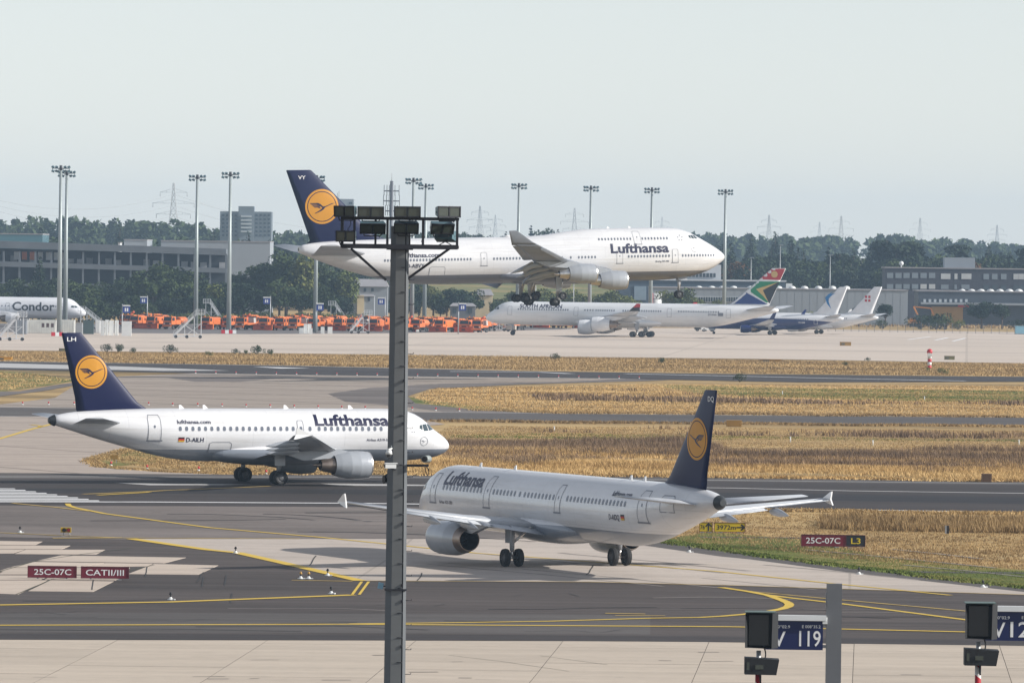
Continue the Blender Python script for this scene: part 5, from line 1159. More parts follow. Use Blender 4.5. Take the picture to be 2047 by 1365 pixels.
def plough_truck(kind):
    t = thing('snow_plough', '', 'truck'); gr = 'snow ploughs parked in rows'; t['group'] = gr
    MB().box((-.3, 0, .95), (8.2, 1.0, .35)).box((-1.0, 0, .7), (2.2, 2.2, .4)).build('chassis', CHASSIS, t)
    z0, z1 = 1.15, 3.15
    mb = MB(); mb.add([(2.1, -1.22, z0), (4.3, -1.22, z0), (4.3, 1.22, z0), (2.1, 1.22, z0), (2.1, -1.2, z1), (3.95, -1.15, z1), (3.95, 1.15, z1), (2.1, 1.2, z1), (4.35, -1.2, 2.05), (4.35, 1.2, 2.05), (2.1, -1.22, 2.05), (2.1, 1.22, 2.05)],
                      [(0, 3, 2, 1), (4, 5, 6, 7), (0, 1, 8, 10), (10, 8, 5, 4), (3, 11, 9, 2), (11, 7, 6, 9), (1, 2, 9, 8), (8, 9, 6, 5), (0, 10, 11, 3), (10, 4, 7, 11)])
    cab = mb.build('cab', ORANGE, t)
    MB().add([(4.36, -1.08, 2.12), (4.36, 1.08, 2.12), (4.03, 1.02, 2.98), (4.03, -1.02, 2.98)], [(0, 1, 2, 3)]).build('windscreen', TRUCK_G, cab)
    for s in (-1, 1): MB().add([(2.7, s * 1.235, 2.1), (4.0, s * 1.23, 2.1), (3.8, s * 1.2, 2.92), (2.7, s * 1.215, 2.92)], [(0, 1, 2, 3)]).build('side_window', TRUCK_G, cab); MB().box((4.25, s * 1.5, 2.4), (.12, .25, .65)).build('mirror', CHASSIS, cab); MB().box((4.37, s * .85, 1.35), (.06, .4, .22)).build('headlight', WHITE_B, cab)
    MB().box((4.36, 0, 1.45), (.04, 1.2, .45)).build('grille', CHASSIS, cab); MB().tube((3.2, .6, z1), (3.2, .6, z1 + .3), .13, n=8).tube((3.2, -.6, z1), (3.2, -.6, z1 + .3), .13, n=8).build('beacon', mat('amber_beacon', (.7, .3, .02), .3), cab)
    if kind == 0:
        mb = MB(); mb.add([(-4.2, -1.2, 1.3), (1.8, -1.2, 1.3), (1.8, 1.2, 1.3), (-4.2, 1.2, 1.3), (-4.4, -1.2, 2.7), (1.9, -1.2, 2.7), (1.9, 1.2, 2.7), (-4.4, 1.2, 2.7), (-3.6, -.6, 3.1), (1.4, -.6, 3.1), (1.4, .6, 3.1), (-3.6, .6, 3.1)],
                          [(0, 1, 5, 4), (2, 3, 7, 6), (1, 2, 6, 5), (3, 0, 4, 7), (4, 5, 9, 8), (5, 6, 10, 9), (6, 7, 11, 10), (7, 4, 8, 11), (8, 9, 10, 11), (0, 3, 2, 1)]); mb.build('hopper', ORANGE, t)
    elif kind == 2:
        MB().box((-1.2, 0, 1.5), (6.2, 2.3, .5)).build('bed', ORANGE, t); MB().box((-3.4, 0, 2.35), (1.6, 2.1, 1.3), taper=(.9, .9)).build('engine_box', mat('engine_cover', (.42, .40, .38), .6), t); MB().tube((.6, .5, 1.7), (.6, .5, 3.5), .35, .28, 10).tube((.6, .5, 3.5), (.2, 1.2, 3.9), .28, .3, 10).build('chute', ORANGE_D, t); MB().tube((-2.0, -1, 1.9), (1.4, -1, 1.9), .3, n=10).build('brush_roll', CHASSIS, t)
    else:
        rings = [[(x, r * 1.18 * math.cos(a), 2.15 + r * .95 * math.sin(a)) for a in np.linspace(0, 2 * PI, 15)[:-1]] for x, r in ((-4.6, .7), (-4.3, 1), (-1.2, 1), (-.9, .8))]
        MB().loft(rings).build('tank', ORANGE, t); MB().box((.5, 0, 1.75), (2.4, 2.2, 1.1)).build('engine_box', ORANGE, t); MB().tube((1.6, .9, 1.2), (1.6, .9, 3.3), .1, n=8).build('exhaust_pipe', STEEL_D, t); MB().tube((-.9, 0, 2.8), (1.5, 0, 2.4), .18, n=8).build('suction_pipe', CHASSIS, t)
    for x in (3.3, -1.9, -3.2):
        for s in (-1, 1): link('wheel', wheel_mesh(.52, .34), t, (x, s * 1.02, .52))
    if kind == 0:
        rings = []
        for y in (-2.5, 2.5): rings.append([(5.4 + .45 * math.cos(a) * -1 + y * .12, y, .75 + .68 * math.sin(a)) for a in np.linspace(-1.35, 1.25, 8)])
        rings2 = [[(x - .08, y, z) for x, y, z in reversed(r)] for r in rings]
        MB().loft([a + b for a, b in zip(rings, rings2)], smooth=False).build('plough_blade', ORANGE_D, t); MB().box((4.8, 0, .7), (1.0, .9, .25)).build('plough_arm', CHASSIS, t)
        MB().box((5.15, 2.55, .8), (.5, .05, 1.3)).build('blade_flag', ORANGE, t)
    else: MB().box((4.55, 0, .85), (.3, 2.4, .45)).build('bumper', ORANGE, t)
    return t
protos = [plough_truck(0), plough_truck(1), plough_truck(2)]; used = [False] * 3
rows = [(1640, [(286, 0), (318, 0), (352, 1), (425, 0), (466, 1), (494, 2), (534, 0), (566, 1), (600, 2), (640, 1), (688, 0), (718, 2), (752, 0), (815, 2), (842, 1), (888, 0), (932, 0), (958, 2)], 'in the front row'),
        (1672, [(262, 2), (274, 1), (325, 0), (462, 0), (515, 0), (566, 0), (608, 0), (654, 0), (716, 1), (770, 0), (822, 0), (866, 1), (917, 0), (964, 0)], 'in the second row'),
        (1706, [(300, 1), (500, 1), (596, 1), (632, 0), (676, 1), (738, 0), (786, 1), (850, 0), (880, 0), (902, 1), (950, 0), (984, 1), (1030, 1)], 'in the third row'),
        (1765, [(1062, 1), (1092, 0), (1120, 1), (1150, 1), (1172, 0)], 'under belly of long airliner')]
MARKS = [(300, 'white cabinets'), (352, 'lone white stairs'), (425, 'far white stairs'), (457, 'banded light mast'), (500, 'green bushes'), (538, 'blue stand sign'), (575, 'big tree clump'), (612, 'cabinet cluster'), (650, 'plain light mast'), (690, 'steep white stairs'), (722, 'cream wall house'), (765, 'floodlight mast'), (823, 'second banded mast'), (850, 'thinner light mast'), (893, 'pale cabinets'), (938, 'beige power cart'), (990, 'airliner nose'), (1040, 'airliner stairs')]
def beside(px):
    return '' if px > 1050 else ' beside the ' + min(MARKS, key=lambda m: abs(m[0] - px))[1]
for Y, lst, wh in rows:
    for px, k in lst:
        g = XG(px + random.uniform(-3, 3), Y + random.uniform(-4, 4)); g.z = gz(g.y) + .03; rz = R(random.uniform(244, 262))
        lab = ('orange snow plough with red blade ', 'orange tank sweeper truck without blade ', 'orange blower truck with tall chute ')[k] + 'parked ' + wh + beside(px)
        if not used[k]: t = protos[k]; t.location = g; t.rotation_euler = (0, 0, rz); t['label'] = lab; used[k] = True
        else: t = place_copy(protos[k], g, rz, lab)
        t['group'] = 'snow ploughs ' + wh

STAIR_W = mat('stair_white', (.62, .63, .64), .5, .1, .15)
def stairs(px, py, height, length, flip, label, Y=None, yaw=0.0):
    g = G(px, py) if Y is None else XG(px, Y); g.z += .03
    t = thing('passenger_stairs', label, 'stairs', g, (PI if flip else 0) + yaw); n = int(height / .24); W = .75
    for s in (-W, W): MB().bar((0, s, .5), (length, s, height), .12, .42).build('stringer', STAIR_W, t)
    for i in range(n): MB().box((length * (i + .5) / n, 0, .5 + (height - .5) * (i + .5) / n), (.3, 2 * W, .05)).build('step', STAIR_W, t)
    for s in (-W, W):
        mb = MB(); mb.bar((0, s, 1.5), (length, s, height + 1.0), .06); mb.bar((0, s, 1.05), (length, s, height + .55), .045)
        for i in range(7): f = i / 6; mb.bar((length * f, s, .5 + (height - .5) * f), (length * f, s, 1.5 + (height - .5) * f), .05)
        mb.build('handrail', STAIR_W, t)
    MB().box((length + .95, 0, height), (1.9, 2 * W + .5, .12)).build('platform', STAIR_W, t)
    for s in (-W - .2, W + .2):
        mb = MB()
        for zz_ in (.35, .75, 1.15): mb.bar((length, s, height + zz_), (length + 1.9, s, height + zz_), .06)
        for x in (0, .65, 1.25, 1.9): mb.bar((length + x, s, height), (length + x, s, height + 1.15), .06)
        mb.build('guard_rail', STAIR_W, t)
    mb = MB()
    for s in (-W, W):
        mb.bar((length * .93, s, .45), (length * .93, s, height), .12); mb.bar((length + 1.2, s, .45), (length + 1.2, s, height), .12); mb.bar((length * .5, s, .45), (length + 1.2, s, height * .62), .09); mb.bar((length * .55, s, height * .52), (length + 1.2, s, .5), .09); mb.bar((length * .6, s, height * .58), (length + 1.2, s, height * .58), .08); mb.bar((length * .5, s, .45), (length * .5, s, height * .5), .08)
    mb.build('support_frame', STAIR_W, t)
    MB().box((length * .55, 0, .45), (length * 1.15, 1.5, .22)).build('base_frame', STAIR_W, t)
    for x in (length * .1, length * .6, length + 1.0):
        for s in (-.75, .75): link('wheel', wheel_mesh(.36, .24), t, (x, s, .36))
stairs(347, 676, 5.4, 5.0, False, 'white passenger stairs standing alone on the concrete beside snow ploughs')
stairs(700, 667, 4.6, 3.4, False, 'steep white passenger stairs with twin guard rails beside the floodlight mast')
stairs(697, 0, 5.6, 3.6, True, 'white passenger stairs behind the snow ploughs, half hidden', Y=1740)
stairs(447, 0, 5.8, 3.6, True, 'white passenger stairs in front of trees behind the light mast with banded foot', Y=1735)
stairs(-4, 681, 5.2, 4.2, False, 'white passenger stairs cut off by the picture edge')
stairs(970, 662, 4.6, 3.9, False, 'white passenger stairs at nose of long parked airliner')
stairs(211, 0, 4.4, 5.0, True, 'white passenger stairs sloping down from nose of Condor airliner', Y=1618)

# containers and cabinets
CONT = mat('container_white', (.66, .66, .62), .55, 0, .2, .5)
def container(px0, px1, py0, py1, label, depth=2.4, m=CONT, marks=0, name='container', ribs=8, yaw=0.0, group=None):
    g = G((px0 + px1) / 2, py1); k = F_PX / g.y; W, H = (px1 - px0) / k, (py1 - py0) / k; g.z += .03
    t = thing(name, label, 'container' if name == 'container' else 'cabinet', g, yaw, group)
    MB().box((0, depth / 2, H / 2), (W, depth, H)).build('body', m, t); MB().box((0, depth / 2, H + .03), (W * 1.01, depth * 1.02, .07)).build('roof', m, t)
    n = max(2, int(W / .55)) if ribs else 0
    for i in range(n): MB().box((-W / 2 + W * (i + .5) / n, -.03, H * .48), (W / n * .6, .07, H * .86)).build('panel', m, t)
    for i in range(marks):
        MB().box((W * (.05 + .16 * i), -.075, H * .62), (W * .09, .02, H * .30)).build('print', mat('container_print', (.10, .06, .06), .6, 0, .3, 6), t)
container(54, 112, 640, 667, 'long white container with dark printed squares beside light mast', marks=3)
container(114, 149, 640, 667, 'plain white container between light mast and equipment cabinets')
container(29, 53, 641, 668, 'grey-blue container end in front of the Condor airliner', m=mat('container_grey', (.25, .27, .30), .6))
container(152, 164, 646, 669, 'grey equipment cabinet beside the plain white container', m=GALV, name='cabinet', ribs=0)
for i, (a, b, y0, y1) in enumerate(((166, 187, 641, 668), (191, 200, 641, 666), (201, 208, 642, 671), (210, 216, 640, 671), (218, 226, 641, 671), (229, 236, 641, 671), (243, 262, 643, 672))):
    container(a, b, y0, y1, 'white equipment cabinet in the row between containers and snow ploughs' if i else 'large dark cabinet standing in the row of white cabinets', 1.2, (WHITE_B if i else mat('cabinet_dark', (.06, .09, .09), .5)), name='cabinet', ribs=i % 2, group='cabinets in a row' if i else None)
for i, (a, b, y0, y1) in enumerate(((598, 606, 656, 667), (607, 614, 648, 667), (615, 622, 648, 667), (618, 624, 657, 668), (641, 648, 654, 667), (655, 664, 654, 667))):
    container(a, b, y0, y1, 'white cabinet in the cluster at foot of the blue stand sign', 1.0, WHITE_B, name='cabinet', ribs=0, group='cabinet cluster by the stand sign')
for i, (a, b, y0, y1) in enumerate(((880, 887, 652, 663), (888, 896, 645, 663), (897, 906, 645, 663), (900, 908, 654, 664))):
    container(a, b, y0, y1, 'pale cabinet in the cluster in front of ploughs beside the white stairs', 1.0, WHITE_B if i % 2 else GALV, name='cabinet', ribs=0, group='cabinet cluster by the long airliner')
def cart(px, py, label):
    g = G(px, py); g.z += .03; t = thing('power_cart', label, 'cart', g, R(-12)); MB().box((0, 0, 1.05), (2.4, 1.4, 1.1)).box((.1, -.72, 1.1), (.9, .04, .5)).build('body', mat('cart_beige', (.42, .38, .33), .6), t); MB().bar((-1.2, 0, .6), (-2.3, 0, .35), .08).build('tow_bar', STEEL_D, t)
    for x in (-.8, .8):
        for s in (-.6, .6): link('wheel', wheel_mesh(.32, .2), t, (x, s, .32))
cart(938, 663, 'beige ground power cart in front of the orange snow ploughs'); cart(1022, 663, 'beige ground cart under nose of the long parked airliner')
def tractor(px, py, label, col):
    g = G(px, py); g.z += .03; t = thing('tow_tractor', label, 'vehicle', g, R(185)); MB().box((0, 0, .8), (3.6, 1.8, .7)).build('body', col, t); MB().box((.4, 0, 1.5), (1.3, 1.6, .8), taper=(.85, .9)).build('cab', col, t)
    MB().box((.4, -.83, 1.6), (1.0, .04, .5)).box((.4, .83, 1.6), (1.0, .04, .5)).build('side_window', TRUCK_G, t)
    for x in (-1.1, 1.1):
        for s in (-.8, .8): link('wheel', wheel_mesh(.42, .3), t, (x, s, .42))
tractor(1415, 663, 'small white tractor under tail of the long parked airliner', WHITE_B); tractor(1402, 662, 'small dark tractor beside white tractor under the airliner tail', CHASSIS)
# small blue stand signs far away
def far_sign(px, py, Y, H, label, side=-1):
    g = XG(px, Y); k = F_PX / Y; t = thing('far_stand_sign', label, 'sign', g); zt_ = AT(px, py, Y).z - g.z
    MB().tube((0, 0, 0), (0, 0, zt_), .16, .12, 10).build('post', GALV, t); MB().box((side * 1.0, -.12, zt_ - 1.3), (1.7, .16, 1.5)).build('panel', mat('far_sign_blue', (.02, .05, .28), .5), t); MB().box((side * 1.0, -.15, zt_ - .35), (1.8, .4, .3)).build('light_hood', WHITE_B, t)
    MB().box((side * 1.25, -.21, zt_ - 1.3), (.35, .02, .8)).box((side * .75, -.21, zt_ - 1.3), (.3, .02, .8)).build('lettering', INK_W, t)
for px, py, Y, lab in ((294, 591, 1700, 'small blue stand sign on a post above snow ploughs in front of trees'), (540, 592, 1700, 'small blue stand sign on a post in front of light green bushes'), (244, 608, 1545, 'small blue stand sign on dark post among white cabinets'), (631, 604, 1590, 'small blue stand sign at the foot of a light mast'), (769, 593, 1700, 'small blue stand sign half hidden by the floodlight mast'), (916, 604, 1610, 'small blue stand sign above ploughs beside nose of long airliner')):
    far_sign(px, py, Y, 8, lab, 1 if px in (244, 631, 916) else -1)

# ================================================================== BUILDINGS AND STRUCTURES BEHIND THE AIRFIELD
def hz(y): return float(np.interp(y, [2450, 3000, 4200, 7000], [0, 13, 15, 20]))
mb = MB(); ys = [2440, 2500, 2700, 3000, 4200, 7000]
mb.loft([[(x, y, hz(y) - .1 if y > 2450 else -.3) for x in np.linspace(-2200, 2200, 9)] for y in ys], 0, True, False, False, closed=False)
mb.build('hill', GREENISH, kind='structure')
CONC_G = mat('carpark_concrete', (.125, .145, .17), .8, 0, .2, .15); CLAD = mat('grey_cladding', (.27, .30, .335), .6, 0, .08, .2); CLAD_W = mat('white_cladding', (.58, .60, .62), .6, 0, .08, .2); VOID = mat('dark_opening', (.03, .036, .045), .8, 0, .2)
BRICK = mat('dark_brick', (.045, .048, .065), .85, 0, .25, 1.0); WIN = glass('far_window', (.18, .22, .26), .2); WIN_L = mat('blind_window', (.45, .48, .50), .4, 0, .1); WIN_D = glass('dark_window', (.05, .07, .09), .15)
ROOF = mat('roof_membrane', (.28, .27, .28), .85, 0, .15, .3)
def blk(t, name, Y, px0, px1, py0, py1, m, dy=0.0, depth=12.0, o=None):
    """box between picture columns and rows at distance Y, dy metres behind the front"""
    b = t.location; x0, x1 = AT(px0, py0, Y).x, AT(px1, py0, Y).x
    xm = (px0 + px1) / 2; z1 = AT(xm, py0, Y).z; z0 = AT(xm, py1, Y).z if py1 < 9000 else -0.3
    return MB().box(((x0 + x1) / 2 - b.x, dy + depth / 2, (z0 + z1) / 2 - b.z), (x1 - x0, depth, z1 - z0)).build(name, m, t)
def building(name, label, px, Y): return thing(name, label, 'building', XG(px, Y))
# long parking structure
Y = 1950; t = building('parking_structure', 'long grey open parking structure with dark decks behind the trees', 200, Y)
bx = t.location.x; xa, xb = AT(-120, 500, Y).x - bx, AT(452, 500, Y).x - bx
def ramp_slab(name, z0a, z1a, z0b, z1b, m, dep=30, dy=0): MB().add([(xa, dy, z0a), (xb, dy, z0b), (xb, dep, z0b), (xa, dep, z0a), (xa, dy, z1a), (xb, dy, z1b), (xb, dep, z1b), (xa, dep, z1a)], [(0, 3, 2, 1), (4, 5, 6, 7), (0, 1, 5, 4), (1, 2, 6, 5), (2, 3, 7, 6), (3, 0, 4, 7)]).build(name, m, t)
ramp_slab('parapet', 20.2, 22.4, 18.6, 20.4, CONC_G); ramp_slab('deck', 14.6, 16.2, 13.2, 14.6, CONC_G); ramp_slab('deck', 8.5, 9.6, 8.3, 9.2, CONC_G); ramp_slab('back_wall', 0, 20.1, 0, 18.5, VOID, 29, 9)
for i in range(19):
    x = xa + (xb - xa) * i / 18; MB().box((x, .7, 9.5), (.55, .7, 18.9)).build('column', CONC_G, t)
n = 30
for i in range(n):
    x = xa + (xb - xa) * (i + .5) / n; f = (i + .5) / n
    if random.random() < .7: MB().box((x, 8.5, 16.9 - 1.5 * f), (1.9, .6, random.uniform(1.2, 2.4))).build('parked_car', randmat('car_paint', (.5, .5, .52), .35, .3, .8), t)  # each plain block stands for a car parked on the upper deck
for i in range(7): MB().box((xa + (.26 + .028 * i) * (xb - xa), 8.3, 17.6), (1.5, .4, 2.4)).build('bright_panel', (ORANGE if i < 3 and i > 0 else CLAD_W), t)
def hall(name, label, Y, px0, px1, py0, m, depth=30, extra=None):
    t = building(name, label, (px0 + px1) / 2, Y); blk(t, 'wall', Y, px0, px1, py0, 9999, m, 0, depth); blk(t, 'roof_edge', Y, px0 - .6, px1 + .6, py0 - 1.6, py0 + .4, ROOF, -.2, depth + .4); return t
hall('warehouse', 'pale grey block rising behind the parking structure', 2060, 248, 294, 480, CLAD); hall('warehouse', 'small white block beside the pale grey block', 2050, 236, 240, 486, CLAD_W)
hall('warehouse', 'long pale hall behind the parking structure and light masts', 2080, 322, 540, 483, CLAD)
hall('warehouse', 'teal glass building at picture edge above the parking structure', 2150, -60, 85, 468, glass('teal_glass', (.06, .16, .20), .2))
# apartment tower block
Y = 2900; t = building('apartment_block', 'grey apartment block with stepped top and white balconies above the forest', 492, Y)
TOWER = mat('tower_render', (.17, .20, .23), .7, 0, .12, .2); blk(t, 'wall', Y, 440, 543, 423, 9999, TOWER, 0, 16); blk(t, 'stair_tower', Y, 477, 508, 412.5, 9999, TOWER, -1.5, 12)
for r in range(6):
    for c in range(12):
        px = 444 + 8.3 * c
        if 475 < px < 508: continue
        blk(t, 'window', Y, px, px + 4.5, 428 + r * 8, 432.5 + r * 8, WIN_D, -.15, .3)
for r in range(5): blk(t, 'balcony', Y, 482, 503, 431 + r * 7.5, 434.5 + r * 7.5, WIN_L, -2.6, 1.2)
Y = 3000; t = building('apartment_block', 'narrow grey tower block with rooftop aerial behind the jumbo tail', 690, Y); blk(t, 'wall', Y, 668, 707, 398, 9999, CLAD, 0, 14)
for r in range(5): blk(t, 'window', Y, 698, 704, 404 + 9 * r, 408 + 9 * r, WIN_D, -.15, .3)
blk(t, 'aerial', Y, 677, 677.6, 382, 398, STEEL_D, 3, .3); blk(t, 'aerial', Y, 674, 674.6, 386, 398, STEEL_D, 3, .3)
# small houses
def house(label, px0, px1, py_e, py_r, Y, wall, wins=(), yel=None):
    t = building('house', label, (px0 + px1) / 2, Y); blk(t, 'wall', Y, px0, px1, py_e, 9999, wall, 0, 9); b = t.location
    x0, x1 = AT(px0 - 2, py_e, Y).x - b.x, AT(px1 + 2, py_e, Y).x - b.x; ze, zr = AT((px0 + px1) / 2, py_e, Y).z - b.z, AT((px0 + px1) / 2, py_r, Y).z - b.z
    MB().add([(x0, -.5, ze), (x1, -.5, ze), (x1, 9.5, ze), (x0, 9.5, ze), (x0 + 1, 4.5, zr), (x1 - 1, 4.5, zr)], [(0, 1, 5, 4), (2, 3, 4, 5), (1, 2, 5), (3, 0, 4), (0, 3, 2, 1)]).build('roof', ROOF, t)
    for a, c, d, e in wins: blk(t, 'window', Y, a, c, d, e, WIN_D, -.12, .25)
    if yel: blk(t, 'light_wall', Y, *yel, mat('cream_wall', (.62, .52, .34), .7), -.3, .4)
house('grey low house with cream wall section behind the snow ploughs', 668, 748, 592, 588, 1800, CLAD, ((672, 680, 598, 608), (735, 740, 594, 602)), (714, 728, 590, 628))
house('larger grey house with two dark windows and pitched roof behind low house', 705, 775, 573, 558, 1850, CLAD, ((727, 732, 576, 583), (742, 747, 576, 583)))
house('cream house among trees beside nose of long parked airliner', 950, 985, 590, 578, 1900, mat('cream_wall', (.62, .52, .34), .7), ((962, 968, 600, 610),))
house('dark grey shed below trees right of the floodlight mast', 900, 950, 612, 606, 1840, mat('dark_wall', (.14, .15, .17), .8), ((905, 912, 616, 626), (935, 944, 616, 626)))
# hangar group on the right
Y = 1985; t = building('terminal_hall', 'dark blue-grey hall with white storey and window band under the jumbo nose', 1400, Y)
blk(t, 'hall_wall', Y, 1235, 1570, 560, 9999, mat('blue_cladding', (.07, .10, .135), .6), 0, 40); blk(t, 'white_storey', Y, 1345, 1442, 529, 562, CLAD_W, 2, 25); blk(t, 'window_band', Y, 1375, 1431, 546, 554, WIN_D, 1.8, .4)
blk(t, 'roof_edge', Y, 1233, 1572, 558.5, 561.5, CLAD_W, -.4, 1.0)
for px in range(1376, 1432, 7): blk(t, 'window_bar', Y, px, px + .8, 546, 554, CLAD_W, 1.6, .3)
blk(t, 'poster', Y, 1268, 1292, 572, 600, mat('poster_blue', (.25, .33, .40), .6), -.2, .3)
Y = 1940; t = building('hangar', 'long low pale grey hangar with rooftop skylights behind parked airliners', 1560, Y)
blk(t, 'wall', Y, 1300, 1815, 578, 9999, CLAD, 0, 30)
for i in range(34): blk(t, 'panel', Y, 1302 + 15.1 * i, 1316 + 15.1 * i, 580, 9999, randmat('wall_panel', (.27, .30, .335), .6, .05, .08), -.08, .2)
blk(t, 'roof_edge', Y, 1299, 1816, 576.5, 578.4, ROOF, -.3, 31)
for i in range(21): blk(t, 'window', Y, 1386 + 5.0 * i, 1389.6 + 5.0 * i, 594, 603, WIN_D, -.35, .3)
blk(t, 'window_frame', Y, 1384, 1491, 592.5, 604.5, WIN_L, -.22, .15)
for px in (1398, 1424, 1445, 1468, 1502, 1531, 1558, 1585, 1610, 1638, 1666, 1694):
    c = AT(px, 576, Y); MB().sphere((c.x - t.location.x, 6, c.z - t.location.z - .1), 1.15, 1.3, .75, 10, 6).build('skylight', WHITE_B, t)
blk(t, 'roof_unit', Y, 1574, 1586, 567, 577, WHITE_B, 8, 3)
Y = 2100; t = building('office_building', 'dark brick office building with rows of windows and roof cabin', 1910, Y)
blk(t, 'wall', Y, 1770, 2160, 538, 9999, BRICK, 0, 18); blk(t, 'roof_edge', Y, 1768, 2162, 536, 538.2, ROOF, -.3, 18.6)
tt = blk(t, 'roof_cabin', Y, 1890, 1951, 515, 537, CLAD, 4, 8)
for i in range(12):
    px = 1890 + i * 5.1; blk(t, 'cabin_panel', Y, px, px + 4.6, 516, 536, CLAD, 3.9, .2)
for x0 in (1773, 1790, 1806, 1823, 1840, 1857): blk(t, 'window', Y, x0, x0 + 12.5, 545.5, 556, WIN, -.12, .3); blk(t, 'window', Y, x0, x0 + 12.5, 568, 577.5, WIN if x0 < 1838 else WIN_L, -.12, .3)
for x0, w in ((1881, 19), (1908, 6), (1922, 20)): blk(t, 'window', Y, x0, x0 + w, 547, 558, WIN_L, -.12, .3); blk(t, 'window', Y, x0, x0 + w * .8, 569, 578, WIN, -.12, .3)
for x0 in (1966, 1983, 2001, 2026, 2036, 2060, 2080): blk(t, 'window', Y, x0, x0 + 11, 547.5, 558.5, WIN if x0 < 2020 else WIN_L, -.12, .3); blk(t, 'window', Y, x0, x0 + 11, 570, 579, WIN_D, -.12, .3)
c = AT(1803, 536, Y); MB().tube((c.x - t.location.x, 4, c.z - t.location.z), (c.x - t.location.x, 4, c.z - t.location.z + 1), .2, n=8).sphere((c.x - t.location.x, 3.7, c.z - t.location.z + 1.5), .75).build('satellite_dish', WHITE_B, t)
Y = 1975; t = building('low_hall', 'low dark hall with white arched skylights in front of brick office building', 1950, Y)
blk(t, 'wall', Y, 1836, 2160, 584, 9999, mat('slate_cladding', (.05, .062, .08), .6), 0, 20); blk(t, 'roof_edge', Y, 1832, 2162, 582, 584.4, ROOF, -.3, 20.6); blk(t, 'canopy', Y, 1840, 2160, 606, 610, CLAD, -3, 3.2)
for i in range(9): blk(t, 'window', Y, 1846 + 10.4 * i, 1851 + 10.4 * i, 598, 604, WIN_L, -.12, .3)
blk(t, 'yellow_wall', Y, 1862, 1925, 613, 9999, mat('ochre_wall', (.35, .22, .08), .8), -.3, .4); blk(t, 'red_band', Y, 1915, 1937, 610, 614, RED_P, -.6, .4)
for i in range(8):
    c = AT(1925 + 19 * i, 583, Y); MB().sphere((c.x - t.location.x, 4, c.z - t.location.z - .2), 1.3, 2.0, 1.0, 10, 6).build('skylight', WHITE_B, t)
# excavator by the low hall
g = XG(1838, 1900); t = thing('excavator', 'orange excavator with folded arm beside pale hangar wall', 'excavator', g); EXO = mat('excavator_orange', (.42, .16, .03), .5)
MB().box((-1.2, 0, .6), (3.4, 2.6, 1.0)).build('tracks', CHASSIS, t); MB().box((-1.4, 0, 1.9), (3.0, 2.4, 1.4)).build('body', EXO, t); MB().box((-.6, -.8, 2.9), (1.4, 1.0, 1.5)).build('cab', WIN_D, t); MB().bar((.2, 0, 2.2), (-1.8, -.4, 6.0), .4).bar((-1.8, -.4, 6.0), (3.2, -.4, 5.6), .35).bar((3.2, -.4, 5.6), (4.4, -.4, 3.2), .35).build('arm', EXO, t); MB().box((4.4, -.4, 2.7), (1.1, 1.0, 1.0), taper=(.7, 1)).build('bucket', STEEL_D, t)
# fence and the rough ground behind the far apron
FENCE = mat('fence_wire', (.22, .22, .24), .6, .3, .1)
f0, f1 = G(1655, 662), G(2060, 668); t = thing('perimeter_fence', 'wire mesh fence with thin posts along the far apron', 'fence', f0)
d = f1 - f0; nF = 26
for i in range(nF + 1): p = d * (i / nF); MB().tube((p.x, p.y, -.1), (p.x, p.y, 2.6), .06, n=6).build('post', FENCE, t)
for i in range(nF):
    a, b = d * (i / nF), d * ((i + 1) / nF); mb = MB()
    for z in np.linspace(.2, 2.5, 7): mb.bar(a + Vector((0, 0, z)), b + Vector((0, 0, z)), .03)
    for k in range(1, 8): q = a.lerp(b, k / 8); mb.bar(q + Vector((0, 0, .1)), q + Vector((0, 0, 2.5)), .02)
    mb.build('mesh_panel', FENCE, t)
g = G(2036, 668); t = thing('water_tank', 'pale blue tank box beside the fence at picture edge', 'tank', g); k = F_PX / g.y; MB().box((.8, 1, 1.0), (24 / k, 2.2, 2.2)).build('body', mat('pale_blue_tank', (.22, .42, .52), .5), t); MB().box((.8, 1, .0), (26 / k, 2.4, .2)).build('skid', STEEL_D, t); MB().box((.8, 1, 2.15), (25 / k, 2.3, .12)).build('lid', mat('pale_blue_tank', (.22, .42, .52), .5), t)
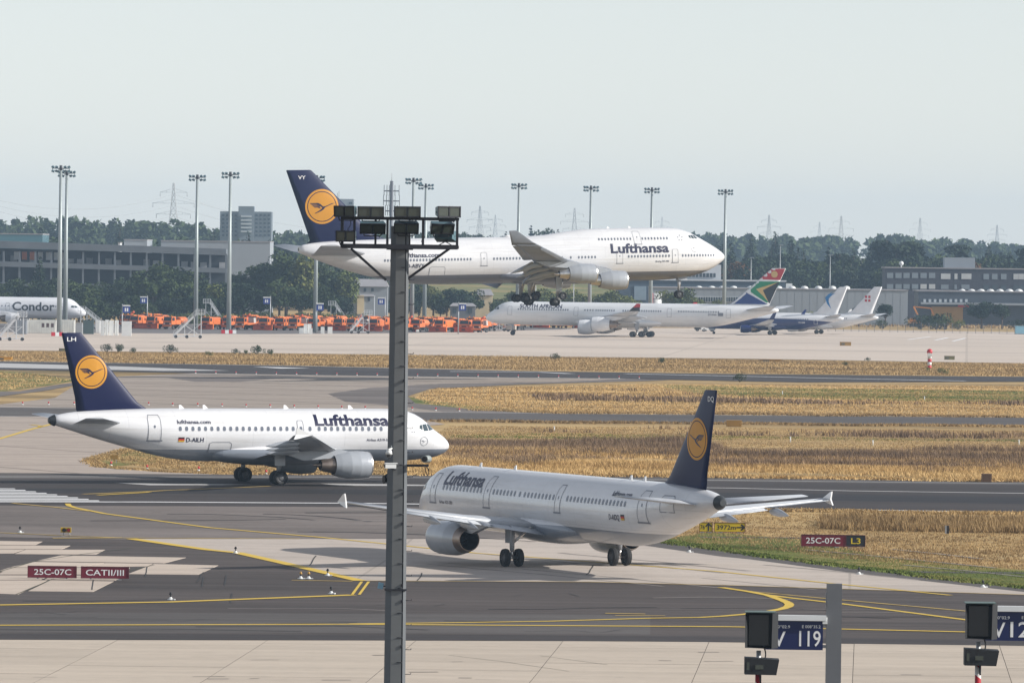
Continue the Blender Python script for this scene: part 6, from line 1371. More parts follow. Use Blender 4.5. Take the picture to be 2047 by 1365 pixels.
# lattice pylons and their wires
LATT = mat('pylon_steel', (.38, .39, .40), .6, .3, .1)
def pylon(px, py, Y, label, arms=3):
    g = XG(px, Y); z0 = hz(Y); g.z = z0; H = AT(px, py, Y).z - z0; t = thing('power_pylon', label, 'pylon', g, R(random.uniform(-25, 25)), 'lattice pylons on the skyline'); s = H / 42
    W = lambda f: s * (4.2 * (1 - f)**1.3 + .45); mb = MB(); th = .15 * s
    lv = [0, .16, .3, .42, .53, .63, .72, .8, .88, .95, 1.0]
    for a, b in zip(lv, lv[1:]):
        for sx in (-1, 1):
            for sy in (-1, 1): mb.bar((sx * W(a), sy * W(a), H * a), (sx * W(b), sy * W(b), H * b), th * 1.2)
        for sy in (-1, 1):
            mb.bar((-W(a), sy * W(a), H * a), (W(b), sy * W(b), H * b), th * .7); mb.bar((W(a), sy * W(a), H * a), (-W(b), sy * W(b), H * b), th * .7); mb.bar((-W(b), sy * W(b), H * b), (W(b), sy * W(b), H * b), th * .7)
        for sx in (-1, 1): mb.bar((sx * W(a), -W(a), H * a), (sx * W(b), W(b), H * b), th * .7)
    mb.build('tower', LATT, t)
    for f, L in ((.60, 9.5), (.74, 11.5), (.88, 7.5))[:arms]:
        L *= s
        for sx in (-1, 1):
            mb = MB(); w = W(f); mb.bar((0, -w, H * f), (sx * L, 0, H * f), th * .8); mb.bar((0, w, H * f), (sx * L, 0, H * f), th * .8); mb.bar((0, 0, H * (f + .05)), (sx * L, 0, H * f), th * .8); mb.bar((sx * L * .5, 0, H * f), (sx * L * .5, 0, H * (f + .025)), th * .6); mb.build('cross_arm', LATT, t)
            MB().tube((sx * L * .97, 0, H * f), (sx * L * .97, 0, H * f - 2.2 * s), .14 * s, n=6).build('insulator', LATT, t)
    return g, H
PY = {}
for px, py, Y, lab in ((345, 366, 3500, 'tall lattice pylon above the forest beside apartment block'), (958, 412, 4600, 'lattice pylon between floodlight mast and jumbo wing tip'), (989, 430, 6200, 'smaller distant pylon next to a larger pylon'), (1147, 416, 4600, 'lattice pylon rising above the jumbo fuselage'), (1322, 434, 6000, 'faint lattice pylon just above the jumbo hump'), (1536, 430, 5200, 'faint lattice pylon above the hazy hills'), (1637, 444, 6400, 'small faint pylon beside a darker taller pylon'), (1680, 432, 4400, 'dark lattice pylon above the right-hand forest'), (1838, 436, 5400, 'faint lattice pylon above the pine trees'), (1992, 450, 5600, 'lattice pylon near picture edge above brick office')):
    PY[px] = pylon(px, py, Y, lab)
def wire(a, b, sag, r, label):
    mb = MB(); P_ = [a.lerp(b, k / 16) - Vector((0, 0, sag * 4 * (k / 16) * (1 - k / 16))) for k in range(17)]
    for u, v in zip(P_, P_[1:]): mb.tube(u - a, v - a, r, n=5, caps=False)
    mb.build('power_line', LATT, None, a, label=label, cat='cable', group='power lines on the skyline')
g, H = PY[345]; g2, H2 = PY[958]
for f in (.60, .74, .88): wire(g + Vector((0, 0, H * f - 1)), AT(-80, 372 + (1 - f) * 60, 3300), 9, .07, 'thin power line hanging from the tall pylon to picture edge'); wire(g + Vector((0, 0, H * f - 1)), g2 + Vector((0, 0, H2 * f - 1)), 16, .08, 'thin power line sagging between pylons above forest')
# antenna mast behind the floodlight mast
Y = 2200; g = XG(780, Y); zt_ = AT(781, 362, Y).z; t = thing('antenna_mast', 'slim radio mast with three crossbars of whip aerials behind floodlights', 'mast', g)
RADIO = mat('radio_mast_steel', (.11, .115, .13), .6, .3); MB().tube((0, 0, 0), (0, 0, zt_), .75, .55, 10).build('pole', RADIO, t); MB().tube((0, 0, zt_), (0, 0, AT(781, 346, Y).z), .10, .06, 6).build('spire', LATT, t)
for py, w in ((382, 15), (402, 16), (422, 12)):
    z = AT(781, py, Y).z; L = w / (F_PX / Y); o = MB().bar((-L, 0, z), (L, 0, z), .38).bar((0, -L * .6, z), (0, L * .6, z), .3).build('crossbar', RADIO, t)
    for f in (-1, -.62, -.3, .45, 1): MB().tube((L * f, 0, z - 1.6), (L * f, 0, z + 2.0), .11, n=5).build('aerial', RADIO, o)
for px, py, Y in ((1558, 490, 2060), (1658, 510, 2000), (1500, 515, 2000)):
    g = XG(px, Y); z = AT(px, py, Y).z; t = thing('street_lamp', 'thin pale lamp post in front of the forest beyond the hangar', 'lamp', g, group='lamp posts beyond the hangar'); MB().tube((0, 0, 0), (0, 0, z), .16, .1, 8).build('post', GALV, t); MB().box((.3, 0, z), (1.5, .4, .16)).build('lamp_head', GALV, t)
for i, (px, Y) in enumerate(((1070, 1850), (1120, 1850), (1146, 1850))):
    g = XG(px, Y); t = thing('street_lamp', 'thin pole among the yellow-green trees below jumbo engines', 'lamp', g, group='thin poles among the trees'); MB().tube((0, 0, 0), (0, 0, 13.5), .14, .1, 8).build('post', GALV, t); MB().box((0, 0, 13.5), (.9, .4, .16)).build('lamp_head', GALV, t)
g = XG(1311, 1900); t = thing('silo', 'white banded silo behind long parked airliner', 'tank', g); z = AT(1311, 586, 1900).z; MB().tube((0, 0, 0), (0, 0, z), 1.7, n=16).build('shell', WHITE_B, t); MB().tube((-1.2, -1.5, 0), (-1.2, -1.5, z), .25, n=8).build('pipe', RED_P, t); [MB().tube((0, 0, z * f), (0, 0, z * f + .2), 1.76, n=16).build('band', GALV, t) for f in (.3, .55, .8)]

# ================================================================== VEGETATION
def leaf_mat(name, dark, lightc, rnd=.45):
    m, nt, b = principled(name); b.inputs['Roughness'].default_value = .8; b.inputs['Specular IOR Level'].default_value = .2
    oi = nt.nodes.new('ShaderNodeObjectInfo'); n = noise(nt, coords(nt), .45, 4, .7)
    f = mathn(nt, 'ADD', mathn(nt, 'MULTIPLY', n, 1 - rnd), mathn(nt, 'MULTIPLY', oi.outputs['Random'], rnd))
    nt.links.new(ramp(nt, f, [(.25, dark), (.75, lightc)]), b.inputs['Base Color'])
    return m
LEAF = [leaf_mat('leaves_green', (.020, .036, .014), (.055, .078, .024)), leaf_mat('leaves_dark', (.014, .028, .015), (.034, .054, .022)), leaf_mat('needles', (.012, .025, .015), (.028, .044, .022)), leaf_mat('leaves_yellowish', (.075, .10, .028), (.15, .16, .045)), leaf_mat('leaves_rusty', (.09, .05, .02), (.16, .07, .025))]
BARK = mat('bark', (.075, .055, .042), .9, 0, .3, 2)
def leaf_soup(C, Rd, n, size, rng, flat=.75):
    """n leaf quads scattered through ellipsoid lobes C (k,3), Rd (k,3)"""
    w = (Rd.prod(1))**(2 / 3); idx = rng.choice(len(C), n, p=w / w.sum())
    u = rng.normal(size=(n, 3)); u /= np.linalg.norm(u, axis=1)[:, None]; r = rng.uniform(.45, 1.03, n)**.6
    p = C[idx] + u * Rd[idx] * r[:, None]
    a = rng.normal(size=(n, 3)); a[:, 2] *= flat; a /= np.linalg.norm(a, axis=1)[:, None]
    b = np.cross(a, u + rng.normal(size=(n, 3)) * .6); b /= np.linalg.norm(b, axis=1)[:, None] + 1e-9
    s = (size * rng.uniform(.55, 1.3, n))[:, None]
    V = np.stack([p - a * s, p + b * s * .6, p + a * s, p - b * s * .6], 1).reshape(-1, 3); return V, np.arange(len(V)).reshape(-1, 4)
def tree_proto(kind, seed, H=20.0, n=1700):
    rng = np.random.default_rng(seed); tr = MB()
    if kind == 'conifer':
        C, Rd = [], []
        for z in np.linspace(.16, .97, 15):
            rr = (1 - z)**.85 * H * .20 + .25
            for k in range(6 if z < .8 else 3):
                t = rng.uniform(0, 2 * PI); C.append((rr * .55 * math.cos(t), rr * .55 * math.sin(t), z * H - rr * .12)); Rd.append((rr * .62, rr * .62, H * .030))
        V, Fq = leaf_soup(np.array(C), np.array(Rd), n, H * .026, rng); tr.tube((0, 0, 0), (0, 0, H * .95), H * .018, H * .003, 8)
    elif kind == 'bush':
        C = rng.normal(size=(9, 3)) * np.array([.26, .26, .16]) * H + np.array([0, 0, H * .46]); C[:, 2] = np.clip(C[:, 2], H * .25, H * .75); Rd = rng.uniform(.18, .32, (9, 1)) * H * np.ones(3)
        V, Fq = leaf_soup(C, Rd, n, H * .05, rng)
        for k in range(5): tr.tube((0, 0, -.1), tuple(C[k] * .9), H * .02, H * .006, 6)
    elif kind == 'pine':
        k = 11; ang = rng.uniform(0, 2 * PI, k); zz_ = rng.uniform(.55, .95, k); rr = (1.02 - zz_) * .42 + .06
        C = np.stack([rr * np.cos(ang) * H * .75, rr * np.sin(ang) * H * .75, zz_ * H], 1); Rd = np.stack([rng.uniform(.09, .15, k) * H] * 2 + [rng.uniform(.045, .075, k) * H], 1); V, Fq = leaf_soup(C, Rd, n, H * .026, rng)
        tr.tube((0, 0, 0), (0, 0, H * .93), H * .017, H * .005, 8)
        for c in C: tr.tube((0, 0, c[2] - H * .07), tuple(c), H * .006, H * .002, 5)
    else:
        k = 20; sp = {'round': (.24, .24, .21), 'tall': (.17, .17, .25), 'wide': (.31, .31, .17)}[kind]
        C = rng.normal(size=(k, 3)); C /= np.linalg.norm(C, axis=1)[:, None]; C *= rng.uniform(.35, 1.0, (k, 1)) * np.array(sp) * H * 1.15; C[:, 2] += H * .58
        Rd = rng.uniform(.085, .165, (k, 1)) * H * np.array([1, 1, .85]); V, Fq = leaf_soup(C, Rd, n, H * .028, rng)
        V[:, 2] = np.maximum(V[:, 2], H * .06)
        tr.tube((0, 0, 0), (0, 0, H * .42), H * .024, H * .015, 9)
        for c in C[:9]: tr.tube((0, 0, H * .28), tuple(c), H * .010, H * .003, 6)
    return tr.mesh('trunk', BARK), V, Fq
PROTO = {}
for i, (nm, kind, li, n) in enumerate((('r0', 'round', 0, 2000), ('r1', 'round', 1, 2000), ('t0', 'tall', 1, 1700), ('w0', 'wide', 0, 2200), ('c0', 'conifer', 2, 2000), ('c1', 'conifer', 2, 1700), ('p0', 'pine', 2, 1500), ('y0', 'round', 3, 1800), ('y1', 'wide', 3, 1800), ('k0', 'tall', 4, 1400), ('b0', 'bush', 0, 700), ('b1', 'bush', 3, 700))):
    trm, V, Fq = tree_proto(kind, 40 + i, 20.0 if kind != 'bush' else 4.0, n); PROTO[nm] = (trm, fast_mesh('crown', V, Fq, LEAF[li]), 20.0 if kind != 'bush' else 4.0)
KIND_TXT = {'r': 'rounded green tree', 't': 'tall slim dark tree', 'w': 'broad spreading tree', 'c': 'pointed conifer', 'p': 'tall open pine', 'y': 'yellow-green tree', 'k': 'rusty autumn tree', 'b': 'leafy bush'}
TMARKS = [(20, 'Condor airliner'), (118, 'paired light masts'), (190, 'Condor nose'), (244, 'white cabinets'), (290, 'blue stand sign'), (345, 'lone white stairs'), (391, 'unbanded light mast'), (457, 'banded light mast'), (505, 'orange tank truck'), (540, 'bush-side stand sign'), (590, 'jumbo tail tip'), (630, 'stand-sign light mast'), (670, 'jumbo tailplane'), (714, 'cream-walled house'), (786, 'floodlight mast'), (848, 'thin light mast'), (905, 'dark shed'), (960, 'cream house'), (1010, 'airliner nose'), (1060, 'jumbo wheels'), (1120, 'airliner lettering'), (1178, 'jumbo engines'), (1240, 'airliner wing'), (1300, 'white silo'), (1370, 'jumbo nose wheel'), (1447, 'jumbo nose mast'), (1500, 'flag tail'), (1570, 'flag tail tip'), (1620, 'hangar skylights'), (1690, 'swallow tail'), (1755, 'red-square tail'), (1800, 'satellite dish'), (1850, 'excavator'), (1920, 'roof cabin'), (1990, 'arched skylights'), (2050, 'pale tank')]
def tree(nm, px, Y, py_top, wh, z0=None, wide=1.0):
    g = XG(px, Y); g.z = (gz(Y) if z0 is None else z0) - .1; H = AT(px, py_top, Y).z - g.z
    if H < .8: return
    trm, cr, h0 = PROTO[nm]; s = H / h0
    mk = min(TMARKS, key=lambda m: abs(m[0] - px))[1]
    t = thing('bush' if nm[0] == 'b' else 'tree', KIND_TXT[nm[0]] + ' ' + wh + ' near ' + mk, 'bush' if nm[0] == 'b' else 'tree', g, random.uniform(0, 6.28), KIND_TXT[nm[0]] + ' ' + wh)
    t.scale = (s * wide * random.uniform(.92, 1.1), s * wide * random.uniform(.92, 1.1), s)
    link('trunk', trm, t); link('crown', cr, t)
rr = random.Random(5)
wh = 'in front of the parking structure'
for px, top, nm, w in ((-20, 575, 'r0', 1.2), (12, 566, 'r1', 1.2), (45, 556, 'w0', 1), (78, 532, 'c0', 1.1), (100, 556, 'r1', 1.2), (128, 562, 'r0', 1.2), (158, 564, 'w0', 1.1), (186, 566, 'r1', 1.2), (214, 572, 'r0', 1.2), (248, 564, 'r0', 1.2), (276, 560, 'r1', 1.3), (308, 528, 'r0', 1.05), (335, 518, 'r1', 1.0), (358, 540, 'r0', 1.1), (384, 552, 'r0', 1.1), (408, 562, 'r1', 1.1), (432, 578, 'y0', 1.2), (455, 560, 'r1', 1.2)):
    tree(nm, px, 1790 + rr.uniform(-20, 30), top - 20, wh, wide=w)
for i in range(22): tree(rr.choice(('r0', 'r1', 'b0')), -10 + i * 23 + rr.uniform(-8, 8), 1755 + rr.uniform(-10, 15), 584 + rr.uniform(-10, 14), 'in the low hedge row below parking structure', wide=1.25)
wh = 'in the big clump left of the floodlight mast'
for px, top, nm, w in ((478, 545, 'r1', 1.1), (508, 510, 'r0', 1.05), (540, 492, 'r1', 1.0), (572, 484, 'r0', 1.0), (602, 490, 'y0', .95), (634, 505, 'r0', 1.0), (664, 512, 'r1', 1.0), (690, 528, 'y0', .9), (520, 560, 'r1', 1.2), (558, 548, 'r0', 1.2), (598, 552, 'r1', 1.2), (640, 560, 'r0', 1.2), (680, 575, 'r1', 1.2)):
    tree(nm, px, (1800 if top < 535 else 1770) + rr.uniform(-10, 10), top, wh, wide=w)
for i in range(16): tree(rr.choice(('b1', 'b0', 'b1')), 478 + i * 15 + rr.uniform(-6, 6), 1735 + rr.uniform(-6, 6), 618 + rr.uniform(-8, 12), 'at foot of the big tree clump', wide=1.2)
for i in range(14): tree(rr.choice(('b1', 'b0')), 250 + i * 16 + rr.uniform(-6, 6), 1735 + rr.uniform(-6, 6), 620 + rr.uniform(-6, 10), 'behind snow ploughs below the parking structure', wide=1.3)
wh = 'right of the floodlight mast behind snow ploughs'
for px, top, nm in ((812, 560, 'r1'), (838, 552, 'r0'), (866, 562, 'y0'), (893, 566, 'r0'), (918, 560, 'r1'), (945, 570, 'r0'), (978, 585, 'r1'), (1000, 588, 'r0'), (780, 585, 'r1'), (756, 600, 'r0'), (825, 590, 'r1'), (880, 592, 'r1')): tree(nm, px, 1880 + rr.uniform(-30, 30), top, wh, wide=1.15)
wh = 'behind fuselage of the long parked airliner'
for px, top, nm in ((1025, 575, 'y0'), (1048, 566, 'y1'), (1072, 572, 'y0'), (1098, 568, 'y0'), (1126, 574, 'y1'), (1152, 570, 'y0'), (1185, 578, 'y1'), (1212, 571, 'y0'), (1240, 576, 'y1'), (1262, 588, 'y0'), (1338, 572, 'y0'), (1360, 566, 'y0'), (1382, 580, 'y1'), (1432, 590, 'y1')): tree(nm, px, 1890 + rr.uniform(-15, 15), top, wh, wide=1.2)
wh = 'in the forest behind the hangar'
for i in range(46):
    px = 1395 + i * 16.5 + rr.uniform(-5, 5); tree(rr.choice(('r1', 't0', 'c1', 'r0', 't0', 'p0', 'c0')), px, 2260 + rr.uniform(-25, 25), 488 + rr.uniform(-10, 14), wh, wide=1.05)
for i in range(40):
    px = 1400 + i * 18 + rr.uniform(-6, 6); tree(rr.choice(('r1', 't0', 'r0', 'r1', 'k0', 'c1')), px, 2185 + rr.uniform(-20, 20), 516 + rr.uniform(-12, 14), 'at edge of forest beyond the hangar', wide=1.15)
for px, top in ((1771, 470), (1790, 476), (1805, 472), (1818, 480)): tree('p0', px, 2200, top, 'standing above the forest beside brick office', wide=1.1)
for px, top, nm, Y in ((1962, 588, 'r1', 1880), (2003, 596, 't0', 1880), (1840, 622, 'b0', 1860), (1872, 622, 'b0', 1850), (1890, 616, 'b0', 1850), (1770, 596, 't0', 1900), (1716, 604, 't0', 1900), (1765, 634, 'b0', 1850), (2035, 632, 'b0', 1850), (1915, 632, 'b1', 1850), (1620, 612, 'b1', 1900)):
    tree(nm, px, Y, top, 'beside the fence in front of hangar and halls', wide=1.35 if nm == 'r1' else 1.1)
# far skyline trees one can tell apart
for px, top, nm in ((1010, 462, 'c0'), (1034, 458, 'c1'), (1060, 450, 'c0'), (1090, 446, 'r0'), (1114, 458, 'c1'), (1128, 453, 'r1'), (1190, 449, 'r0'), (925, 455, 'r0'), (945, 458, 'r1'), (972, 462, 'r0'), (990, 465, 'r1')): tree(nm, px, 3000 + rr.uniform(-40, 40), top, 'on the hazy skyline behind the jumbo', hz(3000))
for px, top, nm in ((82, 445, 'c0'), (238, 448, 'c1'), (425, 455, 'c0'), (495, 462, 'c1'), (1500, 468, 'c0'), (1548, 463, 'c1'), (1580, 470, 'c0'), (2001, 482, 't0'), (1975, 484, 'c0')): tree(nm, px, 2600, top, 'standing out above the hazy forest', hz(2600))
# far woods that read as one mass
def woods(name, label, Y0, Y1, px0, px1, n, top, seed, li, size):
    rng = np.random.default_rng(seed); C, Rd = [], []
    for _ in range(n):
        Y = rng.uniform(Y0, Y1); px = rng.uniform(px0, px1); p = XG(px, Y); z0 = hz(Y)
        H = (AT(px, float(np.interp(px, [q[0] for q in top], [q[1] for q in top])), Y).z - z0) * rng.uniform(.78, 1.03)
        if H < 3: continue
        for k in range(5): C.append((p.x + rng.normal() * H * .13, Y + rng.normal() * H * .13, z0 + H * rng.uniform(.35, .87))); Rd.append((H * .15, H * .15, H * .13))
        C.append((p.x, Y, z0 + H * .3)); Rd.append((H * .2, H * .2, H * .3))
    V, Fq = leaf_soup(np.array(C), np.array(Rd), n * 190, size, rng); link(name, fast_mesh(name, V, Fq, LEAF[li]), label=label, cat='forest', kind='stuff')
woods('woods', 'dark green wood rising above the parking structure', 2180, 2330, -120, 760, 150, [(-100, 465), (80, 462), (150, 470), (300, 472), (420, 476), (540, 478), (760, 485)], 1, 1, 1.0)
woods('woods', 'hazy blue-green wooded ridge on the left skyline', 3050, 3350, -150, 780, 170, [(-150, 428), (0, 432), (60, 428), (150, 426), (190, 438), (290, 436), (390, 440), (440, 446), (560, 452), (650, 460), (780, 462)], 2, 0, 1.6)
woods('woods', 'hazy wood on the skyline behind the jumbo', 2750, 3100, 720, 1420, 110, [(720, 466), (900, 464), (950, 462), (1000, 470), (1150, 474), (1400, 470)], 3, 1, 1.4)
woods('woods', 'pale hazy wooded hills beyond the right-hand forest', 3700, 4300, 1360, 2200, 170, [(1360, 464), (1430, 458), (1480, 462), (1560, 466), (1640, 470), (1720, 464), (1800, 470), (1900, 476), (2000, 482), (2200, 484)], 4, 0, 2.0)

# ---- grasses
def in_poly(P, poly):
    x, y = P[:, 0], P[:, 1]; c = np.zeros(len(P), bool); n = len(poly)
    for i in range(n):
        x0, y0 = poly[i]; x1, y1 = poly[(i + 1) % n]
        m = ((y0 > y) != (y1 > y)) & (x < (x1 - x0) * (y - y0) / (y1 - y0 + 1e-12) + x0); c ^= m
    return c
def vnoise(P, s, seed):
    r = np.random.default_rng(seed); o = np.zeros(len(P))
    for k in range(5):
        d = r.normal(size=2) * np.array([.45, 1.0]); o += np.sin((P @ d) * s * (1 + .7 * k) + r.uniform(0, 6.28)) / (1 + .4 * k)
    return o / 2.2
def grass(name, label, pix, dens, h, m, seed, blades=4, spread=.35, width=.05, thresh=None, cat='grass'):
    rng = np.random.default_rng(seed); poly = px_poly(pix); A = np.array(poly); lo, hi = A.min(0), A.max(0)
    n = int((hi - lo).prod() * dens); P = rng.uniform(lo, hi, (n, 2)); P = P[in_poly(P, poly)]
    v = vnoise(P, .10, seed)
    if thresh is not None: P = P[v + rng.normal(size=len(v)) * .25 > thresh]
    v = vnoise(P, .10, seed)
    n = len(P); hh = h * np.clip(.75 + .3 * v, .35, 1.4)
    B = np.repeat(P, blades, 0); Hh = np.repeat(hh, blades) * rng.uniform(.55, 1.15, n * blades)
    B = B + rng.normal(size=B.shape) * spread * .5; z = np.interp(B[:, 1], KN_Y, KN_Z) - .05
    t = rng.uniform(0, PI, n * blades); d = np.stack([np.cos(t), np.sin(t)], 1) * (width * rng.uniform(.6, 1.4, n * blades))[:, None]
    lean = rng.normal(size=B.shape) * (Hh * .22)[:, None] - np.array([.10, 0]) * Hh[:, None]
    V = np.empty((n * blades, 3, 3)); V[:, 0, :2] = B - d; V[:, 1, :2] = B + d; V[:, 2, :2] = B + lean; V[:, 0, 2] = z; V[:, 1, 2] = z; V[:, 2, 2] = z + Hh
    link(name, fast_mesh(name, V.reshape(-1, 3), np.arange(n * blades * 3).reshape(-1, 3), m), label=label, cat=cat, kind='stuff')
def blade_mat(name, a, b, c):
    m, nt, bs = principled(name); bs.inputs['Roughness'].default_value = .8; bs.inputs['Specular IOR Level'].default_value = .2
    n1 = noise(nt, coords(nt, (.012, .07, .1)), 1.0, 6, .7); n2 = noise(nt, coords(nt, (.3, .5, .5)), 1.0, 3, .6); f = mathn(nt, 'MULTIPLY_ADD', n2, .3, mathn(nt, 'MULTIPLY', n1, .7)); nt.links.new(ramp(nt, f, [(.38, a), (.49, b), (.60, c)]), bs.inputs['Base Color']); return m
BL_S = blade_mat('straw_blades', (.25, .155, .065), (.47, .305, .125), (.62, .435, .20)); BL_B = blade_mat('brown_weeds', (.10, .068, .05), (.18, .12, .075), (.30, .20, .11)); BL_G = blade_mat('green_blades', (.07, .11, .02), (.13, .16, .035), (.26, .22, .07)); BL_T = blade_mat('tan_blades', (.19, .125, .058), (.33, .22, .098), (.47, .325, .15))
main_zone = [(860, 896), (1300, 900), (1700, 905), (2400, 912), (2400, 968), (2047, 960), (1300, 950), (870, 946), (800, 940)]
grass('short_grass', 'short tan grass beside the parallel taxiway', [(900, 851), (1300, 853), (2047, 861), (2400, 865), (2400, 914), (1700, 907), (1300, 902), (860, 898), (850, 880)], 3.2, .15, BL_T, 35, 4, .4, .035)
grass('dry_grass', 'tall straw-coloured grass between runway and parallel taxiway', main_zone, 8.0, .5, BL_S, 21, 4, .35, .028, -.35)
grass('green_grass', 'dull green patches in the field beyond the parallel taxiway', [(1330, 770), (1600, 776), (2150, 784), (2150, 806), (1750, 800), (1450, 790)], 2.6, .2, BL_G, 61, 4, .5, .05, -.2)
grass('green_grass', 'thin green tufts among the short tan grass', [(900, 868), (1500, 866), (2100, 874), (2100, 886), (1500, 878), (900, 882)], 3.0, .2, BL_G, 62, 4, .4, .04, .15)
grass('brown_weeds', 'brown seeding weeds among the tall straw grass behind runway', [(880, 884), (1400, 878), (1460, 905), (1550, 908), (1900, 897), (2100, 900), (2100, 945), (1850, 945), (1700, 928), (1450, 935), (1300, 915), (1050, 930), (890, 920)], 4.5, .85, BL_B, 22, 5, .4, .03, -.35)
grass('brown_weeds', 'low brown weed patches beside the parallel taxiway', [(1060, 855), (1330, 856), (1500, 860), (2047, 868), (2047, 884), (1500, 872), (1330, 866), (1070, 864)], 2.2, .7, BL_B, 27, 4, .4, .05, .1)
grass('dry_grass', 'straw grass growing around the maroon runway sign', [(1310, 1078), (1450, 1024), (2047, 1030), (2400, 1036), (2400, 1150), (2047, 1138), (1720, 1120), (1500, 1092)], 9.0, .24, BL_T, 23, 4, .25, .025)
grass('tall_grass', 'tall brown grass patch behind the maroon runway sign', [(1640, 1040), (1700, 1034), (1980, 1040), (2200, 1044), (2200, 1068), (1990, 1064), (1700, 1060), (1640, 1056)], 12.0, .75, BL_T, 24, 5, .3, .03)
grass('green_grass', 'short green grass along the concrete taxiway edge', [(1300, 1080), (1420, 1075), (1600, 1090), (1750, 1110), (2047, 1142), (2300, 1152), (2300, 1180), (2047, 1172), (1720, 1134), (1500, 1104)], 14.0, .14, BL_G, 25, 4, .2, .022)
grass('dry_grass', 'straw grass in the wedge below the taxiing airliner', [(195, 918), (270, 898), (700, 870), (880, 895), (870, 946), (640, 946), (440, 944), (300, 934)], 5.0, .2, BL_T, 26)
grass('dry_grass', 'dry grass strip in front of the far apron', [(-100, 702), (400, 706), (1024, 714), (1500, 720), (2150, 729), (2150, 753), (1500, 746), (1024, 739), (600, 730), (-100, 721)], 1.1, .5, BL_T, 28, 4, .6, .07)
grass('dry_grass', 'dry grass field between far runway and parallel taxiway', [(870, 776), (1300, 768), (2150, 772), (2150, 834), (1024, 823), (860, 808), (830, 795)], 1.6, .22, BL_S, 29, 4, .5, .05)
grass('brown_weeds', 'brown weed band between far runway and parallel taxiway', [(1060, 792), (1230, 778), (1420, 790), (1700, 800), (2100, 805), (2100, 812), (1600, 808), (1080, 800)], .9, .75, BL_B, 30, 4, .6, .08, .0)
grass('dry_grass', 'dry grass patch behind navy tail beside old concrete', [(-100, 762), (0, 744), (80, 749), (140, 760), (60, 774), (-100, 790)], 1.0, .3, BL_S, 31, 4, .5, .07)
grass('dry_grass', 'rough dry scrub behind the wire fence', [(1640, 636), (1800, 634), (2150, 640), (2150, 661), (1800, 655), (1640, 651)], .10, .9, BL_T, 32, 5, 2.0, .25, .0)
def edge_tufts(name, label, pts, n, h, m, seed, jit=.9):
    rng = np.random.default_rng(seed); P_ = np.array([tuple(G(*p)[:2]) for p in pts]); d = np.linalg.norm(np.diff(P_, axis=0), axis=1); s = np.concatenate([[0], np.cumsum(d)]); u = rng.uniform(0, s[-1], n)
    C = np.stack([np.interp(u, s, P_[:, k]) for k in (0, 1)], 1) + rng.normal(size=(n, 2)) * np.array([jit * .6, jit]) + (np.sin(u * .31) * np.sin(u * .083 + 1) * jit * 1.2)[:, None] * np.array([0, 1])
    bl = 6; B = np.repeat(C, bl, 0) + rng.normal(size=(n * bl, 2)) * .22; z = np.interp(B[:, 1], KN_Y, KN_Z); Hh = h * rng.uniform(.4, 1.2, n * bl); t = rng.uniform(0, PI, n * bl); w = np.stack([np.cos(t), np.sin(t)], 1) * .07; lean = rng.normal(size=B.shape) * (Hh * .5)[:, None]
    V = np.empty((n * bl, 3, 3)); V[:, 0, :2] = B - w; V[:, 1, :2] = B + w; V[:, 2, :2] = B + lean; V[:, 0, 2] = z; V[:, 1, 2] = z; V[:, 2, 2] = z + Hh
    link(name, fast_mesh(name, V.reshape(-1, 3), np.arange(n * bl * 3).reshape(-1, 3), m), label=label, cat='grass', kind='stuff')
edge_tufts('edge_grass', 'ragged grass fringe creeping onto the runway shoulder', [(800, 949), (1300, 952), (2047, 962), (2300, 966)], 2600, .22, BL_S, 51)
edge_tufts('edge_grass', 'ragged green fringe along the concrete taxiway edge', [(1290, 1079), (1500, 1106), (1720, 1136), (2047, 1175), (2300, 1186)], 2600, .14, BL_G, 52, .5)
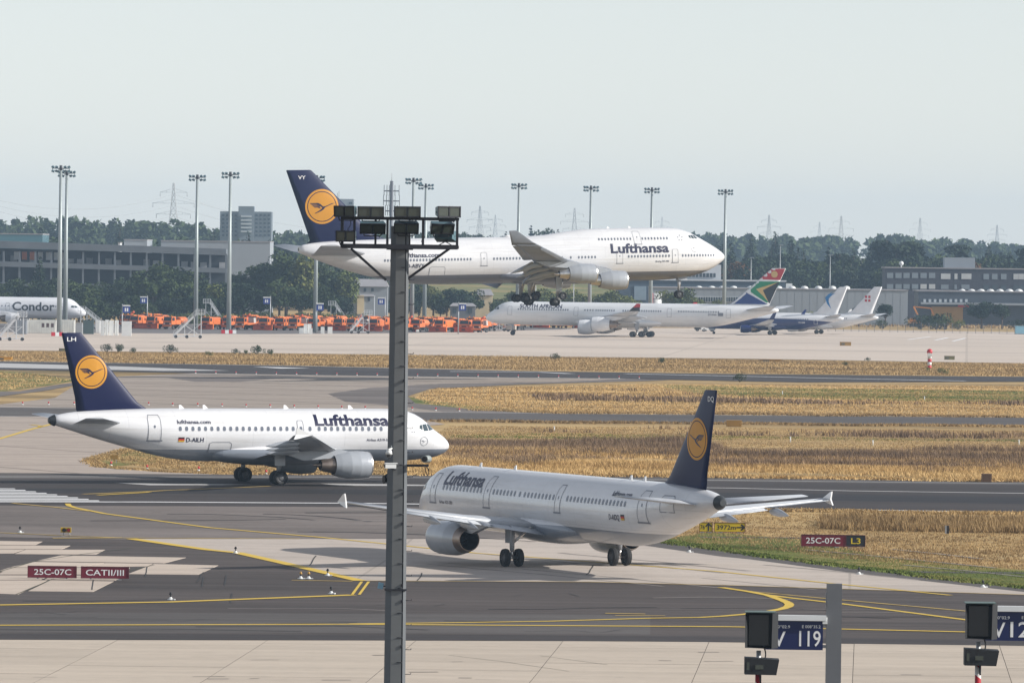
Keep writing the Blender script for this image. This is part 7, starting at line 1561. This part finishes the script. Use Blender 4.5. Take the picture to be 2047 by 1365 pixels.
edge_tufts('edge_grass', 'ragged grass fringe along the near side of the runway', [(1440, 1021), (1700, 1022), (2047, 1027), (2300, 1031)], 1600, .18, BL_T, 53, .6)
edge_tufts('edge_grass', 'ragged grass fringe along the parallel taxiway', [(870, 842), (1024, 843.5), (2047, 853), (2200, 855)], 1800, .28, BL_T, 54, 1.4)
edge_tufts('edge_grass', 'ragged grass fringe on the far side of the parallel taxiway', [(960, 820), (1100, 825), (2047, 834), (2200, 836)], 1800, .28, BL_T, 55, 1.6)
edge_tufts('edge_grass', 'ragged fringe of the grass wedge under taxiing airliner', [(870, 948), (640, 948), (440, 947), (330, 943), (200, 933), (182, 920), (262, 897)], 1200, .14, BL_T, 56, .6)
for px, py, nm, h in ((214, 704, 'b0', 2.1), (236, 705, 'b0', 2.2), (268, 706, 'b0', 1.4), (340, 707, 'b0', 2.3), (470, 708, 'b0', 1.4), (490, 708, 'b0', 1.1), (512, 709, 'b0', 2.4), (542, 710, 'b0', 1.5), (418, 712, 'b1', 1.3), (1110, 719, 'b0', 1.6), (1325, 727, 'b0', 1.5), (1478, 763, 'b0', 1.7), (1855, 741, 'b1', .8), (1885, 749, 'b1', 1.6), (1735, 722, 'b0', 1.0), (1690, 731, 'b0', 1.0)):
    g = G(px, py); t = thing('weed_bush', 'small green bush on the dry grass strip', 'bush', g, random.uniform(0, 6), 'small bushes on the grass strip'); s = h / 4.0; t.scale = (s * .8, s * .8, s); link('stem', PROTO[nm][0], t); link('foliage', PROTO[nm][1], t)

# ================================================================== HAZE
hm = bpy.data.materials.new('haze'); hm.use_nodes = True; nt = hm.node_tree; nt.nodes.clear()
out = nt.nodes.new('ShaderNodeOutputMaterial'); pv = nt.nodes.new('ShaderNodeVolumePrincipled')
pv.inputs['Color'].default_value = (.56, .77, 1, 1); pv.inputs['Density'].default_value = 0.00008; pv.inputs['Anisotropy'].default_value = 0.0
nt.links.new(pv.outputs[0], out.inputs['Volume'])
MB().box((0, 3600, 44), (5000, 7600, 92)).build('haze', hm, kind='stuff', label='pale blue-grey air haze over the whole airfield', cat='haze')
